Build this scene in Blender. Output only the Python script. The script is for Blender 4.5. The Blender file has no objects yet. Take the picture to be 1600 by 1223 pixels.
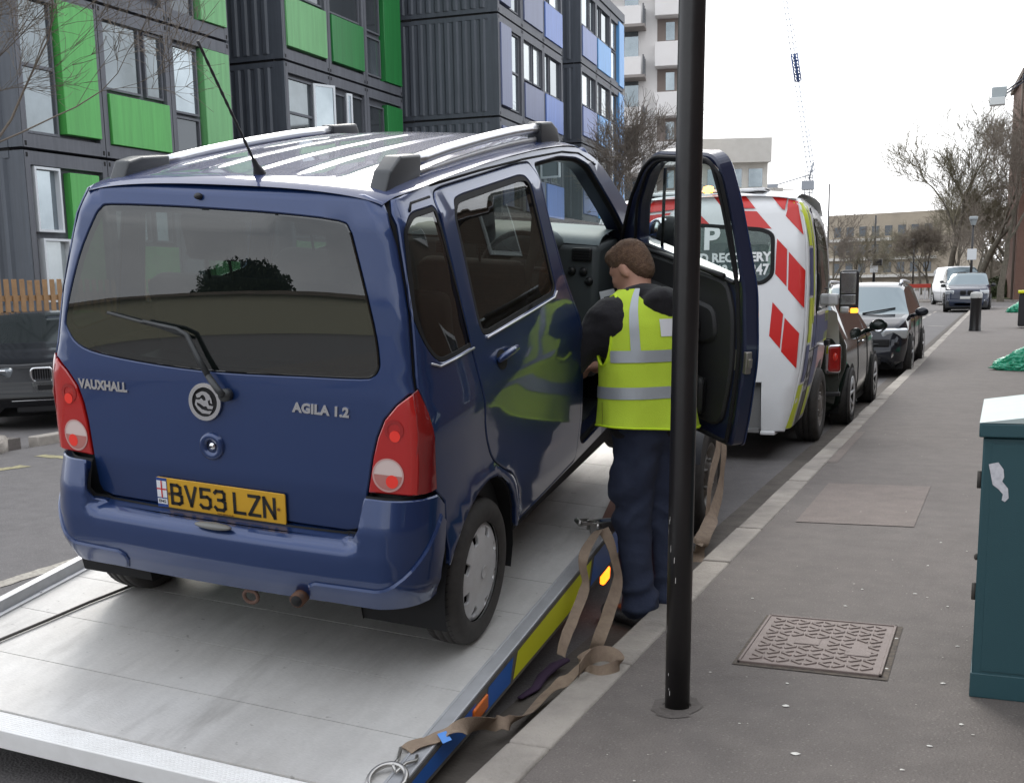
import bpy, bmesh, math, random
from math import sin, cos, pi, radians, sqrt, atan2
from mathutils import Vector, Matrix, geometry, noise
V = Vector
random.seed(7)
sc = bpy.context.scene
col = sc.collection

# ------------------------------------------------------------------ camera
cam_d = bpy.data.cameras.new('camera')
cam = bpy.data.objects.new('camera', cam_d)
col.objects.link(cam)
sc.camera = cam
F_PX, CX_PX, CY_PX = 1850.39, 762.03, 774.49
cR, cU, cF = V((0.91792, 0.39619, -0.02133)), V((-0.04982, 0.16843, 0.98445)), V((-0.39362, 0.90259, -0.17434))
CAM = V((0, 0, 1.58))
m = Matrix((( cR.x, cU.x, -cF.x, CAM.x), (cR.y, cU.y, -cF.y, CAM.y), (cR.z, cU.z, -cF.z, CAM.z), (0, 0, 0, 1)))
cam.matrix_world = m
cam_d.sensor_fit = 'HORIZONTAL'
cam_d.sensor_width = 36
cam_d.lens = F_PX / 1600 * 36
cam_d.shift_x = (800 - CX_PX) / 1600
cam_d.shift_y = (CY_PX - 611.5) / 1600
cam_d.clip_start = 0.05
cam_d.clip_end = 2000

# ------------------------------------------------------------------ light
SUN_EL, SUN_AZ = radians(38), radians(-25)      # azimuth from +Y towards +X
w = bpy.data.worlds.new('World')
sc.world = w
w.use_nodes = True
nt = w.node_tree
nt.nodes.clear()
N = nt.nodes.new
sky = N('ShaderNodeTexSky'); sky.sky_type = 'NISHITA'; sky.sun_disc = False
sky.sun_elevation = SUN_EL; sky.sun_rotation = SUN_AZ
sky.air_density = 1.5; sky.dust_density = 3
tc = N('ShaderNodeTexCoord')
mp = N('ShaderNodeMapping'); mp.inputs['Scale'].default_value = (1, 1, 2.6)
nz = N('ShaderNodeTexNoise'); nz.inputs['Scale'].default_value = 1.7; nz.inputs['Detail'].default_value = 7; nz.inputs['Roughness'].default_value = .55
cr = N('ShaderNodeValToRGB')
cr.color_ramp.elements[0].position = .34; cr.color_ramp.elements[0].color = (5.2, 5.5, 6.1, 1)
cr.color_ramp.elements[1].position = .66; cr.color_ramp.elements[1].color = (10.5, 10.7, 11.0, 1)
# the bright side of the overcast lies ahead of the street, the grey side behind it
dot = N('ShaderNodeVectorMath'); dot.operation = 'DOT_PRODUCT'; dot.inputs[1].default_value = (-.2, .72, .66)
mr = N('ShaderNodeMapRange'); mr.inputs[1].default_value = -.8; mr.inputs[2].default_value = .7; mr.inputs[3].default_value = .78; mr.inputs[4].default_value = 1.08
mul = N('ShaderNodeVectorMath'); mul.operation = 'SCALE'
mx = N('ShaderNodeMixRGB'); mx.inputs[0].default_value = .9
bg = N('ShaderNodeBackground'); bg.inputs[1].default_value = .1
wo = N('ShaderNodeOutputWorld')
L = nt.links.new
L(tc.outputs['Generated'], mp.inputs[0]); L(mp.outputs[0], nz.inputs[0]); L(nz.outputs[0], cr.inputs[0])
L(tc.outputs['Generated'], dot.inputs[0]); L(dot.outputs['Value'], mr.inputs[0])
L(cr.outputs[0], mul.inputs[0]); L(mr.outputs[0], mul.inputs['Scale'])
L(sky.outputs[0], mx.inputs[1]); L(mul.outputs[0], mx.inputs[2]); L(mx.outputs[0], bg.inputs[0]); L(bg.outputs[0], wo.inputs[0])
sd = bpy.data.lights.new('sun', 'SUN'); sd.energy = .7; sd.angle = radians(25); sd.color = (1, .96, .9)
so = bpy.data.objects.new('sun', sd); col.objects.link(so)
sdir = V((sin(SUN_AZ) * cos(SUN_EL), cos(SUN_AZ) * cos(SUN_EL), sin(SUN_EL)))
so.rotation_euler = sdir.to_track_quat('Z', 'Y').to_euler()
sc.view_settings.view_transform = 'Standard'
sc.view_settings.look = 'None'
sc.view_settings.exposure = 1.13
sc.view_settings.gamma = 1
sc.cycles.max_bounces = 8
sc.cycles.transparent_max_bounces = 12

# ------------------------------------------------------------------ helpers
def ray(px, py):
    return cR * ((px - CX_PX) / F_PX) - cU * ((py - CY_PX) / F_PX) + cF
def at_z(px, py, z=0.0):
    d = ray(px, py); return CAM + d * ((z - CAM.z) / d.z)
def at_d(px, py, dist):
    return CAM + ray(px, py) * dist

def interp(x, xs, ys):
    if x <= xs[0]: return ys[0]
    for i in range(len(xs) - 1):
        if x <= xs[i + 1]:
            return ys[i] + (ys[i + 1] - ys[i]) * (x - xs[i]) / (xs[i + 1] - xs[i])
    return ys[-1]

def tag(o, label=None, cat=None, group=None, kind=None):
    if label: o['label'] = label
    if cat: o['category'] = cat
    if group: o['group'] = group
    if kind: o['kind'] = kind
    return o
def empty(name, label, cat, loc=(0, 0, 0), rz=0, group=None, matrix=None):
    o = bpy.data.objects.new(name, None); col.objects.link(o)
    o.empty_display_size = .1
    if matrix is not None: o.matrix_world = matrix
    else: o.location = loc; o.rotation_euler = (0, 0, rz)
    return tag(o, label, cat, group)
def copy_tree(o, parent=None, root=True):
    c = o.copy(); col.objects.link(c)
    c.parent = parent
    for ch in o.children: copy_tree(ch, c, False)
    return c

class MB:
    def __init__(s): s.v = []; s.f = []; s.mi = []; s.sm = []; s.cn = {}
    def add(s, vs, fs, mi=0, smooth=False, M=None):
        b = len(s.v)
        s.v += [tuple(M @ V(p)) if M is not None else tuple(p) for p in vs]
        for f in fs:
            s.f.append([b + i for i in f]); s.mi.append(mi); s.sm.append(smooth)
        return s
    def bm(s, bm, mi=0, smooth=False, M=None, flat=0):
        bm.verts.index_update()
        n0 = len(s.f); s.add([v.co for v in bm.verts], [[v.index for v in f.verts] for f in bm.faces], mi, smooth, M)
        if flat:
            ar = [f.calc_area() for f in bm.faces]; order = sorted(range(len(ar)), key=lambda i: -ar[i])[:flat]
            for i in order: s.sm[n0 + i] = False
        bm.free(); return s
    def box(s, lo, hi, mi=0, M=None, bev=0, seg=2):
        bm = bmesh.new()
        bmesh.ops.create_cube(bm, size=1)
        lo, hi = V(lo), V(hi)
        for v in bm.verts: v.co = V([(lo[i] + hi[i]) / 2 + v.co[i] * (hi[i] - lo[i]) for i in range(3)])
        if bev: bmesh.ops.bevel(bm, geom=bm.edges[:] + bm.verts[:], offset=bev, segments=seg, profile=.6, affect='EDGES')
        return s.bm(bm, mi, bool(bev), M, 6 if bev else 0)
    def quad(s, a, b, c, d, mi=0, M=None, smooth=False): return s.add([a, b, c, d], [(0, 1, 2, 3)], mi, smooth, M)
    def tube(s, path, r, seg=8, mi=0, M=None, cap=True, closed=False, squash=None):
        path = [V(p) for p in path]; n = len(path)
        rs = r if isinstance(r, (list, tuple)) else [r] * n
        vs = []; fs = []; up = None
        for i, p in enumerate(path):
            if closed: t = path[(i + 1) % n] - path[i - 1]
            else: t = path[min(i + 1, n - 1)] - path[max(i - 1, 0)]
            t.normalize()
            if up is None: up = t.orthogonal().normalized() if squash is None else (V(squash[2]) - t * t.dot(V(squash[2]))).normalized()
            up = (up - t * up.dot(t)).normalized()
            sd_ = t.cross(up)
            a, b = (1, 1) if squash is None else squash[:2]
            for k in range(seg):
                an = 2 * pi * k / seg
                vs.append(p + up * (cos(an) * rs[i] * a) + sd_ * (sin(an) * rs[i] * b))
        m_ = n if closed else n - 1
        for i in range(m_):
            for k in range(seg):
                j = (i + 1) % n
                fs.append((i * seg + k, i * seg + (k + 1) % seg, j * seg + (k + 1) % seg, j * seg + k))
        if cap and not closed:
            fs.append(tuple(range(seg))[::-1]); fs.append(tuple((n - 1) * seg + k for k in range(seg)))
        return s.add(vs, fs, mi, True, M)
    def lathe(s, prof, seg=32, mi=0, M=None, closed=False, smooth=True):
        # profile of (radius, height) about local Z
        vs = []; fs = []; n = len(prof)
        for r_, h in prof:
            for k in range(seg):
                a = 2 * pi * k / seg; vs.append((r_ * cos(a), r_ * sin(a), h))
        for i in range(n if closed else n - 1):
            j = (i + 1) % n
            for k in range(seg):
                fs.append((i * seg + k, i * seg + (k + 1) % seg, j * seg + (k + 1) % seg, j * seg + k))
        return s.add(vs, fs, mi, smooth, M)
    def prism(s, pts, d, mi=0, M=None, smooth=False):
        # polygon in local XY extruded from z=0 to z=d
        n = len(pts)
        vs = [(p[0], p[1], 0) for p in pts] + [(p[0], p[1], d) for p in pts]
        fs = [tuple(range(n))[::-1], tuple(range(n, 2 * n))] + [(i, (i + 1) % n, n + (i + 1) % n, n + i) for i in range(n)]
        return s.add(vs, fs, mi, smooth, M)
    def sphere(s, c, r, mi=0, M=None, u=16, v=10):
        bm = bmesh.new(); bmesh.ops.create_uvsphere(bm, u_segments=u, v_segments=v, radius=1)
        r = r if isinstance(r, (tuple, list)) else (r, r, r)
        for q in bm.verts: q.co = V((c[0] + q.co.x * r[0], c[1] + q.co.y * r[1], c[2] + q.co.z * r[2]))
        return s.bm(bm, mi, True, M)
    def grid(s, fn, us, vs_, mi=0, M=None, smooth=True):
        vs = [fn(u, v) for u in us for v in vs_]; n = len(vs_)
        fs = [(i * n + j, (i + 1) * n + j, (i + 1) * n + j + 1, i * n + j + 1) for i in range(len(us) - 1) for j in range(n - 1)]
        return s.add(vs, fs, mi, smooth, M)
    def build(s, name, mats, parent=None, fixn=False, merge=False):
        me = bpy.data.meshes.new(name)
        used = sorted({i for f in s.f for i in f})
        if len(used) < len(s.v):
            mp = {a: b for b, a in enumerate(used)}; s.cn = {mp[k]: n_ for k, n_ in s.cn.items() if k in mp}; s.v = [s.v[i] for i in used]; s.f = [[mp[i] for i in f] for f in s.f]
        me.from_pydata([tuple(v) for v in s.v], [], s.f)
        mats = mats if isinstance(mats, (list, tuple)) else [mats]
        for m_ in mats: me.materials.append(m_)
        me.polygons.foreach_set('material_index', s.mi)
        me.polygons.foreach_set('use_smooth', s.sm)
        if fixn or merge:
            bm = bmesh.new(); bm.from_mesh(me)
            if fixn: bmesh.ops.recalc_face_normals(bm, faces=bm.faces)
            bm.to_mesh(me); bm.free()
        me.validate(); me.update()
        if s.cn and not fixn and len(me.vertices) == len(s.v):
            me.normals_split_custom_set([tuple(s.cn[l.vertex_index]) if l.vertex_index in s.cn else (0, 0, 0) for l in me.loops])
        o = bpy.data.objects.new(name, me); col.objects.link(o)
        if parent is not None: o.parent = parent
        return o

def rng(a, b, n): return [a + (b - a) * i / (n - 1) for i in range(n)]

# ------------------------------------------------------------------ materials
MATS = {}
def mat(name, base=(.5, .5, .5), rough=.5, metal=0, coat=0, coat_rough=.03, spec=.5, emit=None, estr=0, noise_=None, bump=None, alpha=None, sheen=0):
    """noise_=(scale, amount, colour2) blotches; bump=(scale, strength)"""
    if name in MATS: return MATS[name]
    m_ = bpy.data.materials.new(name); m_.use_nodes = True
    t = m_.node_tree; b = t.nodes['Principled BSDF']
    b.inputs['Base Color'].default_value = (*base, 1)
    b.inputs['Roughness'].default_value = rough; b.inputs['Metallic'].default_value = metal
    b.inputs['Coat Weight'].default_value = coat; b.inputs['Coat Roughness'].default_value = coat_rough
    b.inputs['Specular IOR Level'].default_value = spec
    if sheen: b.inputs['Sheen Weight'].default_value = sheen
    if emit: b.inputs['Emission Color'].default_value = (*emit, 1); b.inputs['Emission Strength'].default_value = estr
    tcx = t.nodes.new('ShaderNodeTexCoord')
    if noise_:
        n1 = t.nodes.new('ShaderNodeTexNoise'); n1.inputs['Scale'].default_value = noise_[0]; n1.inputs['Detail'].default_value = 6; n1.inputs['Roughness'].default_value = .65
        mr_ = t.nodes.new('ShaderNodeMapRange'); mr_.inputs[1].default_value = .35; mr_.inputs[2].default_value = .7; mr_.inputs[4].default_value = noise_[1]
        mx_ = t.nodes.new('ShaderNodeMixRGB'); mx_.inputs[1].default_value = (*base, 1); mx_.inputs[2].default_value = (*noise_[2], 1)
        t.links.new(tcx.outputs['Object'], n1.inputs[0]); t.links.new(n1.outputs[0], mr_.inputs[0]); t.links.new(mr_.outputs[0], mx_.inputs[0]); t.links.new(mx_.outputs[0], b.inputs['Base Color'])
    if bump:
        n2 = t.nodes.new('ShaderNodeTexNoise'); n2.inputs['Scale'].default_value = bump[0]; n2.inputs['Detail'].default_value = 4
        bp = t.nodes.new('ShaderNodeBump'); bp.inputs['Strength'].default_value = bump[1]; bp.inputs['Distance'].default_value = .01
        t.links.new(tcx.outputs['Object'], n2.inputs[0]); t.links.new(n2.outputs[0], bp.inputs['Height']); t.links.new(bp.outputs[0], b.inputs['Normal'])
    MATS[name] = m_
    return m_
def glass(name, tint=(.5, .55, .52), refl=1.0, rough=.0, base=.07, veil=None):
    if name in MATS: return MATS[name]
    m_ = bpy.data.materials.new(name); m_.use_nodes = True
    t = m_.node_tree; t.nodes.clear()
    o = t.nodes.new('ShaderNodeOutputMaterial'); tr = t.nodes.new('ShaderNodeBsdfTransparent'); tr.inputs[0].default_value = (*tint, 1)
    gl = t.nodes.new('ShaderNodeBsdfGlossy'); gl.inputs[0].default_value = (refl, refl, refl, 1); gl.inputs['Roughness'].default_value = rough
    lw = t.nodes.new('ShaderNodeLayerWeight'); lw.inputs[0].default_value = .5
    pw = t.nodes.new('ShaderNodeMath'); pw.operation = 'POWER'; pw.inputs[1].default_value = 4.5
    fr = t.nodes.new('ShaderNodeMapRange'); fr.inputs[3].default_value = base; fr.inputs[4].default_value = .92
    t.links.new(lw.outputs['Facing'], pw.inputs[0]); t.links.new(pw.outputs[0], fr.inputs[0])
    mx_ = t.nodes.new('ShaderNodeMixShader')
    t.links.new(fr.outputs[0], mx_.inputs[0]); t.links.new(tr.outputs[0], mx_.inputs[1]); t.links.new(gl.outputs[0], mx_.inputs[2])
    last = mx_
    if veil:      # thin film of dirt
        df = t.nodes.new('ShaderNodeBsdfDiffuse'); df.inputs[0].default_value = (*veil[0], 1)
        m2 = t.nodes.new('ShaderNodeMixShader'); m2.inputs[0].default_value = veil[1]
        t.links.new(mx_.outputs[0], m2.inputs[1]); t.links.new(df.outputs[0], m2.inputs[2]); last = m2
    t.links.new(last.outputs[0], o.inputs[0])
    MATS[name] = m_
    return m_

def text_geo(body, size, bold=0, sx=1.0, space=1.0):
    c = bpy.data.curves.new('t', 'FONT'); c.body = body; c.size = size; c.offset = bold; c.space_character = space
    c.align_x = 'CENTER'; c.align_y = 'CENTER'; c.resolution_u = 3
    o = bpy.data.objects.new('t', c); col.objects.link(o)
    dg = bpy.context.evaluated_depsgraph_get(); dg.update()
    me = o.evaluated_get(dg).to_mesh()
    vs = [(v.co.x * sx, v.co.y) for v in me.vertices]; fs = [tuple(p.vertices) for p in me.polygons]
    o.evaluated_get(dg).to_mesh_clear(); bpy.data.objects.remove(o); bpy.data.curves.remove(c)
    return vs, fs

# ---- surface charts: a panel is a 2-D outline laid on a curved surface
def in_poly(p, poly):
    x, y = p; c = False; n = len(poly); j = n - 1
    for i in range(n):
        xi, yi = poly[i]; xj, yj = poly[j]
        if (yi > y) != (yj > y) and x < (xj - xi) * (y - yi) / (yj - yi + 1e-12) + xi: c = not c
        j = i
    return c
def dens(poly, step):
    out = []; n = len(poly)
    for i in range(n):
        a, b = V(poly[i]), V(poly[(i + 1) % n]); k = max(1, int(math.ceil((b - a).length / step)))
        out += [tuple(a.lerp(b, j / k)) for j in range(k)]
    return out
def area(poly): return .5 * sum(poly[i][0] * poly[(i + 1) % len(poly)][1] - poly[(i + 1) % len(poly)][0] * poly[i][1] for i in range(len(poly)))
def inset(poly, d):
    n = len(poly); out = []
    for i in range(n):
        a, b, c = V(poly[i - 1]), V(poly[i]), V(poly[(i + 1) % n])
        e1, e2 = (b - a).normalized(), (c - b).normalized()
        n1, n2 = V((-e1.y, e1.x)), V((-e2.y, e2.x)); nn = n1 + n2
        if nn.length < .2: nn = n1
        nn.normalize(); k = min(1.6, 1 / max(.4, nn.dot(n1)))
        out.append(tuple(b + nn * d * k))
    return out
def roundp(poly, r, seg=4):
    """round the corners of a polygon; r one radius or one per corner"""
    out = []; n = len(poly)
    for i in range(n):
        a, b, c = V(poly[i - 1]), V(poly[i]), V(poly[(i + 1) % n]); rr_ = r[i] if isinstance(r, (list, tuple)) else r
        e1, e2 = (a - b), (c - b); d = min(rr_, e1.length * .45, e2.length * .45)
        if d < 1e-4: out.append(tuple(b)); continue
        p0, p1 = b + e1.normalized() * d, b + e2.normalized() * d
        for k in range(seg + 1):
            t = k / seg; out.append(tuple(p0 * (1 - t) ** 2 + b * 2 * t * (1 - t) + p1 * t * t))
    return out
def crs(pts, n=3):
    out = []; m_ = len(pts)
    for i in range(m_):
        p0, p1, p2, p3 = [V(pts[(i + k) % m_]) for k in (-1, 0, 1, 2)]
        for k in range(n):
            t = k / n; q = .5 * ((2 * p1) + (p2 - p0) * t + (2 * p0 - 5 * p1 + 4 * p2 - p3) * t * t + (3 * p1 - p0 - 3 * p2 + p3) * t ** 3); out.append(tuple(q))
    return out
def chart_n(fn, u, v, cen):
    e = .002; a = V(fn(u + e, v)) - V(fn(u - e, v)); b = V(fn(u, v + e)) - V(fn(u, v - e)); n = a.cross(b)
    if n.length < 1e-12: n = V(fn(u, v)) - cen
    n.normalize()
    if n.dot(V(fn(u, v)) - cen) < 0: n = -n
    return n
CEN = V((0, .9, .9))
def panel(mb, outline, fn, holes=(), step=.05, thick=.014, bev=.004, lift=0.0, mi=0, gasket=1, cen=CEN, gas=.010):
    loops = []
    for k, lp in enumerate([outline] + list(holes)):
        lp = [tuple(p) for p in lp]
        if (area(lp) > 0) != (k == 0): lp = lp[::-1]
        loops.append(dens(lp, step))
    ins = [inset(l, bev) for l in loops]
    def P(p, dep): return V(fn(p[0], p[1])) + chart_n(fn, p[0], p[1], cen) * (lift - dep)
    pts = []; edges = []
    for l in ins:
        b = len(pts); pts += l; edges += [(b + i, b + (i + 1) % len(l)) for i in range(len(l))]
    xs = [p[0] for p in ins[0]]; ys = [p[1] for p in ins[0]]
    nx, ny = int((max(xs) - min(xs)) / step) + 1, int((max(ys) - min(ys)) / step) + 1
    allp = [V(q) for q in pts]
    for i in range(nx):
        for j in range(ny):
            q = (min(xs) + (i + .5 + .25 * (j % 2)) * step, min(ys) + (j + .5) * step)
            if in_poly(q, ins[0]) and not any(in_poly(q, h) for h in ins[1:]):
                if min((a - V(q)).length_squared for a in allp) > (step * .42) ** 2: pts.append(q)
    vo, eo, fo, ov, oe, of = geometry.delaunay_2d_cdt([V(p) for p in pts], edges, [], 0, 1e-6)
    tri = []
    for f in fo:
        c = sum((vo[i] for i in f), V((0, 0))) / len(f)
        if in_poly(c, ins[0]) and not any(in_poly(c, h) for h in ins[1:]): tri.append(f)
    vs = [P(p, 0) for p in vo]
    # orient
    fs = []
    for f in tri:
        a, b, c = vs[f[0]], vs[f[1]], vs[f[2]]; nn = (b - a).cross(c - a)
        fs.append(tuple(f) if nn.dot(chart_n(fn, vo[f[0]][0], vo[f[0]][1], cen)) > 0 else tuple(f)[::-1])
    b0_ = len(mb.v); mb.add(vs, fs, mi, True)
    for i_, p_ in enumerate(vo): mb.cn[b0_ + i_] = chart_n(fn, p_[0], p_[1], cen)
    for l, il in zip(loops, ins):
        n = len(l)
        A = [P(p, 0) for p in il]; B = [P(p, bev * .8) for p in l]; C = [P(p, thick) for p in l]
        G = [P(p, thick) for p in inset(l, -gas)]
        q = [(i, (i + 1) % n, n + (i + 1) % n, n + i) for i in range(n)]
        for X, Y, sm_, m2 in ((A, B, True, mi), (B, C, False, mi), (C, G, False, gasket)):
            if m2 is None: continue
            a, b, c = X[0], X[1], Y[1]
            nn = (b - a).cross(c - a); ref = chart_n(fn, l[0][0], l[0][1], cen)
            if X is B:
                o_ = V(fn(*inset(l, -.01)[0])) - V(fn(*l[0])); ref = o_
            fl = nn.dot(ref) < 0
            mb.add(list(X) + list(Y), [f[::-1] for f in q] if fl else q, m2, sm_)
    return mb
def decal(mb, geo, fn, org, ux=(1, 0), lift=.002, mi=0, cen=CEN, extr=0.0):
    """2-D geometry laid on a chart; org is its origin in chart coordinates, ux its direction"""
    vs, fs = geo; ux = V(ux); uy = V((-ux.y, ux.x))
    def P(p, l_):
        q = V(org) + ux * p[0] + uy * p[1]
        return V(fn(q.x, q.y)) + chart_n(fn, q.x, q.y, cen) * l_
    top = [P(p, lift + extr) for p in vs]
    a, b, c = top[fs[0][0]], top[fs[0][1]], top[fs[0][2]]
    q0 = V(org) + ux * vs[fs[0][0]][0] + uy * vs[fs[0][0]][1]
    ref = chart_n(fn, q0.x, q0.y, cen)
    fl = (b - a).cross(c - a).dot(ref) < 0
    mb.add(top, [tuple(f)[::-1] if fl else tuple(f) for f in fs], mi)
    if extr:
        cnt = {}
        for f in fs:
            for i in range(len(f)):
                e = (f[i], f[(i + 1) % len(f)]); cnt[tuple(sorted(e))] = cnt.get(tuple(sorted(e)), []) + [e]
        lo = [P(p, lift - .001) for p in vs]; n = len(vs); fs2 = []
        for k, es in cnt.items():
            if len(es) == 1: i, j = es[0]; fs2.append((i, j, n + j, n + i))
        mb.add(top + lo, fs2, mi)
    return mb
def strokes(lines, wd, closed=False):
    """thick polylines as 2-D quads"""
    vs, fs = [], []
    for ln in lines:
        for a, b in zip(ln[:-1], ln[1:]):
            a, b = V(a), V(b); d = (b - a).normalized() * wd * .5; n = V((-d.y, d.x)); k = len(vs)
            vs += [tuple(a - d * .9 - n), tuple(b + d * .9 - n), tuple(b + d * .9 + n), tuple(a - d * .9 + n)]; fs.append((k, k + 1, k + 2, k + 3))
    return vs, fs
def disc2(r, seg=24, c=(0, 0)):
    return [(c[0] + r * cos(2 * pi * i / seg), c[1] + r * sin(2 * pi * i / seg)) for i in range(seg)], [tuple(range(seg))]
def ring2(r0, r1, seg=32, a0=0, a1=2 * pi, c=(0, 0)):
    vs = []; fs = []
    for i in range(seg + 1):
        a = a0 + (a1 - a0) * i / seg
        vs += [(c[0] + r0 * cos(a), c[1] + r0 * sin(a)), (c[0] + r1 * cos(a), c[1] + r1 * sin(a))]
        if i: k = 2 * i; fs.append((k - 2, k - 1, k + 1, k))
    return vs, fs

# ---- signed-distance figures meshed with surface nets
import numpy as np
def sdf_mesh(prims, res, k=.03, pad=.06):
    """prims: ('c', a, b, ra, rb) tapered capsule or ('e', centre, radii, rotation3x3) ellipsoid; optional trailing blend radius"""
    P = []
    for p in prims:
        if p[0] == 'c': P += [np.array(p[1]) - max(p[3], p[4]), np.array(p[1]) + max(p[3], p[4]), np.array(p[2]) - max(p[3], p[4]), np.array(p[2]) + max(p[3], p[4])]
        else: P += [np.array(p[1]) - max(p[2]), np.array(p[1]) + max(p[2])]
    P = np.array(P); lo = P.min(0) - pad; hi = P.max(0) + pad
    n = np.ceil((hi - lo) / res).astype(int) + 1
    ax = [lo[i] + np.arange(n[i]) * res for i in range(3)]
    X = np.stack(np.meshgrid(*ax, indexing='ij'), -1)
    D = None
    for p in prims:
        if p[0] == 'c':
            a, b = np.array(p[1], float), np.array(p[2], float); ab = b - a
            t = np.clip(((X - a) @ ab) / max(ab @ ab, 1e-9), 0, 1)
            d = np.linalg.norm(X - a - t[..., None] * ab, axis=-1) - (p[3] + (p[4] - p[3]) * t)
            kk = p[5] if len(p) > 5 else k
        else:
            q = (X - np.array(p[1])) @ (np.array(p[3]) if len(p) > 3 and p[3] is not None else np.eye(3))
            r_ = np.array(p[2]); u = np.linalg.norm(q / r_, axis=-1); w_ = np.linalg.norm(q / r_ ** 2, axis=-1)
            d = u * (u - 1) / np.maximum(w_, 1e-9); kk = p[4] if len(p) > 4 else k
        if D is None: D = d
        elif kk < 0:      # carve
            D = np.maximum(D, -d)
        else:
            h = np.clip(.5 + .5 * (D - d) / kk, 0, 1); D = D * (1 - h) + d * h - kk * h * (1 - h)
    ins = D < 0
    c = np.zeros((n[0] - 1, n[1] - 1, n[2] - 1), int)
    for i in (0, 1):
        for j in (0, 1):
            for l in (0, 1): c += ins[i:n[0] - 1 + i, j:n[1] - 1 + j, l:n[2] - 1 + l]
    cell = (c > 0) & (c < 8)
    idx = -np.ones(cell.shape, int); cc = np.argwhere(cell); idx[cell] = np.arange(len(cc))
    acc = np.zeros((len(cc), 3)); cnt = np.zeros(len(cc))
    corners = [(i, j, l) for i in (0, 1) for j in (0, 1) for l in (0, 1)]
    for a in corners:
        for axx in range(3):
            if a[axx]: continue
            b = list(a); b[axx] = 1
            da = D[cc[:, 0] + a[0], cc[:, 1] + a[1], cc[:, 2] + a[2]]; db = D[cc[:, 0] + b[0], cc[:, 1] + b[1], cc[:, 2] + b[2]]
            s_ = (da < 0) != (db < 0); t = np.where(s_, da / np.where(s_, da - db, 1), 0)
            p = np.array(a)[None] + 0.; p = np.repeat(p, len(cc), 0); p[:, axx] += t
            acc += p * s_[:, None]; cnt += s_
    vs = lo + (cc + acc / np.maximum(cnt, 1)[:, None]) * res
    fs = []
    for axx in range(3):
        sl0 = [slice(None)] * 3; sl1 = [slice(None)] * 3; sl0[axx] = slice(0, -1); sl1[axx] = slice(1, None)
        e = ins[tuple(sl0)] != ins[tuple(sl1)]
        o1, o2 = (axx + 1) % 3, (axx + 2) % 3
        for q in np.argwhere(e):
            if q[o1] == 0 or q[o2] == 0: continue
            r0 = []
            for d1, d2 in ((0, 0), (1, 0), (1, 1), (0, 1)):
                t = q.copy(); t[o1] -= d1; t[o2] -= d2
                if (t >= np.array(cell.shape)).any(): r0 = None; break
                r0.append(int(idx[tuple(t)]))
            if r0 is None or min(r0) < 0: continue
            fs.append(tuple(r0) if ins[tuple(q)] else tuple(r0[::-1]))
    return [tuple(v_) for v_ in vs], fs
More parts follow.
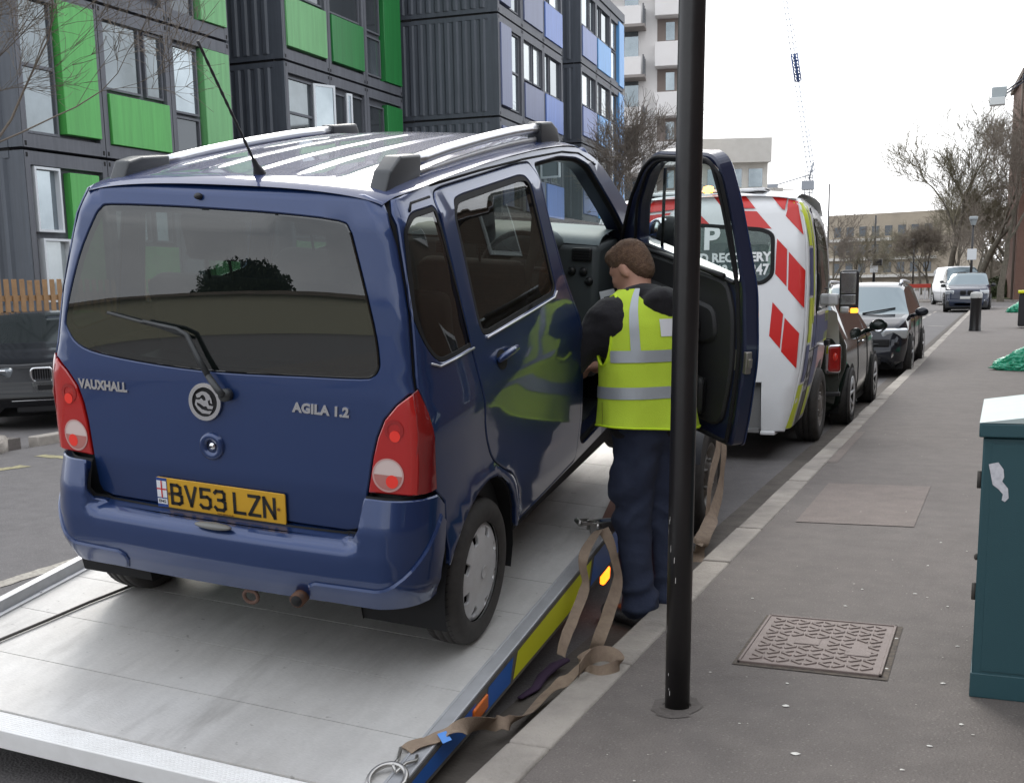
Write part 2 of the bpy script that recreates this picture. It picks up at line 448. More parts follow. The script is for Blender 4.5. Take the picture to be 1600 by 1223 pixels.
# ------------------------------------------------------------------ ground
def asphalt(name, base, spk, dark, scale=1.0, wear=.35, pr=.70):
    m_ = bpy.data.materials.new(name); m_.use_nodes = True
    t = m_.node_tree; b = t.nodes['Principled BSDF']; b.inputs['Roughness'].default_value = .82
    tcx = t.nodes.new('ShaderNodeTexCoord')
    def ns_(s, d=3, r=.6):
        n_ = t.nodes.new('ShaderNodeTexNoise'); n_.inputs['Scale'].default_value = s * scale; n_.inputs['Detail'].default_value = d; n_.inputs['Roughness'].default_value = r
        t.links.new(tcx.outputs['Object'], n_.inputs[0]); return n_
    big = ns_(.55, 5); mid = ns_(7, 4); fine = ns_(170, 2, .8)
    vor = t.nodes.new('ShaderNodeTexVoronoi'); vor.inputs['Scale'].default_value = 95 * scale; t.links.new(tcx.outputs['Object'], vor.inputs[0])
    wn = t.nodes.new('ShaderNodeTexWhiteNoise'); t.links.new(vor.outputs['Position'], wn.inputs[0])
    r1 = t.nodes.new('ShaderNodeMapRange'); r1.inputs[1].default_value = .35; r1.inputs[2].default_value = .68; r1.inputs[4].default_value = wear; t.links.new(big.outputs[0], r1.inputs[0])
    m1 = t.nodes.new('ShaderNodeMixRGB'); m1.inputs[1].default_value = (*base, 1); m1.inputs[2].default_value = (*dark, 1); t.links.new(r1.outputs[0], m1.inputs[0])
    r2 = t.nodes.new('ShaderNodeMapRange'); r2.inputs[1].default_value = .3; r2.inputs[2].default_value = .75; r2.inputs[3].default_value = .72; r2.inputs[4].default_value = 1.3; t.links.new(fine.outputs[0], r2.inputs[0])
    r3 = t.nodes.new('ShaderNodeMapRange'); r3.inputs[1].default_value = .3; r3.inputs[2].default_value = .7; r3.inputs[3].default_value = .88; r3.inputs[4].default_value = 1.12; t.links.new(mid.outputs[0], r3.inputs[0])
    mu = t.nodes.new('ShaderNodeMath'); mu.operation = 'MULTIPLY'; t.links.new(r2.outputs[0], mu.inputs[0]); t.links.new(r3.outputs[0], mu.inputs[1])
    sc_ = t.nodes.new('ShaderNodeVectorMath'); sc_.operation = 'SCALE'; t.links.new(m1.outputs[0], sc_.inputs[0]); t.links.new(mu.outputs[0], sc_.inputs['Scale'])
    gt = t.nodes.new('ShaderNodeMath'); gt.operation = 'GREATER_THAN'; gt.inputs[1].default_value = pr; t.links.new(wn.outputs[0], gt.inputs[0])
    dl = t.nodes.new('ShaderNodeMath'); dl.operation = 'LESS_THAN'; dl.inputs[1].default_value = .42; t.links.new(vor.outputs['Distance'], dl.inputs[0])
    an = t.nodes.new('ShaderNodeMath'); an.operation = 'MULTIPLY'; t.links.new(gt.outputs[0], an.inputs[0]); t.links.new(dl.outputs[0], an.inputs[1])
    a2 = t.nodes.new('ShaderNodeMath'); a2.operation = 'MULTIPLY'; a2.inputs[1].default_value = .2; t.links.new(an.outputs[0], a2.inputs[0])
    m2 = t.nodes.new('ShaderNodeMixRGB'); m2.inputs[2].default_value = (*spk, 1); t.links.new(a2.outputs[0], m2.inputs[0]); t.links.new(sc_.outputs[0], m2.inputs[1])
    t.links.new(m2.outputs[0], b.inputs['Base Color'])
    bp = t.nodes.new('ShaderNodeBump'); bp.inputs['Strength'].default_value = .5; bp.inputs['Distance'].default_value = .004
    t.links.new(vor.outputs['Distance'], bp.inputs['Height']); t.links.new(bp.outputs[0], b.inputs['Normal'])
    return m_
M_road = asphalt('road asphalt', (.125, .117, .116), (.3, .29, .28), (.088, .083, .084))
M_pave = asphalt('pavement asphalt', (.143, .126, .115), (.38, .35, .31), (.108, .092, .083), pr=.90)
M_patch = asphalt('patch concrete', (.19, .158, .14), (.3, .26, .23), (.14, .115, .105), pr=.92)
M_kerb = mat('kerb granite', (.38, .345, .305), .85, noise_=(2.6, 1, (.21, .19, .17)), bump=(70, .6))
M_line = mat('road paint', (.45, .42, .36), .7, noise_=(30, 1, (.2, .18, .16)))
M_yel = mat('yellow paint', (.40, .36, .18), .7, noise_=(18, 1, (.13, .12, .1)))
def sheet(name, pts, z, m_, kind='structure', lab=None, cat=None):
    mb = MB(); mb.add([(p[0], p[1], z) for p in pts], [tuple(range(len(pts)))])
    o = mb.build(name, m_)
    if kind: o['kind'] = kind
    return tag(o, lab, cat)
sheet('ground', [(-600, -300), (600, -300), (600, 900), (-600, 900)], -.02, M_road)
sheet('road', [(-9.4, -40), (-1.42, -40), (-1.42, 60), (-9.4, 60)], 0, M_road)
sheet('road', [(-60, 60), (60, 60), (60, 78), (-60, 78)], 0, M_road)
def slab(name, x0, x1, y0, y1, z0, z1, m_, **k):
    mb = MB(); mb.box((x0, y0, z0), (x1, y1, z1)); o = mb.build(name, m_); o['kind'] = 'structure'; return o
slab('pavement', -1.28, 3.2, -40, 60, -.1, .1, M_pave)
slab('pavement', -14, -9.55, -40, 9.5, -.1, .1, M_pave)
slab('pavement', -60, 60, 78.15, 84, -.1, .1, M_pave)
# kerb stones
mb = MB(); y = -3.0; k = 0
random.seed(3)
while y < 60:
    ln = .915; g_ = .006
    dz = random.uniform(-.004, .004); dx = random.uniform(-.006, .006)
    mb.box((-1.43 + dx, y + g_, -.1), (-1.28, y + ln - g_, .106 + dz), bev=.014, seg=2); y += ln
o = mb.build('kerb', M_kerb); o['kind'] = 'structure'
mb = MB(); y = 9.6
while y < 60:
    mb.box((-9.55, y, -.1), (-9.4, y + .9, .1), bev=.012, seg=1); y += .915
for i in range(130): mb.box((-60 + i * .915, 78, -.1), (-59.1 + i * .915, 78.15, .1))
o = mb.build('kerb', M_kerb); o['kind'] = 'structure'
# joint between kerb and asphalt, and gutter dirt
mb = MB(); mb.add([(-1.66, -5, .004), (-1.43, -5, .004), (-1.43, 60, .004), (-1.66, 60, .004)], [(0, 1, 2, 3)])
o = mb.build('gutter', mat('gutter grime', (.075, .064, .055), .9, noise_=(5, 1, (.12, .105, .09)), bump=(60, .5))); o['kind'] = 'structure'
# road markings: worn lines
def marking(pts, m_=M_line, z=.004, name='road_marking'):
    mb = MB(); mb.add([(p[0], p[1], z) for p in pts], [tuple(range(len(pts)))]); o = mb.build(name, m_); o['kind'] = 'structure'
def mline(a, b, wd, m_=M_line, jag=0):
    a, b = V(a), V(b); d = (b - a).normalized(); n = V((-d.y, d.x)) * wd / 2; k = max(2, int((b - a).length / .08))
    L_ = [a.lerp(b, i / k) - n * (1 + random.uniform(-jag, jag)) for i in range(k + 1)]; R_ = [a.lerp(b, i / k) + n * (1 + random.uniform(-jag, jag)) for i in range(k + 1)]
    marking([tuple(p) for p in L_] + [tuple(p) for p in R_[::-1]], m_)
pa, pb = at_z(-30, 923), at_z(150, 866)
mline(pa.xy, pb.xy, .11, jag=.15)
for y in range(24, 60, 4): mline((-2.9, y), (-2.9, y + 2.2), .09, jag=.2)
for pp in (((1375, 570), (1398, 556)), ((1436, 562), (1468, 540)), ((1474, 525), (1494, 512)), ((1450, 509), (1476, 510))):
    p_, q_ = at_z(*pp[0]), at_z(*pp[1]); mline(p_.xy, q_.xy, .12, jag=.2)
p_, q_ = at_z(-20, 737), at_z(40, 728); mline(p_.xy, q_.xy, .14, M_yel, .3)
p_, q_ = at_z(60, 712), at_z(118, 716); mline(p_.xy, q_.xy, .14, M_yel, .3)
# pavement details
sheet('pavement_patch', [(-1.13, 7.35), (-.44, 7.4), (-.43, 8.9), (-1.13, 8.86)], .104, M_patch)
sheet('pavement_patch', [(-1.28, 9.9), (-1.2, 9.9), (-1.2, 12), (-1.28, 12)], .103, M_patch)
# litter and grit flecks
mb = MB(); random.seed(11)
def fleck(mb, x, y, z, r_):
    a0 = random.uniform(0, 6.3); n = random.randint(5, 7)
    vs = [(x + r_ * random.uniform(.5, 1) * cos(a0 + 2 * pi * i / n) * 1.3, y + r_ * random.uniform(.5, 1) * sin(a0 + 2 * pi * i / n), z + .003) for i in range(n)]
    mb.add(vs + [(x, y, z + .003 + r_ * .35)], [(i, (i + 1) % n, n) for i in range(n)])
for i in range(120):
    y = 3.0 + 9 * random.random() ** 1.5; fleck(mb, random.uniform(-1.25, .5), y, .1, random.choice((.003, .003, .004, .006)))
o = mb.build('grit', mat('pale grit', (.55, .52, .47), .8)); o['kind'] = 'stuff'
mb = MB()
for px, py, r_ in ((497 / 2.338 + 1100, 1005, .02), (1228, 1103, .022), (1243, 1178, .024), (1502, 1132, .016), (1409, 1203, .014), (1400, 998, .018), (1385, 1045, .016), (1347, 921, .014), (1321, 947, .015), (1430, 928, .015), (1481, 948, .014), (1450, 884, .012), (1474, 1068, .016), (1452, 1166, .016), (1176, 935, .012), (1416, 800, .014), (1345, 800, .012), (1470, 848, .014), (1496, 1010, .014), (1230, 1068, .014), (1391, 997, .014)):
    p = at_z(px, py, .1); fleck(mb, p.x, p.y, .1, r_ * .6)
tag(mb.build('litter', mat('litter scraps', (.72, .70, .65), .7)), kind='stuff')
# ------------------------------------------------------------------ the blue car
M_CAR = Matrix(((0.99538, -0.03698, 0.08864, -2.54362), (0.04799, 0.99093, -0.12552, 3.92999), (-0.08319, 0.12919, 0.98812, 0.32671), (0, 0, 0, 1)))
def paint(name, base, metal=.45, rough=.38, flake=True):
    if name in MATS: return MATS[name]
    m_ = mat(name, base, rough, metal, coat=1, coat_rough=.04)
    t = m_.node_tree; b = t.nodes['Principled BSDF']
    if flake:
        tcx = t.nodes.new('ShaderNodeTexCoord')
        n1 = t.nodes.new('ShaderNodeTexNoise'); n1.inputs['Scale'].default_value = 3.2; n1.inputs['Detail'].default_value = 8; n1.inputs['Roughness'].default_value = .7
        r_ = t.nodes.new('ShaderNodeMapRange'); r_.inputs[1].default_value = .4; r_.inputs[2].default_value = .75; r_.inputs[3].default_value = .025; r_.inputs[4].default_value = .14
        t.links.new(tcx.outputs['Object'], n1.inputs[0]); t.links.new(n1.outputs[0], r_.inputs[0]); t.links.new(r_.outputs[0], b.inputs['Coat Roughness'])
    return m_
M_blue = paint('blue metallic paint', (.010, .034, .125))
M_roof = mat('roof paint', (.022, .038, .12), .5, .0, coat=.9, coat_rough=.025, spec=.1, noise_=(4, .5, (.05, .06, .12)))
M_blk = mat('black gap', (.004, .004, .005), .8)
M_plas = mat('dark trim plastic', (.022, .022, .024), .55, bump=(400, .15))
M_rub = mat('tyre rubber', (.036, .034, .033), .75, noise_=(20, .7, (.065, .060, .055)))
M_alu = mat('satin aluminium', (.62, .63, .66), .28, .85)
M_chr = mat('chrome', (.75, .76, .78), .12, 1)
M_hub = mat('hubcap silver', (.66, .67, .68), .38, .35, noise_=(25, .4, (.5, .49, .48)))
M_int = mat('interior plastic', (.035, .04, .043), .6)
M_dash = mat('dashboard plastic', (.11, .14, .15), .55)
M_seat = mat('seat cloth', (.05, .055, .06), .9)
M_gl_rear = glass('rear glass', (.15, .18, .175), .95, base=.10, veil=((.10, .13, .12), .05))
M_gl_side = glass('side glass', (.42, .42, .38), .9, veil=((.1, .08, .06), .06))
M_gl_clr = glass('clear glass', (.80, .88, .86), .9)
car = empty('parked_car', 'blue metallic hatchback with its front door open, standing on the tilted truck bed', 'car', matrix=M_CAR)

W_Z = [.15, .25, .5, .85, 1.0, 1.2, 1.42, 1.58, 1.63, 1.70]
W_X = [.755, .77, .79, .79, .782, .735, .682, .642, .612, .585]
YR_Z = [.2, .5, .6, .7, 1.0, 1.3, 1.58, 1.63, 1.665, 1.69]
YR_Y = [-.50, -.50, -.500, -.500, -.470, -.428, -.388, -.375, -.345, -.30]
def wz(z, y=-.35): return interp(z - .05 * y, W_Z, W_X)
RC = .055; BG = .014
def taper(y, z): return interp(z, [1.1, 1.3], [.046, .018]) * min(1.2, max(0, (-.1 - y) / .4)) ** 2
def yr0(z): return interp(z, YR_Z, YR_Y)
def lt(z): return .036 * min(1, max(0, (1.02 - z) / .35))
def rearmap(x, z):
    w_ = wz(z) - taper(-.46, z); y = yr0(z) + BG * (x / w_) ** 2; ax = abs(x)
    if ax > w_ - RC: d = min(.98, (ax - (w_ - RC)) / RC); y += RC * (1 - sqrt(1 - d * d))
    if x < 0: x *= 1 - lt(z) * min(1, (ax / .7) ** 2) / .75
    return (x, y, z)
def sidemap_(y, z, s=1):
    w_ = wz(z, y) - (.012 * ((y - 1.0) / 1.4) ** 2 if y > 1 else 0)
    if y > 2.45: w_ -= .16 * ((y - 2.45) / .6) ** 2
    w_ -= taper(y, z); yy = yr0(z) + BG + RC
    if y < yy: e = min(.98, (yy - y) / RC); w_ -= RC * (1 - sqrt(1 - e * e))
    if s < 0 and y < .6: w_ -= lt(z) * min(1, (.6 - y) / .5)
    # body side swage and flared arches
    w_ += .008 * math.exp(-((z - .05 * y - .93) / .05) ** 2)
    for c in (0, 2.36):
        r_ = sqrt((y - c) ** 2 + (z - .29 - .05 * c) ** 2)
        if z - .05 * c < .8: w_ += .016 * math.exp(-((r_ - .36) / .035) ** 2)
    return (s * w_, y, z)
def sidemap(y, z): return sidemap_(y, z, 1)
def sidemapL(y, z): return sidemap_(y, z, -1)
def cornx(z): return wz(z) - taper(-.46, z) - RC * .293
def corny(z): return yr0(z) + BG + RC * .293
ZT = [1.645, 1.60, 1.50, 1.40, 1.30, 1.20, 1.10, 1.045]

# --- tailgate
lampi = [(.700, 1.045), (.655, 1.005), (.615, .955), (.592, .895), (.578, .83), (.563, .71)]
rt = [(cornx(z) - .004, z) for z in ZT[1:]] + [(a - .006, b) for a, b in lampi] + [(.553, .66), (.545, .60), (.525, .576), (.48, .566)]
gate = [(0, 1.672), (.30, 1.668), (.50, 1.655), (.565, 1.635)] + rt
gate = gate + [(-a, b) for a, b in gate[::-1] if a > 0]
glo = [(-.455, 1.588), (-.2, 1.592), (0, 1.59), (.2, 1.586), (.42, 1.572), (.462, 1.545), (.485, 1.49), (.56, 1.26), (.585, 1.15), (.583, 1.11), (.565, 1.09), (.52, 1.078), (.30, 1.068), (0, 1.055), (-.25, 1.058), (-.50, 1.075), (-.60, 1.10), (-.645, 1.145), (-.655, 1.20), (-.60, 1.395), (-.535, 1.53), (-.50, 1.575)]
glo = crs(glo, 3)
mb = MB()
panel(mb, gate, rearmap, [glo], step=.045, thick=.02)
tg = mb.build('tailgate', [M_blue, M_blk], car, merge=True)
mb = MB(); panel(mb, inset(glo[::-1], .003), rearmap, step=.06, thick=.012, lift=.001, gasket=1, gas=.014)
tag(mb.build('rear_window', [M_gl_rear, M_blk], tg, merge=True), 'tinted rear window with a wiper resting on it')
mb = MB()   # black frit border round the glass, seen from inside and out
fr_in = inset(glo[::-1], .022)
mb2 = MB(); panel(mb, inset(glo[::-1], .004), rearmap, [fr_in], step=.05, thick=.002, bev=.001, lift=-.006, gasket=None)
mb.build('window_seal', [M_blk], tg)
# washer nozzle
mb = MB(); p = V(rearmap(-.10, 1.628)); mb.sphere((p.x, p.y - .006, p.z), (.014, .016, .011)); mb.build('washer_nozzle', M_plas, tg)
# lettering
def badge(txt, size, org, ux, name, sx=1.25):
    mb = MB(); decal(mb, text_geo(txt, size, .0022, sx, 1.05), rearmap, org, ux, lift=.001, extr=.004); return mb.build(name, M_chr, tg)
badge('VAUXHALL', .044, (-.492, .965), (1, .02), 'lettering', .92)
badge('AGILA 1.2', .043, (.383, .965), (1, 0), 'lettering', 1.06)
# emblem: ring, dark field and a silver winged beast
mb = MB(); ex, ez = -.057, .952
decal(mb, disc2(.060, 32), rearmap, (ex, ez), lift=.004, mi=1, extr=.004)
decal(mb, ring2(.050, .064, 40), rearmap, (ex, ez), lift=.004, mi=0, extr=.010)
gr = [(-.024, .030), (-.010, .036), (.006, .034), (.018, .026), (.026, .012), (.030, -.004), (.022, -.002), (.020, .010), (.012, .004), (.016, -.010), (.034, -.012), (.030, -.022), (.012, -.022), (.006, -.014), (-.004, -.016), (-.018, -.008), (-.032, -.004), (-.030, -.014), (-.020, -.020), (-.012, -.026), (.010, -.030), (.028, -.028), (.020, -.040), (-.010, -.040), (-.028, -.028), (-.040, -.012), (-.036, .006), (-.022, .006), (-.014, .012), (-.004, .004), (.004, .006), (.002, .016), (-.006, .024), (-.014, .022), (-.020, .014), (-.032, .012), (-.036, .022)]
tf = geometry.tessellate_polygon([[V((a, b, 0)) for a, b in gr]])
decal(mb, (gr, [tuple(t) for t in tf]), rearmap, (ex, ez), lift=.008, mi=0, extr=.004)
mb.build('emblem', [M_chr, M_blk], tg)
# lock with its round moulding
mb = MB(); lx, lz = -.035, .80
p = V(rearmap(lx, lz)); R90 = Matrix.Translation(p) @ Matrix.Rotation(pi / 2, 4, 'X')
mb.lathe([(.050, -.004), (.047, .010), (.038, .016), (.024, .010), (.021, .004)], 36, 0, R90)
mb.lathe([(.021, .004), (.020, -.004), (0.0, -.004)], 24, 1, R90); mb.lathe([(.0145, -.004), (.0145, .008), (0, .010)], 24, 2, R90); mb.lathe([(.004, .0095), (.004, .0115), (0, .0115)], 8, 1, R90)
mb.build('lock', [M_blue, M_blk, M_chr], tg)
# wiper
def rp(x, z, h=.0): q = V(rearmap(x, z)); n = chart_n(rearmap, x, z, CEN); return q + n * h
mb = MB()
mb.tube([rp(.03, .985, .004), rp(.03, .985, .032)], .022, 14); mb.tube([rp(.03, .985, .03), rp(.012, 1.0, .034), rp(-.03, 1.045, .034)], [.013, .012, .011], 10)
mb.tube([rp(-.03, 1.045, .033), rp(-.07, 1.10, .032), rp(-.118, 1.175, .032), rp(-.16, 1.19, .030), rp(-.30, 1.205, .026)], [.011, .010, .009, .0075, .006], 8)
mb.tube([rp(-.115, 1.162, .015), rp(-.25, 1.192, .014), rp(-.46, 1.222, .012)], .006, 6); mb.tube([rp(-.30, 1.205, .026), rp(-.30, 1.198, .012)], .007, 6)
mb.build('wiper', mat('wiper black', (.03, .033, .035), .45), tg)
# number plate
plate = MB()
def platemap(x, z): return (x, -.512 - (.01 * (z - .61)), z)
PCX, PCZ = -.005, .612
rect = lambda x0, x1, z0, z1: [(x0, z0), (x1, z0), (x1, z1), (x0, z1)]
fl = lambda r_: (r_, [(0, 1, 2, 3)])
panel(plate, roundp(rect(PCX - .26, PCX + .26, PCZ - .0555, PCZ + .0555), .008, 3), platemap, step=.1, thick=.006, bev=.001, gasket=None, mi=0, cen=V((0, 1, .61)))
dk = dict(cen=V((0, 1, .61)))
decal(plate, fl(rect(PCX - .259, PCX - .215, PCZ - .0545, PCZ + .0545)), platemap, (0, 0), lift=.001, mi=2, **dk)
decal(plate, fl(rect(PCX - .257, PCX - .217, PCZ - .018, PCZ + .044)), platemap, (0, 0), lift=.002, mi=3, **dk)
decal(plate, fl(rect(PCX - .257, PCX - .217, PCZ - .042, PCZ - .022)), platemap, (0, 0), lift=.002, mi=3, **dk)
decal(plate, text_geo('ENG', .015, .0004), platemap, (PCX - .237, PCZ - .032), lift=.003, mi=1, **dk)
decal(plate, fl(rect(PCX - .257, PCX - .217, PCZ + .011, PCZ + .016)), platemap, (0, 0), lift=.003, mi=4, **dk)
decal(plate, fl(rect(PCX - .2395, PCX - .2345, PCZ - .018, PCZ + .044)), platemap, (0, 0), lift=.0035, mi=4, **dk)
CH = {'B': [[(0, 0), (0, 1), (.62, 1), (.88, .9), (.88, .62), (.62, .53), (.08, .53)], [(.62, .53), (.98, .42), (.98, .1), (.7, 0), (0, 0)]], 'V': [[(0, 1), (.5, 0), (1, 1)]], '5': [[(.95, 1), (.08, 1), (.08, .56), (.7, .6), (.98, .48), (.98, .12), (.75, 0), (.2, 0), (0, .12)]],
      '3': [[(.02, .9), (.2, 1), (.8, 1), (.96, .9), (.96, .62), (.75, .53), (.35, .53)], [(.75, .53), (1, .42), (1, .12), (.8, 0), (.18, 0), (0, .12)]], 'L': [[(0, 1), (0, 0), (1, 0)]], 'Z': [[(0, 1), (1, 1), (0, 0), (1, 0)]], 'N': [[(0, 0), (0, 1), (1, 0), (1, 1)]]}
def plate_chars(mb, s, x0, z0, cw, chh, gap, space, wd, fn, mi, lift, cen):
    x = x0
    for ch in s:
        if ch == ' ': x += space; continue
        lines = [[(x + a * cw, z0 + b * chh) for a, b in l] for l in CH[ch]]
        decal(mb, strokes(lines, wd), fn, (0, 0), lift=lift, mi=mi, cen=cen); x += cw + gap
plate_chars(plate, 'BV53 LZN', PCX - .196, PCZ - .034, .040, .068, .019, .020, .012, platemap, 1, .002, dk['cen'])
decal(plate, text_geo('www.cardealer.co.uk'.replace('cardealer', 'agents'), .009, .0002), platemap, (PCX + .02, PCZ - .0485), lift=.002, mi=5, **dk)
for bx in (PCX - .205, PCX + .235): decal(plate, disc2(.006, 10), platemap, (bx, PCZ), lift=.004, mi=5, **dk)
plate.build('number_plate', [mat('plate yellow', (.60, .335, .022), .35, noise_=(12, .35, (.5, .28, .03))), mat('plate black', (.01, .01, .01), .5), mat('plate blue', (.02, .06, .25), .4), mat('plate white', (.7, .72, .75), .4), mat('plate red', (.6, .03, .03), .4), mat('plate brown', (.16, .06, .01), .5)], car)

# --- lamps
M_lamp = mat('lamp red', (.40, .009, .008), .14, coat=1, coat_rough=.02)
M_lampd = mat('lamp dark red', (.20, .004, .005), .16, coat=1, coat_rough=.02)
M_lampc = mat('lamp clear', (.62, .50, .47), .12, coat=1)
M_bulb = mat('bulb red', (.85, .03, .015), .25, coat=1)
for s in (1, -1):
    fnR = (lambda x, z, s=s: rearmap(s * x, z)); fnS = (lambda y, z, s=s: sidemap_(y, z, s))
    zc = [.715, .75, .80, .85, .90, .95, 1.0, 1.045]
    mb = MB()
    cz = lambda z: cornx(z) - .004
    outl = [(a, b) for a, b in lampi[::-1]][:-1] + [(cz(1.045), 1.05)] + [(cz(z), z) for z in zc[::-1]]
    panel(mb, outl, fnR, step=.03, thick=.03, lift=.004, bev=.004)
    outs = [(corny(z) - .010, z) for z in zc] + [(-.432, 1.058), (-.415, .90), (-.398, .72)]
    panel(mb, outs, fnS, step=.03, thick=.03, lift=.004, bev=.001, mi=2)
    lamp = mb.build('tail_light', [M_lamp, M_blk, M_lampd], car, merge=True)
    mb = MB(); c0 = (.632, .775)
    decal(mb, disc2(.054, 40), fnR, c0, lift=.0055, mi=0); decal(mb, ring2(.051, .056, 40), fnR, c0, lift=.0065, mi=1)
    decal(mb, ring2(.0, .050, 24, pi, 2 * pi), fnR, c0, lift=.0068, mi=2); decal(mb, disc2(.022, 20), fnR, (c0[0] + .015, c0[1] - .02), lift=.0075, mi=3)
    mb.build('reversing_lens', [M_lampc, mat('lens rim', (.55, .3, .28), .2, coat=1), mat('lens pink', (.42, .16, .14), .2, coat=1), M_bulb], lamp)
    mb = MB(); decal(mb, ring2(.022, .034, 28), fnR, (.648, .925), lift=.0062, mi=1); decal(mb, disc2(.019, 20), fnR, (.652, .905), lift=.0066, mi=0)
    mb.build('brake_bulb', [M_bulb, mat('lamp mid red', (.30, .006, .006), .14, coat=1)], lamp)

# --- rear bumper
YB_Z = [.30, .33, .37, .42, .48, .515, .538, .552]
YB_Y = [-.55, -.565, -.585, -.600, -.598, -.592, -.575, -.545]
def bw(z): return interp(z, [.30, .4, .5, .6, .71], [.735, .768, .778, .778, .772])
RB = .17
def bumpU(u, z):
    w_ = bw(z); t = min(1, max(0, (abs(u) - .50) / .06))
    yb = interp(z, YB_Z, YB_Y) * (1 - t) + interp(z, [.30, .33, .37, .42, .50, .6, .70, .72], [-.55, -.565, -.585, -.600, -.598, -.585, -.555, -.545]) * t
    au = abs(u); s0 = w_ - RB; yb += .035 * (min(au, s0) / w_) ** 2
    if au <= s0: x, y, nx, ny = au, yb, 0, -1
    else:
        a = min(pi / 2, (au - s0) / RB); x, y = s0 + RB * sin(a), yb + RB * (1 - cos(a)); nx, ny = sin(a), -cos(a)
        if au - s0 > RB * pi / 2: y += au - s0 - RB * pi / 2
    zc = .400 + (.27 * max(0, (au - .62) / .27) ** 1.5)
    k = 1 / (1 + math.exp(-(zc - z) / .006)); k *= min(1, max(0, (au - .36) / .02))
    o = .012 * math.exp(-((sqrt(y ** 2 + (z - .29) ** 2) - .37) / .03) ** 2) if au > .8 else 0
    X_ = (x + nx * o) * (1 if u > 0 else -1 + .055 * min(1, (x / .7) ** 2))
    return (X_, y + ny * o, z)
def u_of(y, z):
    lo, hi = .5, 1.3
    for _ in range(30):
        m_ = (lo + hi) / 2
        if bumpU(m_, z)[1] < y: lo = m_
        else: hi = m_
    return lo
mb = MB()
se = [(u_of(y, z), z) for y, z in ((-.375, .33), (-.38, .40), (-.368, .50), (-.350, .60), (-.346, .655), (-.392, .698))]
ol = [(.45, .31), (.62, .305)] + [(se[0][0] - .04, .31)] + se + [(.60, .703), (.566, .703), (.558, .66), (.55, .60), (.53, .568), (.48, .553), (.25, .550), (0, .550)]
ol = ol + [(-a, b) for a, b in ol[::-1] if a > 0]
panel(mb, ol, bumpU, step=.020, thick=.03, bev=.005)
cre = [(u, .400 + .265 * max(0, (u - .62) / .27) ** 1.6) for u in rng(.40, .868, 16)]
lipo = [(.385, .325), (.50, .318), (.62, .315)] + [(se[0][0] - .045, .322), (se[0][0] - .006, .345), (se[1][0] - .006, se[1][1]), (se[2][0] - .006, se[2][1]), (se[3][0] - .006, se[3][1])] + [(a, b) for a, b in cre[::-1]] + [(.372, .385), (.368, .36)]
panel(mb, lipo, bumpU, step=.03, thick=.016, bev=.007, lift=.010, gasket=None); panel(mb, [(-a, b) for a, b in lipo], bumpU, step=.03, thick=.016, bev=.007, lift=.010, gasket=None)
mb.grid(lambda x, t: (x, bumpU(x, .55)[1] + .004 + t * .075, .549 + .014 * t), rng(-.5, .5, 21), rng(0, 1, 3))
bump_ = mb.build('bumper', [M_blue, M_blk], car, merge=True)
mb = MB(); mb.sphere((.01, -.585, .545), (.075, .02, .012)); mb.build('plate_lamp', mat('plate lamp', (.16, .16, .15), .35), bump_)
mb = MB(); mb.tube([(.33, -.50, .335), (.335, -.60, .325)], [.026, .027], 16); mb.tube([(.33, -.49, .335), (.335, -.603, .3248)], [.020, .020], 12, 1); mb.build('exhaust_pipe', [mat('rusty steel', (.06, .045, .04), .6, .5, noise_=(30, 1, (.14, .06, .03))), M_blk], car)
mb = MB(); ring = [(.12 + .028 * cos(a), -.545, .285 + .024 * sin(a)) for a in rng(0, 2 * pi, 17)[:-1]]
mb.tube(ring, .007, 8, closed=True); mb.box((.10, -.55, .30), (.14, -.50, .35)); mb.build('tow_eye', mat('rust', (.10, .055, .04), .8), car)

RE_Y = [-.37, -.30, -.2, .1, .45, .75, 1.1, 1.43, 1.6, 1.72]; RE_Z = [1.630, 1.642, 1.654, 1.684, 1.710, 1.728, 1.742, 1.744, 1.735, 1.715]
# --- body side (right)
def circ(cy, cz_, r_, a0, a1, n): return [(cy + r_ * cos(radians(a)), cz_ + r_ * sin(radians(a))) for a in rng(a0, a1, n)]
qwin = roundp([(-.345, 1.555), (-.27, 1.595), (-.085, 1.605), (-.035, 1.13), (-.31, 1.118), (-.385, 1.21), (-.40, 1.30)], [.03, .04, .02, .02, .05, .05, .04])
rdoor = roundp([(-.075, 1.60), (-.045, 1.648), (.03, 1.658), (.80, 1.700), (.945, 1.700), (.982, 1.655), (.99, 1.475), (1.04, 1.22), (1.135, 1.03), (1.20, .75), (1.20, .40), (1.17, .375), (.42, .345), (.385, .36), (.375, .46), (.30, .565), (.17, .625), (.06, .69), (-.01, .80), (-.055, 1.08)], [.03, .03, .03, .05, .04, .03, .05, .08, .1, .1, .04, .03, .03, .02, .03, .05, .05, .05, .08, .1])
fopen_ = roundp([(.998, 1.69), (1.34, 1.705), (1.58, 1.69), (1.72, 1.645), (2.02, 1.42), (2.22, 1.23), (2.24, .95), (2.24, .60), (2.12, .46), (1.30, .42), (1.235, .46), (1.235, .75), (1.165, 1.03), (1.065, 1.22), (1.005, 1.48)], [.03, .05, .05, .05, .05, .06, .05, .08, .1, .05, .05, .05, .08, .05, .05])
top = [(corny(1.645), 1.640), (-.20, 1.658), (.1, 1.687), (.45, 1.713), (.75, 1.731), (1.1, 1.745), (1.43, 1.747), (1.62, 1.738), (1.78, 1.70), (1.95, 1.625), (2.15, 1.50), (2.34, 1.37), (2.44, 1.29), (2.60, 1.255), (2.85, 1.20), (3.0, 1.10), (3.06, .95), (3.07, .50), (2.80, .46)]
arcF = circ(2.36, .41, .335, 5, 175, 12)
arcR = circ(0, .29, .345, 10, 158, 12)
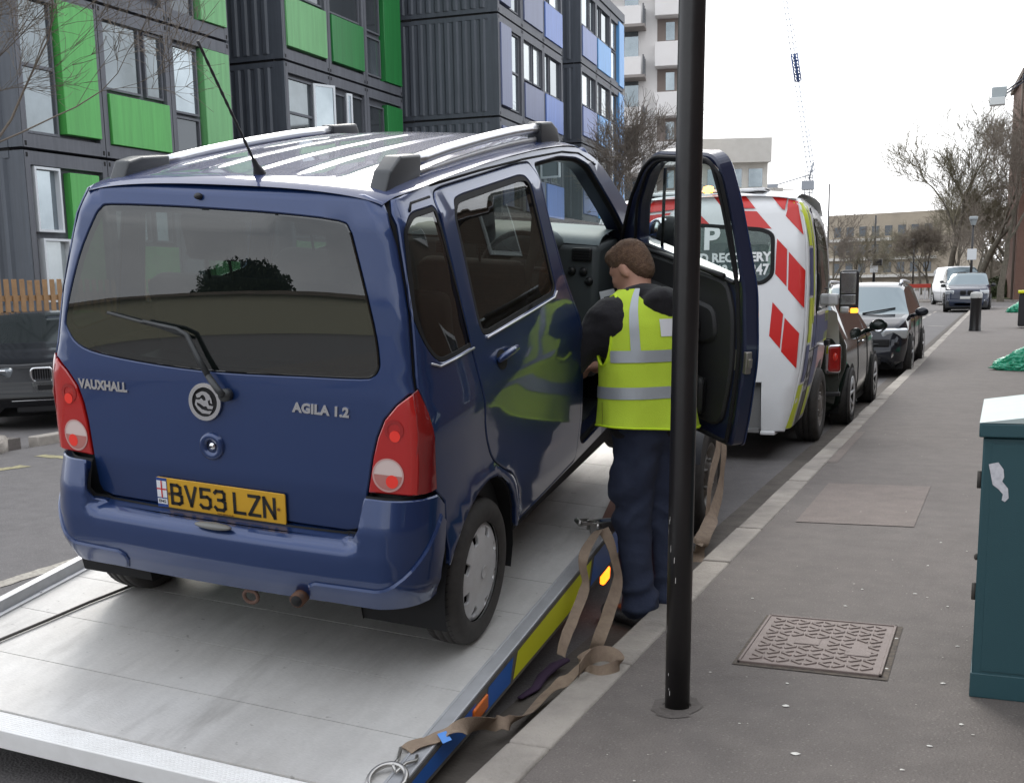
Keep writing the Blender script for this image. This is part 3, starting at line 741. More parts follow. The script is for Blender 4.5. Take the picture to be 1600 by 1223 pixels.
side = top + arcF + [(2.02, .385), (.355, .335)] + arcR + [(-.330, .44), (-.336, .60), (-.342, .66), (-.398, .712), (-.396, .72), (-.412, .90), (-.429, 1.058), (corny(1.06), 1.063)] + [(corny(z), z) for z in (1.10, 1.2, 1.3, 1.4, 1.5, 1.6)]
mb = MB()
panel(mb, side, sidemap, [qwin, rdoor, fopen_], step=.05, thick=.018)
# left side: closed doors, glass in every window
panel(mb, side, sidemapL, [qwin, roundp([(.04, 1.56), (.155, 1.61), (.80, 1.64), (.86, 1.6), (.905, 1.2), (.12, 1.145)], .04), roundp([(1.06, 1.64), (1.6, 1.655), (2.05, 1.37), (2.2, 1.24), (1.10, 1.18)], .05)], step=.06, thick=.018)
# bonnet and nose
mb.grid(lambda x, y: (x * (.70 - .10 * max(0, (y - 2.6))), y, interp(y, [2.40, 2.6, 2.85, 3.0, 3.05], [1.30, 1.255, 1.205, 1.12, 1.02]) + .03 * (1 - x * x)), rng(-1.03, 1.03, 15), [2.42, 2.55, 2.7, 2.85, 2.95, 3.0, 3.05])
mb.grid(lambda x, z: (x * .66, 3.13 - .10 * x * x - .03 * ((z - .7) / .3) ** 2, z), rng(-1.05, 1.05, 13), [.45, .6, .8, .95, 1.03])
# inner door frame of the open doorway and sill
body = mb.build('body', [M_blue, M_blk], car, merge=True)
for s, fn in ((1, sidemap), (-1, sidemapL)):
    mb = MB(); panel(mb, inset(qwin if area(qwin) > 0 else qwin[::-1], .003), fn, step=.06, thick=.01, lift=-.003, gasket=None); mb.build('quarter_window', [M_gl_side], body, merge=True)
for lp in (roundp([(.04, 1.56), (.155, 1.61), (.80, 1.64), (.86, 1.6), (.905, 1.2), (.12, 1.145)], .04), roundp([(1.06, 1.64), (1.6, 1.655), (2.05, 1.37), (2.2, 1.24), (1.10, 1.18)], .05)):
    mb = MB(); panel(mb, inset(lp[::-1] if area(lp) < 0 else lp, .003), sidemapL, step=.08, thick=.008, lift=-.003, gasket=None); mb.build('side_window', [M_gl_clr], body)
# black rubber round the quarter glass
mb = MB(); q_ = qwin if area(qwin) > 0 else qwin[::-1]
panel(mb, inset(q_, .001), sidemap, [inset(q_, .016)], step=.05, thick=.003, bev=.001, lift=-.001, gasket=None)
mb.tube([V(sidemap(y, z)) + V((.004, 0, 0)) for y, z in ((-.36, 1.13), (-.31, 1.112), (-.2, 1.117), (-.04, 1.124))], .004, 6, mi=1)
mb.build('window_seal', [M_blk, M_alu], body)
# dark roof gutter line and the swage crease under the glass
mb = MB(); mb.tube([V(sidemap(y, z)) + V((.001, 0, 0)) for y, z in [(-.27, 1.60), (-.24, 1.622), (-.09, 1.632)]], .005, 6)
mb.tube([V(sidemap(y, z)) + V((.002, 0, .0)) for y, z in [(-.05, 1.668), (.4, 1.692), (.9, 1.712), (1.4, 1.722), (1.62, 1.708), (1.8, 1.65)]], .0045, 6)
mb.build('gutter_seal', M_blk, body)

# --- right rear door
rdi = inset(rdoor if area(rdoor) > 0 else rdoor[::-1], .004)
rwin = roundp([(.04, 1.565), (.085, 1.612), (.16, 1.622), (.78, 1.655), (.845, 1.648), (.868, 1.60), (.912, 1.20), (.875, 1.172), (.12, 1.142), (.065, 1.150), (.045, 1.20)], [.03, .03, .05, .03, .03, .05, .03, .04, .04, .03, .04])
mb = MB(); panel(mb, rdi, sidemap, [rwin], step=.05, thick=.02, lift=.002)
rd = mb.build('rear_door', [M_blue, M_blk], car, merge=True)
rw = rwin if area(rwin) > 0 else rwin[::-1]
mb = MB(); panel(mb, inset(rw, .002), sidemap, step=.06, thick=.008, lift=-.004, gasket=None); mb.build('side_window', [M_gl_side], rd, merge=True)
mb = MB(); panel(mb, inset(rw, .001), sidemap, [inset(rw, .020)], step=.05, thick=.003, bev=.001, lift=.0, gasket=None)
mb.tube([V(sidemap(y, z)) + V((.006, 0, 0)) for y, z in ((.09, 1.136), (.3, 1.144), (.6, 1.155), (.86, 1.166), (.905, 1.185))], .0045, 6, mi=1)
mb.build('window_seal', [M_blk, M_alu], rd)
def door_handle(parent, fn, y0, z0, M=None):
    mb = MB(); P0 = lambda y, z, h: V(fn(y, z)) + chart_n(fn, y, z, CEN) * h
    vs = []
    mb.grid(lambda a, t: P0(y0 + .045 + t * .05 * cos(a), z0 + t * .036 * sin(a), .003 - .0 + .002 * (1 - t)), rng(0, 2 * pi, 25), [0, .5, 1], mi=1)
    mb.tube([P0(y0, z0 + .002, .004), P0(y0 + .02, z0 + .012, .024), P0(y0 + .09, z0 + .02, .032), P0(y0 + .15, z0 + .02, .026), P0(y0 + .17, z0 + .014, .004)], [.010, .013, .014, .013, .010], 10)
    return mb.build('door_handle', [M_blue, M_blk], parent)
door_handle(rd, sidemap, .14, 1.04)

# --- front door frame: seals, B pillar trim, sill plate
mb = MB()
fo = fopen_ if area(fopen_) > 0 else fopen_[::-1]
o1 = dens(inset(fo, .004), .05); n_ = len(o1)
mb.tube([V(sidemap(a, b)) - V((.022, 0, 0)) for a, b in o1], .014, 8, closed=True)
o2 = [V(sidemap(a, b)) for a, b in dens(fo, .05)]; o3 = [V(sidemap(a, b)) - V((.085, 0, 0)) for a, b in dens(inset(fo, .03), .05)]
n_ = min(len(o2), len(o3))
def strip(mb, A, B, mi=0):
    n = len(A); mb.add(list(A) + list(B), [(i, (i + 1) % n, n + (i + 1) % n, n + i) for i in range(n)], mi, True)
fd = dens(fo, .05); fi = inset(fd, .022)
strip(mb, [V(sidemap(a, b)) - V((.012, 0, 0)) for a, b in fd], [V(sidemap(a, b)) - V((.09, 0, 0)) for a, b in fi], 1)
mb.build('door_frame', [M_blk, mat('shaded frame paint', (.012, .018, .05), .4, coat=.5)], body)  # darkened body blue: dark reflections and rubber seal put into its colour

# --- roof
def roofmap(x, y):
    ax = min(1, abs(x) / .612)
    z = interp(y, RE_Y, RE_Z) + .048 * (1 - ax ** 2.6) ** .62
    if y < -.28: z -= .012 * ((-.28 - y) / .08) ** 2
    if -.22 < y < 1.25:
        e = min(1, (y + .22) / .12, (1.25 - y) / .15)
        for rx in (-.36, -.18, 0, .18, .36): z += .0055 * e * math.exp(-((x - rx) / .018) ** 4)
    return (x, y, z)
mb = MB(); mb.grid(lambda x, y: (x * (1 - .07 * max(0, (-.1 - y) / .27) ** 2), y, roofmap(x, y)[2]), [.606 * sin(pi / 2 * t) if abs(t) > .85 else .606 * t / .85 * sin(pi / 2 * .85) for t in rng(-1, 1, 121)], [-.362, -.34, -.3, -.24, -.2, -.16, -.1] + rng(0, 1.7, 24))
mb.build('roof', M_roof, car)
# windscreen
mb = MB()
def wsc(x, t): return (x * (.585 + .10 * t), 1.73 + .68 * t + .05 * (1 - x * x), 1.742 - .455 * t + .01 * (1 - x * x) - .03 * (1 - t) * x * x)
mb.grid(wsc, rng(-1, 1, 13), rng(0, 1, 8)); mb.build('windscreen', M_gl_clr, car)
for s in (1, -1):
    mb = MB(); mb.tube([V((s * (.59 + .10 * t), 1.74 + .68 * t, 1.712 - .425 * t)) for t in rng(0, 1, 8)], .022, 8); mb.build('windscreen_pillar', M_blue, car)

# --- roof rails
for s in (1, -1):
    rx = .515 if s > 0 else -.495; dzr = 0 if s > 0 else -.03
    zr = lambda y: interp(y, [-.03, .25, .6, .95, 1.28], [1.738, 1.766, 1.792, 1.812, 1.822]) + dzr
    mb = MB()
    path = [(rx, y, zr(y)) for y in rng(-.03, 1.28, 14)]
    mb.tube(path, .022, 12, squash=(.95, 1.15, (0, 0, 1)))
    rail = mb.build('roof_rail', M_alu, car)
    mb = MB(); mb.tube([(rx + s * .012, y, zr(y) - .045) for y in rng(0.03, 1.25, 12)], .010, 8, squash=(1.2, .7, (0, 0, 1))); mb.build('rail_strip', mat('dull rail', (.35, .35, .36), .4, .6), rail)
    for y0, y1, d in ((-.30, -.01, 1), (1.56, 1.27, -1)):
        zt = zr(y1) + .022; yb = y0
        prof = [(yb, roofmap(rx, yb)[2] - .02), (yb + .05 * d, roofmap(rx, yb)[2] + .055), (yb + .13 * d, zt + .004), (y1, zt + .003), (y1, zt - .055), (y1 - .01 * d, roofmap(rx, y1)[2] - .01)]
        mb = MB(); bm = bmesh.new(); f0 = [bm.verts.new((rx - .032, a, b)) for a, b in prof]; f1 = [bm.verts.new((rx + .032, a, b)) for a, b in prof]
        bm.faces.new(f0); bm.faces.new(f1[::-1])
        for i in range(6): bm.faces.new((f0[i], f0[(i + 1) % 6], f1[(i + 1) % 6], f1[i]))
        bmesh.ops.recalc_face_normals(bm, faces=bm.faces)
        bmesh.ops.bevel(bm, geom=[e for e in bm.edges], offset=.010, segments=3, profile=.6, affect='EDGES'); mb.bm(bm, 0, True)
        mb.build('rail_foot', mat('rail foot grey', (.045, .05, .055), .42), rail)
# aerial
mb = MB(); a0 = V(roofmap(.055, -.24))
mb.lathe([(.022, 0), (.020, .012), (.011, .035), (.007, .06)], 16, M=Matrix.Translation(a0 - V((0, 0, .004))) @ Matrix.Rotation(radians(28), 4, 'X') @ Matrix.Rotation(radians(-6), 4, 'Y'))
dr = V((-.14, -.47, .87)).normalized()
pp_ = [a0 + dr * t for t in rng(.03, .47, 26)]; mb.tube(pp_, [.0055 if i % 2 else .004 for i in range(25)] + [.006], 8)
mb.build('aerial', M_plas, car)

# --- wheels
def wheel_car(x, y, z, s, flat=False):
    T = Matrix.Translation((x, y, z)) @ Matrix.Rotation(s * pi / 2, 4, 'Y')     # local z = outward
    t = MB(); ro, ri, h = .280, .188, .078
    prof = [(ri, .070), (ri + .012, .078), (.235, .080), (.255, .076), (.268, .066), (.277, .050)]
    for g in (-.045, -.018, .012, .038): prof += []
    tr = []
    for a in (.050, .034, .030, .010, .006, -.014, -.018, -.038, -.042, -.056): tr.append(a)
    prof += [(.279, .036), (.272, .035), (.272, .029), (.280, .028), (.2805, .008), (.273, .007), (.273, .001), (.2805, 0), (.280, -.024), (.272, -.025), (.272, -.031), (.279, -.032), (.276, -.052), (.262, -.068), (.235, -.078), (ri, -.072)]
    t.lathe(prof, 72, 0, T)
    # sipes
    for k in range(60):
        a = 2 * pi * k / 60
        for z0, z1, da in ((.052, .038, .03), (-.034, -.052, -.03)):
            q = [(cos(a + e) * r_, sin(a + e) * r_, zz_) for e, zz_, r_ in ((0, z0, .2788), (.012, z0, .2788), (.012 + da, z1, .2805), (da, z1, .2805))]
            t.add(q, [(0, 1, 2, 3)], 1, False, T)
    ty = t.build('wheel', [M_rub, M_blk], car)
    hb = MB()
    def cap(u, v): r_ = sqrt(u * u + v * v); return (u, v, .066 + .014 * cos(min(1, r_ / .19) * pi / 2) + (-.012 * max(0, (r_ - .165) / .025) if r_ > .165 else 0))
    outl = disc2(.190, 60)[0]; holes = []
    for k in range(8):
        a = 2 * pi * (k + .5) / 8; h2 = [(.128, -.016), (.166, -.026), (.172, .012), (.140, .020)]
        holes.append([(r_ * cos(a) - w_ * sin(a), r_ * sin(a) + w_ * cos(a)) for r_, w_ in h2])
    cm = MB(); panel(cm, outl, cap, holes, step=.022, thick=.012, bev=.003, gasket=None, cen=V((0, 0, -1)))
    hb.add(cm.v, cm.f, 0, True, T); hb.sm = [x for x in hb.sm]
    hb.lathe([(.186, .050), (.0, .050)], 40, 1, T)
    hb.lathe([(.026, .0815), (.024, .0835), (.021, .082), (.0, .0825)], 24, 0, T)
    hb.lathe([(.188, .066), (.192, .066), (.195, .058)], 60, 0, T)
    o_ = hb.build('hubcap', [M_hub, M_blk], ty)
wheel_car(.705, 0, .273, 1); wheel_car(-.705, 0, .273, -1); wheel_car(.705, 2.36, .273 + .118, 1); wheel_car(-.705, 2.36, .273 + .118, -1)
# dark wheel wells
mb = MB()
for s in (1, -1):
    for cy, cz_ in ((0, .29), (2.36, .41)):
        mb.grid(lambda x, a, cy=cy, cz_=cz_: (x * s, cy + .352 * cos(radians(a)), cz_ + .352 * sin(radians(a))), [.45, .775], rng(-20, 200, 16))
        mb.add([(.45 * s, cy + .36 * cos(radians(a)), cz_ + .36 * sin(radians(a))) for a in rng(-20, 200, 16)], [tuple(range(16))])
mb.box((-.5, -.44, .35), (.5, .33, .38)); mb.box((-.72, .36, .26), (.72, 2.0, .34)); mb.box((-.5, -.3, .22), (.3, .2, .30)); mb.tube([(-.6, 0, .27), (.6, 0, .27)], .03, 8)
mb.build('underbody', M_blk, car)

# --- interior
mb = MB()
mb.box((-.70, -.40, .40), (.70, 2.3, .46)); mb.box((-.73, -.38, .4), (-.70, 2.3, 1.05)); mb.box((.70, -.38, .4), (.72, 1.0, 1.05)); mb.box((-.7, -.44, .5), (.7, -.42, .98))
mb.box((-.7, 2.3, .4), (.7, 2.34, 1.2))
mb.build('cabin_lining', M_int, car)
mb = MB(); mb.grid(lambda x, y: (x, y, roofmap(x, y)[2] - .03), rng(-.58, .58, 9), rng(-.3, 1.65, 8)); mb.build('headlining', mat('headlining', (.30, .30, .29), .9), car)
mb = MB()
mb.grid(lambda x, y: (x, y, interp(y, [1.78, 1.84, 2.0, 2.4], [1.265, 1.315, 1.335, 1.31]) - .02 * x * x), rng(-.68, .68, 12), [1.80, 1.82, 1.86, 1.93, 2.05, 2.2, 2.4])
dsh = mb.build('dashboard', M_dash, car)
mb = MB(); mb.box((-.68, 1.79, .62), (.68, 2.30, 1.275), bev=.03)
mb.box((-.14, 1.62, .45), (.14, 1.80, 1.1), bev=.03)
mb.build('dashboard_front', mat('dashboard grey', (.075, .088, .092), .55), dsh)
mb = MB(); mb.box((-.62, -.43, .975), (.62, .12, .99), bev=.006); mb.build('parcel_shelf', M_int, car)
mb = MB()
M_vent = mat('vent black', (.012, .013, .014), .4)
for x0 in (.60, .10, -.12, -.60):
    mb = MB(); mb.box((x0 - .050, 1.772, 1.195), (x0 + .050, 1.80, 1.260), bev=.010); [mb.box((x0 - .042, 1.768, 1.205 + k * .013), (x0 + .042, 1.7725, 1.210 + k * .013)) for k in range(4)]; mb.build('air_vent', M_vent, dsh)
for x0, z0 in ((.61, 1.145), (.55, 1.145), (.64, 1.10)): mb = MB(); mb.sphere((x0, 1.785, z0), (.022, .015, .022)); mb.build('knob', M_vent, dsh)
mb = MB(); mb.box((-.1, 1.6, .95), (.1, 1.63, 1.06), bev=.01); mb.build('radio', M_vent, dsh)
mb = MB(); mb.sphere((.34, 1.80, 1.28), (.16, .10, .07)); mb.build('instrument_binnacle', M_dash, dsh)
T = Matrix.Translation((.33, 1.60, 1.17)) @ Matrix.Rotation(radians(62), 4, 'X')
mb = MB(); mb.tube([(.18 * cos(a), .18 * sin(a), 0) for a in rng(0, 2 * pi, 33)[:-1]], .014, 8, M=T, closed=True); mb.lathe([(.06, -.02), (.055, .01), (0, .02)], 20, M=T)
for a in (0, pi, -pi / 2): mb.tube([(.05 * cos(a), .05 * sin(a), 0), (.175 * cos(a), .175 * sin(a), 0)], .013, 6, M=T)
mb.tube([(.33, 1.64, 1.10), (.33, 1.85, 1.02)], .035, 10)
mb.build('steering_wheel', M_plas, car)
def seat(x, y, wd, n_hr=1):
    mb = MB(); mb.box((x - wd, y, .62), (x + wd, y + .5, .78), bev=.05)
    Tb = Matrix.Translation((x, y + .04, .72)) @ Matrix.Rotation(radians(13), 4, 'X')
    mb.box((-wd, -.06, 0), (wd, .07, .58), M=Tb, bev=.05, seg=3)
    st = mb.build('seat', M_seat, car)
    for k in range(n_hr):
        hx = 0 if n_hr == 1 else (-.3 + .6 * k)
        mb = MB(); mb.box((hx - .12, -.035, .66), (hx + .12, .05, .84), M=Tb, bev=.035, seg=3); mb.tube([(hx - .05, 0, .55), (hx - .05, 0, .7)], .006, 6, M=Tb); mb.tube([(hx + .05, 0, .55), (hx + .05, 0, .7)], .006, 6, M=Tb); mb.build('headrest', M_seat, st)
seat(.35, 1.02, .24); seat(-.35, 1.02, .24); seat(0, .12, .62, 2)
mb = MB(); mb.box((-.10, 1.72, 1.56), (.10, 1.74, 1.62), bev=.01); mb.build('rear_view_mirror', M_blk, car)
mb = MB(); mb.tube([(.615, 1.03, 1.5), (.62, 1.0, 1.35), (.56, 1.04, 1.15)], .012, 6, squash=(.3, 2, (0, 1, 0))); mb.build('seat_belt', mat('belt grey', (.25, .26, .26), .8), car)

# --- open front door: hinge at (.76, 2.2), swung out by 45 degrees
TH = radians(45)
HD = Matrix.Translation((.765, 2.2, 0)) @ Matrix(((sin(TH), cos(TH), 0, 0), (-cos(TH), sin(TH), 0, 0), (0, 0, 1, 0), (0, 0, 0, 1)))
# door coordinates: u from hinge to lock edge, v outward (away from the cabin), z up
dout = roundp([(-.01, 1.26), (.15, 1.51), (.30, 1.665), (.42, 1.725), (.86, 1.735), (.925, 1.705), (.975, 1.55), (1.055, 1.14), (1.098, .87), (1.07, .58), (1.045, .455), (1.0, .44), (.20, .45), (.05, .52), (-.01, .65), (-.02, 1.05)], [.03, .04, .06, .05, .04, .05, .05, .06, .08, .08, .04, .03, .06, .08, .05, .05])
dwin = roundp([(.115, 1.283), (.17, 1.46), (.29, 1.615), (.40, 1.674), (.82, 1.682), (.885, 1.645), (.92, 1.50), (.955, 1.205), (.93, 1.188)], [.02, .04, .05, .05, .05, .05, .05, .02, .01])
def dfn(off):
    def f(u, z): 
        q = HD @ V((u, off + .0 - .13 * max(0, (z - 1.15)) ** 1.15 * 1.6 + .01 * sin(u * 3), z)); return (q.x, q.y, q.z)
    return f
cin = HD @ V((.5, -2, 1)); cout = HD @ V((.5, 2, 1))
dq = dout if area(dout) > 0 else dout[::-1]; dw = dwin if area(dwin) > 0 else dwin[::-1]; dw2 = [(a + .050, b + .004) for a, b in dw]
mb = MB()
panel(mb, dq, dfn(.0), [dw], step=.05, thick=.012, bev=.006, cen=cin, gasket=None)
fdoor = mb.build('front_door', [M_blue], car, merge=True)
mb = MB(); panel(mb, inset(dq, .006), dfn(-.075), [dw2], step=.05, thick=.064, bev=.010, cen=cout, gasket=None); mb.build('door_inner_frame', MATS['shaded frame paint'], fdoor)  # door's inner side takes the darkened blue, shade included in the colour
mb = MB()     # glass
panel(mb, inset(dw, -.004), dfn(-.042), step=.1, thick=.004, bev=.001, cen=cin, gasket=None); mb.build('side_window', M_gl_clr, fdoor)
mb = MB()     # inner trim card with armrest, pocket and seals
card = roundp([(.07, 1.25), (.93, 1.185), (1.0, 1.05), (1.02, .80), (.97, .56), (.90, .52), (.22, .53), (.08, .62)], [.05, .05, .08, .1, .06, .05, .08, .05])
card = card if area(card) > 0 else card[::-1]
panel(mb, card, dfn(-.096), step=.05, thick=.03, bev=.012, cen=cout, gasket=None)
c2 = roundp([(.18, 1.12), (.86, 1.06), (.90, .93), (.80, .88), (.22, .92)], .05); c2 = c2 if area(c2) > 0 else c2[::-1]
panel(mb, c2, dfn(-.110), step=.05, thick=.03, bev=.014, cen=cout, gasket=None)
mb.box((.30, -.165, .93), (.78, -.10, .985), M=HD, bev=.02, seg=3); mb.box((.18, -.15, .56), (.86, -.10, .74), M=HD, bev=.03, seg=3)
mb.tube([HD @ V((.10 + .82 * t, -.10, 1.265 - .055 * t)) for t in rng(0, 1, 8)], .012, 8)
trim = mb.build('door_trim', M_plas, fdoor)
mb = MB(); mb.box((.20, -.125, 1.10), (.31, -.105, 1.13), M=HD, bev=.008); mb.sphere(HD @ V((.74, -.13, .70)), (.03, .03, .03)); mb.tube([HD @ V((.45, -.12, .86)), HD @ V((.47, -.155, .86)), HD @ V((.56, -.155, .845))], .011, 8); mb.build('inner_handle', M_chr, trim)
mb = MB()
dd_ = dens(inset(dq, .030), .05); mb.tube([V(dfn(-.092)(a, b)) for a, b in dd_], .010, 6, closed=True)
dd_ = dens(inset(dw2, -.006), .05); mb.tube([V(dfn(-.088)(a, b)) for a, b in dd_], .008, 6, closed=True)
mb.tube([HD @ V((.345, -.07, 1.64)), HD @ V((.325, -.05, 1.26))], .008, 6, squash=(1, 1.6, (1, 0, 0)))
mb.build('door_seal', M_blk, fdoor)
mb = MB(); mb.box((1.01, -.075, .80), (1.10, -.045, .90), M=HD, bev=.006); mb.box((1.085, -.070, .83), (1.112, -.05, .87), M=HD, bev=.003)
mb.build('door_latch', mat('latch steel', (.35, .33, .3), .4, .8), fdoor)
mb = MB()     # mirror, seen through the door window
mb.sphere(HD @ V((.13, .10, 1.31)), (.085, .05, .085)); mb.box((.02, -.02, 1.22), (.14, .06, 1.28), M=HD, bev=.02)
mir = mb.build('wing_mirror', M_plas, fdoor)
mb = MB(); mb.lathe([(.0, 0), (.068, 0), (.07, -.006)], 28, M=Matrix.Translation(HD @ V((.135, .055, 1.315))) @ Matrix.Rotation(radians(95), 4, 'X') @ Matrix.Rotation(radians(20), 4, 'Y')); mb.build('mirror_glass', M_chr, mir)
# ------------------------------------------------------------------ recovery truck
def at_x(px, py, x): d = ray(px, py); return CAM + d * ((x - CAM.x) / d.x)
def at_y(px, py, y): d = ray(px, py); return CAM + d * ((y - CAM.y) / d.y)
INVC = M_CAR.inverted()
def on_bed(px, py, z=0.0):     # point of the tilted bed under a pixel, bed coordinates
    o = INVC @ CAM; d = INVC.to_3x3() @ ray(px, py); t = (z - o.z) / d.z; return o + d * t
def deck_mat():
    m_ = bpy.data.materials.new('deck aluminium'); m_.use_nodes = True; t = m_.node_tree; b = t.nodes['Principled BSDF']
    b.inputs['Metallic'].default_value = .25
    tcx = t.nodes.new('ShaderNodeTexCoord')
    def nz_(s, sc3, d=5):
        mp_ = t.nodes.new('ShaderNodeMapping'); mp_.inputs['Scale'].default_value = sc3; n_ = t.nodes.new('ShaderNodeTexNoise'); n_.inputs['Scale'].default_value = s; n_.inputs['Detail'].default_value = d; n_.inputs['Roughness'].default_value = .65
        t.links.new(tcx.outputs['Object'], mp_.inputs[0]); t.links.new(mp_.outputs[0], n_.inputs[0]); return n_
    big = nz_(1.6, (1, 1, 1)); streak = nz_(9, (1, .25, 1)); fine = nz_(60, (1, 3, 1), 3)
    r1 = t.nodes.new('ShaderNodeMapRange'); r1.inputs[1].default_value = .3; r1.inputs[2].default_value = .72; t.links.new(big.outputs[0], r1.inputs[0])
    m1 = t.nodes.new('ShaderNodeMixRGB'); m1.inputs[1].default_value = (.68, .67, .65, 1); m1.inputs[2].default_value = (.54, .525, .50, 1); t.links.new(r1.outputs[0], m1.inputs[0])
    r2 = t.nodes.new('ShaderNodeMapRange'); r2.inputs[1].default_value = .35; r2.inputs[2].default_value = .7; r2.inputs[3].default_value = 1.04; r2.inputs[4].default_value = .88; t.links.new(streak.outputs[0], r2.inputs[0])
    r3 = t.nodes.new('ShaderNodeMapRange'); r3.inputs[1].default_value = .3; r3.inputs[2].default_value = .7; r3.inputs[3].default_value = .94; r3.inputs[4].default_value = 1.06; t.links.new(fine.outputs[0], r3.inputs[0])
    mu = t.nodes.new('ShaderNodeMath'); mu.operation = 'MULTIPLY'; t.links.new(r2.outputs[0], mu.inputs[0]); t.links.new(r3.outputs[0], mu.inputs[1])
    s_ = t.nodes.new('ShaderNodeVectorMath'); s_.operation = 'SCALE'; t.links.new(m1.outputs[0], s_.inputs[0]); t.links.new(mu.outputs[0], s_.inputs['Scale']); t.links.new(s_.outputs[0], b.inputs['Base Color'])
    r4 = t.nodes.new('ShaderNodeMapRange'); r4.inputs[3].default_value = .36; r4.inputs[4].default_value = .58; t.links.new(streak.outputs[0], r4.inputs[0]); t.links.new(r4.outputs[0], b.inputs['Roughness'])
    # rubber scuffs and small dark spots
    sf = nz_(2.2, (3.2, .55, 1), 8); sr = t.nodes.new('ShaderNodeMapRange'); sr.inputs[1].default_value = .56; sr.inputs[2].default_value = .74; sr.inputs[4].default_value = .42; t.links.new(sf.outputs[0], sr.inputs[0])
    dp_ = nz_(26, (1, 1, 1), 2); dr2 = t.nodes.new('ShaderNodeMapRange'); dr2.inputs[1].default_value = .71; dr2.inputs[2].default_value = .76; dr2.inputs[4].default_value = .55; t.links.new(dp_.outputs[0], dr2.inputs[0])
    mxm = t.nodes.new('ShaderNodeMath'); mxm.operation = 'MAXIMUM'; t.links.new(sr.outputs[0], mxm.inputs[0]); t.links.new(dr2.outputs[0], mxm.inputs[1])
    m3 = t.nodes.new('ShaderNodeMixRGB'); m3.inputs[2].default_value = (.24, .23, .215, 1); t.links.new(mxm.outputs[0], m3.inputs[0]); t.links.new(s_.outputs[0], m3.inputs[1]); t.links.new(m3.outputs[0], b.inputs['Base Color'])
    bp = t.nodes.new('ShaderNodeBump'); bp.inputs['Strength'].default_value = .12; bp.inputs['Distance'].default_value = .01; t.links.new(fine.outputs[0], bp.inputs['Height']); t.links.new(bp.outputs[0], b.inputs['Normal'])
    return m_
M_deck = deck_mat()
M_white = mat('white paint', (.78, .79, .80), .35, coat=.6, coat_rough=.08, noise_=(2.5, .25, (.62, .63, .62)))
M_red = mat('reflective red', (.58, .018, .014), .35, coat=.3)
M_lime = mat('reflective lime', (.62, .72, .02), .4)
M_yell = mat('reflective yellow', (.80, .82, .02), .4)
M_rblue = mat('reflective blue', (.005, .14, .58), .35)
M_dblue = mat('cab blue', (.045, .065, .20), .4)
M_sidegrey = mat('rail grey', (.19, .18, .16), .6, noise_=(20, .8, (.10, .09, .08)))
M_amber = mat('amber lens', (.75, .16, .01), .3, coat=.5)
M_amberlit = mat('amber lamp lit', (1, .35, .03), .4, emit=(1, .16, .008), estr=2.2)
M_steel = mat('chassis steel', (.05, .048, .045), .7, noise_=(8, .8, (.09, .075, .06)))
truck = empty('recovery_truck', 'white recovery truck with red chevrons and a tilted aluminium bed', 'truck', (-2.66, 7.5, 0))
TI = Matrix.Translation((2.66, -7.5, 0))
MC = TI @ M_CAR
BX0, BX1 = -1.035, .875
Y0, Y1 = -1.115, 5.6
mb = MB(); y = Y0; k = 0
random.seed(5)
while y < Y1:
    ln = .345; mb.box((BX0, y + .0016, -.03), (BX1, min(y + ln, Y1) - .0016, random.uniform(-.0006, .0006)), M=MC); y += ln
mb.box((BX0, Y0, -.07), (BX1, Y1, -.032), 1, M=MC)
bed = mb.build('truck_bed', [M_deck, M_steel], truck)
# ribbed tail strip
mb = MB(); mb.box((BX0 - .03, -1.215, -.075), (BX1 + .05, Y0 - .001, -.004), M=MC, bev=.004, seg=1)
for k in range(9): mb.box((BX0 - .025, -1.208 + k * .010, -.005), (BX1 + .045, -1.2035 + k * .010, -.0025), M=MC)
mb.build('tail_strip', mat('bright ribbed aluminium', (.84, .84, .83), .5, .0, noise_=(14, .5, (.70, .69, .67))), bed)
# right side rail
def dep(y): return interp(y, [-1.2, -.5, .5, 1.7, 3.3, 5.6], [.072, .112, .150, .175, .175, .175])
mb = MB()
mb.box((BX1, -1.215, -.05), (BX1 + .052, Y1, .006), M=MC, bev=.004, seg=1)
mb.box((BX1 - .006, Y0, .0), (BX1 + .004, Y1, .009), M=MC, bev=.002, seg=1)
mb.build('bed_rail', M_alu_d if 'M_alu_d' in globals() else mat('dull aluminium', (.50, .51, .53), .38, .35, noise_=(12, .6, (.36, .37, .38))), bed)
mb = MB(); ys = rng(-1.215, Y1, 30)
X1 = BX1 + .056
vs = []
for y in ys: vs += [(X1, y, -.002), (X1, y, -.002 - dep(y)), (X1 - .05, y, -.002 - dep(y)), (X1 - .05, y, -.045)]
n = len(ys); fs = []
for i in range(n - 1):
    for k in range(3): a = i * 4 + k; fs.append((a, a + 1, a + 5, a + 4))
fs.append((0, 1, 2, 3)[::-1]); mb.add(vs, fs, 0, False, MC)
mb.build('side_fascia', [M_sidegrey], bed)
def sidepatch(name, y0, y1, m_, skew=.05, zt=-.016, zb=None):
    mb = MB(); pts = []
    n = max(2, int((y1 - y0) / .15) + 1)
    top = [(y, zt) for y in rng(y0 + skew, y1 + skew, n)]; bot = [(y, -dep(y) + .016) for y in rng(y0, y1, n)]
    vs = [(X1 + .0022, a, b) for a, b in top] + [(X1 + .0022, a, b) for a, b in bot]
    mb.add(vs, [(i, n + i, n + i + 1, i + 1) for i in range(n - 1)], 0, False, MC); return mb.build(name, m_, bed)
sidepatch('reflective_strip', -1.2, -.50, M_rblue); sidepatch('reflective_strip', -.36, -.10, M_rblue, .03)
sidepatch('reflective_strip', -.07, .93, M_yell); sidepatch('reflective_strip', .97, 1.62, M_rblue); sidepatch('reflective_strip', 1.66, 2.5, M_yell); sidepatch('reflective_strip', 2.54, 4.1, M_rblue)
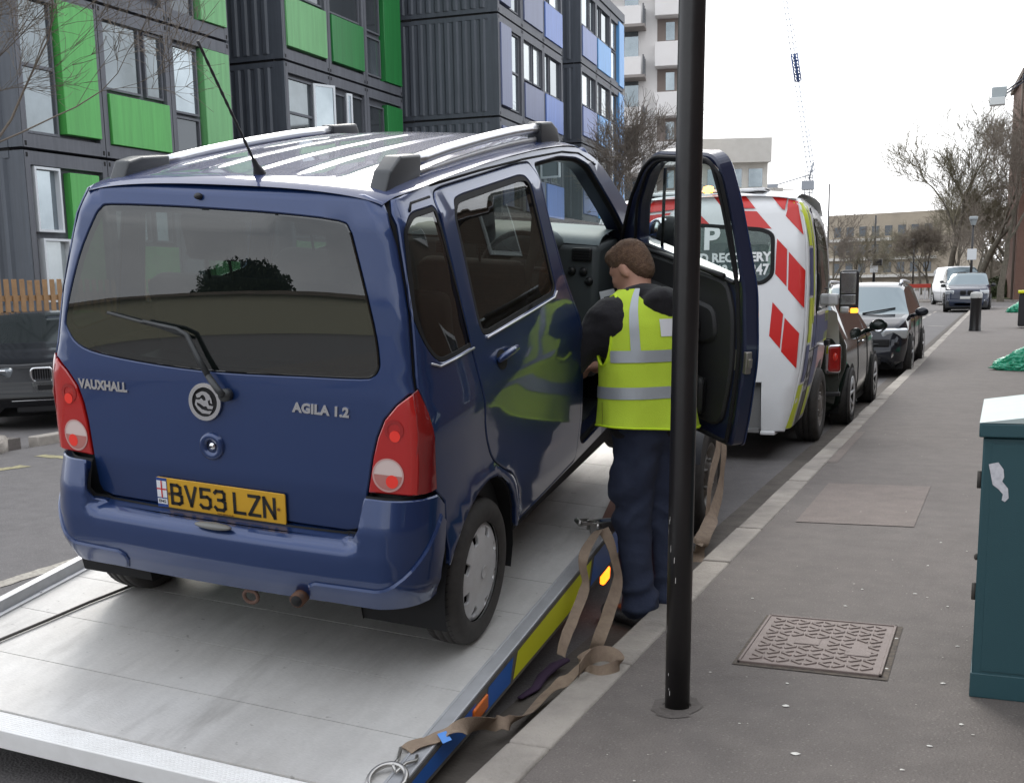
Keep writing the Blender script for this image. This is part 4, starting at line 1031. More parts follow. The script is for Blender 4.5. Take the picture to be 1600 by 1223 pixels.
mb = MB(); mb.box((X1 - .005, -.485, -.088), (X1 + .010, -.345, -.030), M=MC, bev=.008); mb.build('side_marker', M_amber, bed)
for yy in (1.30, 3.2):
    mb = MB(); mb.box((X1 - .03, yy - .05, -dep(yy) - .085), (X1 - .004, yy + .05, -dep(yy) - .02), M=MC, bev=.012, seg=3); mb.build('side_marker', M_amberlit if yy < 2 else M_amber, bed)
# left rail: raised channel
mb = MB()
pr = [(BX0, -.05), (BX0, .008), (BX0 - .012, .012), (BX0 - .018, .008), (BX0 - .022, .052), (BX0 - .050, .056), (BX0 - .055, .045), (BX0 - .055, -.10)]
ys = [-1.215, Y1]; vs = [(a, y, b) for y in ys for a, b in pr]; n = len(pr)
mb.add(vs, [(i, i + 1, n + i + 1, n + i) for i in range(n - 1)] + [tuple(range(n))], 0, False, MC)
for y in rng(-1.0, 5, 18): mb.sphere((BX0 - .009, y, .010), .006, 0, MC, 8, 6)
mb.build('bed_rail', MATS['dull aluminium'], bed)
# chassis, subframe and wheels
mb = MB()
for x in (-.72, .45): mb.box((x, -.6, -.17), (x + .08, Y1, -.07), M=MC)
for y in rng(-.4, 5.2, 8): mb.box((-.95, y, -.11), (.86, y + .05, -.065), M=MC)
for x in (-3.15, -2.25): mb.box((x, 4.9, .42), (x + .09, 10.4, .60), M=TI)
mb.box((-3.4, 8.4, .62), (-1.9, 8.9, .72), M=TI); mb.tube([(-3.5, 7.35, .36), (-1.8, 7.35, .36)], .07, 10, M=TI); mb.sphere((-2.66, 7.35, .36), .17, M=TI)
mb.tube([(-2.66, 5.1, .5), (-2.66, 6.6, .62)], .05, 10, M=TI)
mb.build('chassis', M_steel, truck)
def truck_wheel(x, y, s, r_=.36, wd=.21, dirty=True):
    T = TI @ Matrix.Translation((x, y, r_)) @ Matrix.Rotation(s * pi / 2, 4, 'Y'); t = MB(); h = wd / 2; ri = r_ * .60
    prof = [(ri, h * .86), (ri + .015, h), (r_ * .88, h), (r_ * .965, h * .86), (r_, h * .62), (r_, h * .3), (r_ * .975, h * .28), (r_ * .975, h * .2), (r_, h * .18), (r_, -h * .18), (r_ * .975, -h * .2), (r_ * .975, -h * .28), (r_, -h * .3), (r_, -h * .7), (r_ * .95, -h), (ri, -h * .9)]
    t.lathe(prof, 56, 0, T); w_ = t.build('wheel', M_rub, truck)
    t = MB(); t.lathe([(ri + .004, h * .88), (ri - .012, h * .92), (ri - .02, h * .4), (ri * .78, h * .25), (ri * .72, h * .5), (ri * .5, h * .72), (ri * .42, h * .9), (ri * .2, h * 1.0), (0, h * 1.02)], 40, 0, T)
    for k in range(6): a = 2 * pi * k / 6; t.lathe([(.012, 0), (.012, .02), (0, .025)], 8, 0, T @ Matrix.Translation((ri * .5 * cos(a), ri * .5 * sin(a), h * .72)))
    for k in range(8): a = 2 * pi * k / 8; t.lathe([(.022, 0), (0, .001)], 10, 1, T @ Matrix.Translation((ri * .80 * cos(a), ri * .80 * sin(a), h * .30)))
    t.build('rim', [mat('wheel steel', (.26, .25, .24), .5, .5, noise_=(20, .8, (.14, .12, .10))), M_blk], w_)
for a in ((-1.76, 7.35, 1), (-3.56, 7.35, -1), (-1.73, 12.02, 1), (-3.27, 12.02, -1)): truck_wheel(*a)
mb = MB()
for a in rng(20, 160, 12): pass
mb.grid(lambda u, a: (u, 7.35 + .44 * cos(radians(a)), .40 + .40 * sin(radians(a))), [-1.88, -1.63], rng(15, 165, 14), M=TI)
mb.build('mudguard', M_plas, truck)

# --- cab: charts in street coordinates
SR = 10.42          # rear face
XC = -2.50
CW_Z = [.25, .5, .8, 1.1, 1.5, 1.9, 2.1, 2.2, 2.30]
CW_X = [.80, .865, .925, .955, .965, .95, .915, .88, .80]
RCB = .075
def cw(z): return interp(z, CW_Z, CW_X)
def ys_rear(z): return SR + interp(z, [.25, 1.0, 1.9, 2.2, 2.32], [.03, 0, .01, .05, .13])
def cabrear(x, z):
    w_ = cw(z); y = ys_rear(z); ax = abs(x - XC)
    if ax > w_ - RCB: d = min(.98, (ax - w_ + RCB) / RCB); y += RCB * (1 - sqrt(1 - d * d))
    return tuple(TI @ V((x, y, z)))
def cabside_(y, z, s=1):
    w_ = cw(z) - (.0 if y < 12.3 else .10 * ((y - 12.3) / .6) ** 2) - (.055 * max(0, y - SR - .3) if s > 0 else -.02); yy = ys_rear(z) + RCB
    if y < yy: e = min(.98, (yy - y) / RCB); w_ -= RCB * (1 - sqrt(1 - e * e))
    return tuple(TI @ V((XC + s * w_, y, z)))
CCEN = TI @ V((XC, 11.6, 1.2))
cabR = lambda y, z: cabside_(y, z, 1)
ccx = lambda z: cw(z) - RCB * .293
zz = [.27, .5, .8, 1.2, 1.6, 1.9, 2.1, 2.2, 2.26]
rear_out = [(XC + ccx(z), z) for z in zz] + [(XC + .70, 2.290), (XC + .35, 2.325), (XC, 2.335), (XC - .35, 2.325), (XC - .70, 2.290)] + [(XC - ccx(z), z) for z in zz[::-1]]
wq = [at_y(px, py, SR) for px, py in ((1208, 366), (1207, 430), (1192, 443), (1030, 440), (1015, 425), (1018, 355), (1035, 348), (1190, 358))]
rwq = roundp([(p.x, p.z) for p in wq], .05); rwq = [(x, z) for x, z in rwq]
# step recess at the foot of the rear face
rec = [(XC - .72, .27), (XC - .72, .72), (-1.93, .72), (-1.93, .27)]
mb = MB()
low = [(XC + ccx(z), z) for z in zz]
rear_out2 = [(-1.93, .27), (-1.93, .70)] + [(XC - .72, .70), (XC - .72, .27)][::1]
rear_full = [(-1.925, .275)] + [(XC + ccx(z), z) for z in zz] + rear_out[9:14] + [(XC - ccx(z), z) for z in zz[::-1]] + [(XC - .74, .275), (XC - .74, .70), (-1.925, .70)]
panel(mb, rear_full, cabrear, [rwq], step=.10, thick=.03, bev=.008, cen=CCEN, gasket=1)
wf = roundp([(10.95, 2.10), (11.55, 2.12), (12.0, 2.05), (12.42, 1.55), (12.5, 1.30), (10.95, 1.28)], .07)
arch = circ(12.02, .36, .44, 8, 172, 12)
for s in (1, -1):
    fn = lambda y, z, s=s: cabside_(y, z, s)
    side_ = [(SR + RCB * .293 + .02, .29)] + [(ys_rear(z) + RCB * .293, z) for z in zz[1:]] + [(11.2, 2.31), (11.7, 2.29), (12.05, 2.16), (12.4, 1.75), (12.62, 1.38), (12.95, 1.22), (13.05, 1.0), (13.07, .4), (12.5, .38)] + arch + [(11.55, .29)]
    panel(mb, side_, fn, [wf], step=.10, thick=.03, bev=.006, cen=CCEN, gasket=1)
# roof, windscreen frame, bonnet and nose
mb.grid(lambda x, y: tuple(TI @ V((XC + x * (.83 if y < 11.9 else .83), y, interp(y, [10.5, 10.7, 11.5, 11.95, 12.1], [2.30, 2.36, 2.37, 2.33, 2.22]) - .05 * abs(x) ** 3))), rng(-1, 1, 13), [SR + .06, 10.5, 10.6, 10.8, 11.2, 11.6, 11.9, 12.1])
mb.grid(lambda x, y: tuple(TI @ V((XC + x * .90, y, interp(y, [12.6, 12.8, 13.0, 13.1, 13.12], [1.30, 1.27, 1.12, .9, .4]) - .04 * x * x))), rng(-1, 1, 9), [12.55, 12.8, 13.0, 13.1, 13.12])
mb.box((XC - .75, 10.6, .3), (XC + .75, 13.0, .5), 1, M=TI)
cab = mb.build('cab', [M_white, M_blk], truck)
mb = MB(); mb.box((XC - .72, 10.55, .28), (-1.94, 10.60, .72), M=TI); mb.box((XC - .72, 10.43, .26), (-1.94, 10.56, .29), M=TI)
mb.build('step_recess', mat('recess grey', (.20, .20, .20), .6), cab)
mb = MB(); mb.box((-1.93, 10.44, .24), (-1.80, 10.6, .275), M=TI, bev=.01); mb.build('jack_foot', M_white, cab)
mb = MB(); mb.grid(lambda x, t: tuple(TI @ V((XC + x * (.80 + .1 * t), 12.07 + .53 * t + .06 * (1 - x * x), 2.20 - .90 * t))), rng(-1, 1, 9), [0, .5, 1]); mb.build('windscreen', M_gl_side, cab)
rwi = rwq if area(rwq) > 0 else rwq[::-1]
mb = MB(); panel(mb, inset(rwi, .004), cabrear, step=.12, thick=.01, lift=.002, cen=CCEN, gasket=None)
cw_ = mb.build('rear_window', glass('cab glass', (.30, .40, .38), .9, veil=((.22, .30, .29), .30)), cab)
mb = MB(); panel(mb, inset(rwi, -.014), cabrear, [inset(rwi, .02)], step=.1, thick=.01, bev=.004, lift=.008, cen=CCEN, gasket=None); mb.build('window_seal', M_blk, cab)
for s in (1,):
    mb = MB(); panel(mb, inset(wf if area(wf) > 0 else wf[::-1], .004), cabR, step=.1, thick=.01, lift=-.002, cen=CCEN, gasket=None); mb.build('side_window', glass('dark cab glass', (.08, .09, .09), .9), cab)
M_let = mat('white vinyl', (.80, .82, .82), .5)
def cabtext(txt, size, px, py, wpx, bold):
    """lettering on the cab's rear glass centred at a pixel's point, with its width"""
    c_ = at_y(px, py, SR); e_ = at_y(px + wpx / 2, py, SR); half = abs(e_.x - c_.x)
    g = text_geo(txt, size, bold * size, 1.0, 1.0); w0 = max(v[0] for v in g[0]) - min(v[0] for v in g[0]); k = 2 * half / w0
    mb = MB(); decal(mb, ([(v[0] * k, v[1]) for v in g[0]], g[1]), cabrear, (c_.x, c_.z), lift=.006, cen=CCEN, extr=.001); mb.build('lettering', M_let, cw_)
cabtext('P', .27, 1111, 374, 25, .035); cabtext('D', .27, 1075, 373, 27, .035); cabtext('A', .27, 1042, 373, 27, .035)
cabtext('D RECOVERY', .105, 1148, 403, 113, .04); cabtext('ROA', .105, 1065, 401, 44, .04)
cabtext('07962 265247', .125, 1145, 423, 113, .03)
# red chevrons, measured on the rear face
chev = [[(1213.8, 372.8), (1229.7, 389.7), (1228.8, 447.8), (1211, 428)], [(1232.5, 393.4), (1257.8, 422.5), (1256, 481.6), (1231, 452.5)],
        [(1207, 472), (1223.6, 491), (1218.4, 544.4), (1201.6, 524.7)], [(1226, 496.3), (1248.7, 520.8), (1243.8, 575.8), (1220.2, 549.3)],
        [(1203, 306.5), (1227.5, 309.4), (1225, 327.5), (1221, 326.5)], [(1229.7, 311), (1244, 314), (1254.7, 367), (1226.6, 337.5), (1228.8, 328)],
        [(1107.5, 303.5), (1160, 304), (1179, 325.5), (1126, 324)], [(1130, 328.5), (1181, 330), (1205, 357.5), (1155, 353.5)], [(1088, 331), (1109, 352), (1088, 352)]]
mb = MB(); xc_ = at_y(1088, 330, SR).x
for poly in chev:
    q = [at_y(a, b, SR) for a, b in poly]
    for s in (1, -1):
        pts = [((p.x if s > 0 else 2 * xc_ - p.x), p.z) for p in q]
        if s < 0: pts = [(max(p_[0], XC - cw(min(p_[1], 2.2)) + .06), p_[1]) for p_ in pts]
        if s > 0: pts = [(min(p_[0], XC + cw(min(p_[1], 2.2)) - .03), p_[1]) for p_ in pts]
        panel(mb, pts, cabrear, step=.05, thick=.001, bev=.0005, lift=.004, cen=CCEN, gasket=None)
mb.build('chevron_marking', M_red, cab)
def srect(y0, y1, z0, z1, m_, name='side_marking', sk=0):
    mb = MB(); dp = dens([(y0, z0), (y1, z0), (y1 + sk, z1), (y0 + sk, z1)], .06)
    g_ = rng(y0, y1, max(2, int((y1 - y0) / .05) + 1)); h_ = rng(z0, z1, max(2, int((z1 - z0) / .08) + 1))
    mb.grid(lambda y, z: tuple(V(cabR(y, z)) + chart_n(cabR, y, z, CCEN) * .003), g_, h_); return mb.build(name, m_, cab)
yb0 = SR + .045
srect(yb0 + .02, yb0 + .17, 1.86, 2.22, M_lime); srect(yb0 + .03, yb0 + .20, 1.44, 1.84, M_dblue); srect(yb0 + .03, yb0 + .20, 1.04, 1.42, M_lime); srect(yb0 + .02, yb0 + .19, .70, 1.02, M_dblue); srect(yb0, yb0 + .15, .30, .68, M_lime)
srect(yb0 + .215, yb0 + .30, 1.2, 2.2, M_lime); srect(yb0 + .32, 11.3, .98, 1.26, M_dblue); srect(yb0 + .27, 11.0, .62, .97, mat('cab grey', (.35, .35, .36), .4)); srect(11.02, 11.5, .62, .97, M_dblue)
srect(yb0 + .25, 11.1, .30, .60, mat('cab dark', (.07, .07, .07), .5)); srect(11.12, 11.42, .34, .60, M_lime); srect(11.32, 12.6, 1.0, 1.25, M_dblue); srect(12.0, 12.55, .98, 1.27, M_lime); srect(12.62, 12.9, .8, 1.1, M_lime)
mb = MB(); decal(mb, text_geo('ADP', .24, .008, .9), cabR, (10.82, .80), lift=.005, cen=CCEN); decal(mb, text_geo('RECOVERY', .06, .002), cabR, (10.82, .67), lift=.005, cen=CCEN); mb.build('lettering', mat('cab letter dark', (.05, .05, .06), .5), cab)
mb = MB(); mb.tube([V(cabR(y, .96)) for y in (yb0 + .2, 11.0, 11.6)], .006, 6); mb.tube([V(cabR(11.05, z)) for z in rng(.35, 2.2, 12)], .007, 6); mb.build('door_gap', M_blk, cab)
mb = MB(); mb.box(TI @ V((XC + .99, 11.2, .98)), TI @ V((XC + 1.03, 11.36, 1.03)), bev=.01); mb.build('door_handle', M_blk, cab)
# mirror
mc = at_y(1325, 452, 12.45)
mb = MB(); mb.box((mc.x - .085, mc.y - .02, mc.z - .235), (mc.x + .10, mc.y + .09, mc.z + .19), M=TI, bev=.04, seg=3); mb.tube([(XC + .97, 12.5, mc.z - .1), (mc.x - .05, mc.y + .04, mc.z - .1)], .035, 8, M=TI)
mb.build('wing_mirror', M_plas, cab); mr_o = bpy.context.scene.objects[-1] if False else None
mb = MB(); mb.box((mc.x - .065, mc.y - .026, mc.z - .04), (mc.x + .08, mc.y - .019, mc.z + .165), M=TI, bev=.002); mb.box((mc.x - .065, mc.y - .026, mc.z - .15), (mc.x + .08, mc.y - .019, mc.z - .055), M=TI, bev=.002); mb.build('mirror_glass', M_chr, cab)
mb = MB(); mb.box((mc.x - .21, mc.y - .01, mc.z - .16), (mc.x - .09, mc.y + .08, mc.z - .04), M=TI, bev=.03, seg=3); mb.build('mirror_arm_cover', M_white, cab)
mb = MB(); mb.box((mc.x + .03, mc.y - .03, mc.z - .235), (mc.x + .10, mc.y + .05, mc.z - .185), M=TI, bev=.012, seg=2); mb.build('mirror_indicator', mat('indicator orange', (.9, .3, .02), .3, emit=(1, .35, .03), estr=1.2), cab)
mb = MB(); mb.box((mc.x - .07, mc.y - .028, mc.z - .235), (mc.x + .025, mc.y + .05, mc.z - .165), M=TI, bev=.02, seg=2); mb.build('puddle_lamp', M_hub, cab)
# light bar and beacon on the roof
bc = at_y(1107, 298, 10.62)
mb = MB(); mb.box((XC - .55, 10.60, 2.335), (XC + .55, 10.80, 2.365), M=TI, bev=.01)
for k in (-.5, .5): mb.box((XC + k - .05, 10.55, 2.34), (XC + k + .05, 10.85, 2.36), M=TI)
lb = mb.build('beacon_bar', M_white, cab)
mb = MB(); mb.lathe([(.045, -.03), (.048, .0), (.042, .03), (.0, .042)], 20, M=TI @ Matrix.Translation(bc)); mb.build('beacon', mat('beacon lit', (1, .5, .1), .4, emit=(1, .30, .03), estr=9), cab)
mb = MB(); mb.lathe([(.05, -.06), (.05, -.03), (.046, -.028)], 20, M=TI @ Matrix.Translation(bc)); mb.tube([TI @ (bc + V((0, .06, -.06))), TI @ (bc + V((0, 0, -.05)))], .02, 8); mb.build('beacon_base', M_plas, cab)
# seats seen through the rear glass
mb = MB(); mb.box((XC - .8, 11.0, .6), (XC + .8, 11.1, 1.35), M=TI, bev=.04)
for x in (-.5, 0, .5): mb.box((XC + x - .13, 10.98, 1.35), (XC + x + .13, 11.06, 1.62), M=TI, bev=.04)
mb.build('cab_seat', M_seat, cab)

# ------------------------------------------------------------------ straps and cable lying on the bed
M_strap = mat('strap webbing', (.31, .235, .17), .85, noise_=(22, .7, (.19, .135, .10)), bump=(300, .5))
def ribbon(mb, pts, wdir, wd, mi=0, th=.0018, n=8):
    """webbing along a smooth path; wdir is the width direction at each point"""
    P = [V(p) for p in pts]; D = [V(d) for d in wdir] if isinstance(wdir, list) else [V(wdir)] * len(P)
    out = []
    for i in range(len(P) - 1):
        p0, p1, p2, p3 = P[max(i - 1, 0)], P[i], P[i + 1], P[min(i + 2, len(P) - 1)]
        for k in range(n + (i == len(P) - 2)):
            t = k / n; q = .5 * ((2 * p1) + (p2 - p0) * t + (2 * p0 - 5 * p1 + 4 * p2 - p3) * t * t + (3 * p1 - p0 - 3 * p2 + p3) * t ** 3)
            out.append((q, D[i].lerp(D[i + 1], t).normalized()))
    R_ = {k: [] for k in 'abcd'}; m_ = len(out)
    for i, (q, d) in enumerate(out):
        tg_ = (out[min(i + 1, m_ - 1)][0] - out[max(i - 1, 0)][0]).normalized(); d = (d - tg_ * d.dot(tg_)).normalized(); nn = tg_.cross(d)
        cup = nn * (.004 * sin(i * .45)); e = d * (.0006 * sin(i * 5.1)); t_ = nn * .0011
        R_['a'].append((q - d * wd / 2 + e + t_ + cup, q + t_, q + d * wd / 2 + e + t_ + cup)); R_['b'].append((q - d * wd / 2 + e - t_ + cup, q - t_, q + d * wd / 2 + e - t_ + cup))
    for key, fl_ in (('a', 0), ('b', 1)):
        vs = [p for r_ in R_[key] for p in r_]; fs = [(i * 3 + k, i * 3 + 3 + k, i * 3 + 4 + k, i * 3 + 1 + k) for i in range(m_ - 1) for k in range(2)]
        mb.add(vs, [f[::-1] for f in fs] if fl_ else fs, mi, True)
    for k in (0, 2):
        vs = [p for i in range(m_) for p in (R_['a'][i][k], R_['b'][i][k])]; mb.add(vs, [(2 * i, 2 * i + 1, 2 * i + 3, 2 * i + 2) for i in range(m_ - 1)], mi, True)
    return mb
rr_ = cR.copy()
mb = MB()
XS = -1.57
rb = [at_x(942, 826, XS - .06), at_x(958, 862, XS), at_x(965, 905, XS + .03), at_x(950, 960, XS + .05), at_x(935, 1000, XS + .06), at_x(925, 1028, XS + .03)]
ribbon(mb, rb, [V((.6, .5, .2)), V((.3, .9, 0)), V((.3, .9, 0)), V((.6, .7, 0)), V((.7, .6, 0)), V((.8, .4, .2))], .056)
lb_ = [at_x(936, 828, XS - .07), at_x(912, 868, XS - .02), at_x(914, 915, XS - .0), at_x(896, 965, XS + .02), at_x(880, 1005, XS + .03), at_x(878, 1024, XS + .04)]
ribbon(mb, lb_, [V((.6, .5, .2)), V((.5, .8, 0)), V((.2, .9, .2)), V((.4, .8, .2)), V((.3, .9, 0)), V((.3, .9, 0))], .044)
# coil on the kerb
kz = .112
ck = [at_z(928, 1022, kz + .03), at_z(905, 1040, kz), at_z(935, 1052, kz), at_z(967, 1040, kz + .015), at_z(955, 1022, kz + .05), at_z(925, 1024, kz + .055), at_z(905, 1048, kz + .04)]
ribbon(mb, ck, [V((0, .5, .8))] * 3 + [V((.1, .5, .9))] * 4, .06)
tl = [at_z(928, 1026, .14), at_z(895, 1052, .10), at_z(860, 1080, .06), at_z(825, 1112, .05), at_z(800, 1128, .07), at_z(765, 1129, .085)] + [M_CAR @ on_bed(px, py, .012) for px, py in ((722, 1136), (690, 1147), (658, 1160), (634, 1170))]
ribbon(mb, tl, [V((.5, .6, .3))] * 2 + [V((.4, .7, .2))] * 4 + [V((-.25, .9, .1))] * 4, .058)
tag(mb.build('ratchet_strap', M_strap), 'brown ratchet strap trailing from the bed edge over the kerb to a hook', 'strap')
st_o = sc.objects['ratchet_strap']
mb = MB(); q = [on_bed(px, py, .017) for px, py in ((683, 1146), (692, 1161), (706, 1155), (697, 1141))]; mb.add([M_CAR @ p for p in q], [(0, 1, 2, 3)]); mb.build('blue_tag', mat('tag blue', (.10, .28, .70), .6), st_o)
# hook and ring
def bp_(px, py, z): return M_CAR @ on_bed(px, py, z)
mb = MB(); mb.tube([bp_(626, 1168, .012), bp_(622, 1186, .02), bp_(614, 1196, .025), bp_(618, 1206, .02), bp_(634, 1192, .02), bp_(650, 1188, .016), bp_(652, 1180, .012)], .006, 8)
mb.build('strap_hook', mat('galvanised steel', (.45, .44, .42), .3, .9), st_o)
c0 = on_bed(605, 1216, .012); mb = MB(); mb.tube([M_CAR @ (c0 + V((.055 * cos(a), .065 * sin(a), .012 * sin(a)))) for a in rng(0, 2 * pi, 25)[:-1]], .009, 10, closed=True)
tag(mb.build('shackle_ring', MATS['galvanised steel']), 'steel ring on the bed corner that the strap hook is caught in', 'ring')
# ratchet
c0 = on_bed(938, 822, .03); mb = MB(); T = M_CAR @ Matrix.Translation(c0) @ Matrix.Rotation(radians(35), 4, 'Z')
mb.box((-.06, -.03, -.02), (.07, -.02, .03), M=T, bev=.004); mb.box((-.06, .02, -.02), (.07, .03, .03), M=T, bev=.004); mb.tube([(-.02, -.035, .01), (-.02, .035, .01)], .016, 10, M=T); mb.tube([(-.11, -.03, .03), (-.11, .03, .03)], .012, 8, M=T); mb.box((-.11, -.03, .02), (-.05, -.024, .035), M=T); mb.box((-.11, .024, .02), (-.05, .03, .035), M=T); mb.box((.0, -.02, .0), (.12, .02, .03), 1, M=T, bev=.006)
mb.build('ratchet', [MATS['galvanised steel'], mat('dull blue handle', (.05, .08, .14), .5)], st_o)
mb = MB(); ribbon(mb, [bp_(943, 818, .03), bp_(955, 795, .03), bp_(968, 768, .015), bp_(985, 745, .012)], V((1, .2, 0)), .045); mb.build('strap_tail', mat('strap red brown', (.16, .07, .05), .85), st_o)
# purple sling lying in the gutter
mb = MB(); mb.tube([at_z(886, 1030, .05), at_z(866, 1040, .04), at_z(848, 1056, .03), at_z(836, 1075, .02), at_z(812, 1090, .02)], [.018, .026, .024, .02, .012], 8, squash=(1, .5, (1, 0, 0)))
tag(mb.build('sling', mat('purple sling', (.045, .022, .055), .85)), 'dark purple sling lying in the gutter beside the bed', 'sling')
# second strap over the truck's rear wheel
mb = MB(); xw = -1.58
w2 = [at_x(1128, 676, xw - .03), at_x(1131, 715, xw), at_x(1126, 755, xw), at_x(1116, 800, xw + .02), at_x(1098, 842, xw + .04), at_x(1092, 868, xw + .03), at_x(1082, 890, xw + .03)]
ribbon(mb, w2, [V((.1, 1, 0))] * 4 + [V((.5, .8, .2))] * 3, .085)
ribbon(mb, [at_x(1118, 672, xw - .05), at_x(1122, 705, xw - .02), at_x(1108, 760, xw - .01), at_x(1104, 820, xw), at_x(1088, 850, xw + .02)], V((.1, 1, 0)), .07)
tag(mb.build('wheel_strap', M_strap), 'brown webbing strap hanging over the truck rear wheel', 'strap')
# winch cable
mb = MB(); q = [on_bed(px, py, .010) for px, py in ((-60, 1028), (0, 999), (70, 970), (140, 940), (212, 912))] + [V((-.60, .5, .01)), V((-.35, 3.2, .02))]
mb.tube([M_CAR @ p for p in q], .0065, 8); tag(mb.build('winch_cable', mat('cable', (.10, .095, .09), .6, .4)), 'dark steel winch cable lying across the left of the bed', 'cable')
# ------------------------------------------------------------------ the man at the car door
PM = Matrix.Translation((-1.47, 5.22, .0)) @ Matrix.Rotation(radians(52), 4, 'Z')
person = empty('person', 'man in a lime vest over a dark hoodie, leaning in at the car door', 'person', matrix=PM)
M_skin = mat('skin', (.50, .27, .19), .55, noise_=(12, .5, (.58, .30, .23)))
M_hood = mat('hoodie cloth', (.013, .012, .015), .95, bump=(60, .3), sheen=.08)
M_trou = mat('navy work trousers', (.022, .030, .062), .9, noise_=(6, .6, (.035, .045, .08)), bump=(45, .3))
M_hair = mat('brown hair', (.085, .045, .026), .75, noise_=(55, 1, (.19, .11, .065)), bump=(180, .9))
M_boot = mat('boot leather', (.016, .015, .016), .5, bump=(60, .4))
HC_ = V((.0, .14, 1.645))      # head centre
HR = Matrix.Rotation(radians(22), 3, 'Z') @ Matrix.Rotation(radians(-26), 3, 'X')      # turned left, looking down
def hp(x, y, z): return tuple(HC_ + HR @ V((x, y, z)))
R3 = [list(r_) for r_ in HR]
E = lambda c, r_, k=.02, rot=True: ('e', hp(*c), r_, R3 if rot else None, k)
head = [E((0, -.005, .03), (.074, .094, .088)), E((0, .015, -.03), (.062, .078, .085), .03), E((0, .055, -.075), (.034, .036, .03), .03),      # skull, face, chin
        E((0, .092, -.022), (.012, .016, .026), .012), E((0, .104, -.036), (.014, .012, .011), .008),                   # nose
        E((0, .080, .018), (.046, .016, .012), .015), E((.028, .074, -.03), (.02, .02, .018), .02), E((-.028, .074, -.03), (.02, .02, .018), .02),   # brow, cheeks
        E((0, .088, -.060), (.022, .010, .006), .008), E((0, .086, -.070), (.020, .010, .006), .008),                   # lips
        E((.074, -.005, -.012), (.008, .020, .032), .006), E((-.074, -.005, -.012), (.008, .020, .032), .006),          # ears
        E((.0745, -.012, -.034), (.007, .010, .012), .006), E((-.0745, -.012, -.034), (.007, .010, .012), .006),
        ('c', hp(0, -.02, -.06), (-.01, .07, 1.47), .056, .062, .03),
        ('c', (-.01, .07, 1.47), (0, .03, 1.25), .07, .12, .05), ('c', (0, .03, 1.25), (0, 0, .95), .12, .12, .05)]
# arms: left arm bent forward into the cabin, right arm reaching for the seat
LSH, LEL, LWR = V((-.185, .055, 1.42)), V((-.34, .17, 1.20)), V((-.20, .40, 1.24))
RSH, REL, RWR = V((.20, .06, 1.42)), V((.26, .28, 1.22)), V((.10, .50, 1.18))
def arm(sh, el, wr): return [('c', tuple(sh), tuple(el), .045, .036, .02), ('c', tuple(el), tuple(wr), .036, .026, .02)]
def hand(wr, el, side):
    d = (wr - el).normalized(); up = V((0, 0, 1)); s_ = d.cross(up).normalized() * side; n = s_.cross(d).normalized() * (1 if side > 0 else -1)
    out = [('c', tuple(wr), tuple(wr + d * .045), .024, .030, .012)]
    for i, (o, ln) in enumerate(((-.027, .062), (-.009, .072), (.009, .068), (.026, .052))):
        a = wr + d * .075 + s_ * o; b = a + (d * .8 - up * .45).normalized() * ln * .5; c = b + (d * .35 - up * .9).normalized() * ln * .45
        out += [('c', tuple(wr + d * .03 + s_ * o * .7), tuple(a), .016, .0105, .006), ('c', tuple(a), tuple(b), .0105, .0095, .004), ('c', tuple(b), tuple(c), .0095, .008, .004)]
    a = wr + d * .02 - s_ * .028; b = a + (d * .7 - s_ * .6).normalized() * .035; c = b + (d * .9 - up * .3).normalized() * .028
    return out + [('c', tuple(a), tuple(b), .014, .011, .006), ('c', tuple(b), tuple(c), .011, .009, .004)]
body_p = head + arm(LSH, LEL, LWR) + hand(LWR, LEL, 1) + arm(RSH, REL, RWR) + hand(RWR, REL, -1)
HIP = [V((-.075, -.01, .93)), V((.095, .0, .93))]; KN = [V((-.075, .02, .50)), V((.10, .05, .50))]; AN = [V((-.07, -.03, .10)), V((.115, .03, .10))]
FT = [V((-.09, .13, .04)), V((.13, .19, .04))]
for i in (0, 1): body_p += [('c', tuple(HIP[i]), tuple(KN[i]), .075, .05, .03), ('c', tuple(KN[i]), tuple(AN[i]), .05, .036, .03), ('c', tuple(AN[i] - V((0, .02, .03))), tuple(FT[i]), .035, .028, .02)]
vs, fs = sdf_mesh(body_p, .0085, .02)
mb = MB(); mb.add(vs, fs, 0, True); pb = mb.build('body', M_skin, person)
# hair: short on the sides, longer on top
vs, fs = sdf_mesh([E((0, -.012, .040), (.080, .098, .088)), E((0, .045, .085), (.058, .050, .034), .03), E((0, -.06, -.02), (.066, .05, .07), .03),
                   ('e', hp(0, .10, -.035), (.10, .070, .075), R3, -1), ('e', hp(.09, .01, -.045), (.035, .034, .05), R3, -1), ('e', hp(-.09, .01, -.045), (.035, .034, .05), R3, -1)], .006, .02)
rnd = random.Random(2); vs = [tuple(V(v_) + V((rnd.uniform(-1, 1), rnd.uniform(-1, 1), rnd.uniform(-1, 1))) * .0016) for v_ in vs]
mb = MB(); mb.add(vs, fs, 0, True)
for i in range(2600):      # strands
    a, b_ = rnd.uniform(0, 2 * pi), rnd.uniform(.05, 1.25)
    n = V((sin(b_) * cos(a), sin(b_) * sin(a), cos(b_))); p0 = V((n.x * .080, n.y * .098 - .012, n.z * .088 + .040))
    if p0.y > .07 and p0.z < .06: continue
    f_ = V((.3 * rnd.uniform(-1, 1), .9, -.1 + .3 * rnd.uniform(-1, 1))); f_ = (f_ - n * f_.dot(n) * .8).normalized() * (.016 if p0.z > .08 else .008)
    s_ = f_.cross(n).normalized() * .0011
    mb.add([hp(*(p0 - s_)), hp(*(p0 + s_)), hp(*(p0 + f_ + n * .005))], [(0, 1, 2)], 0, False)
mb.build('hair', M_hair, person)
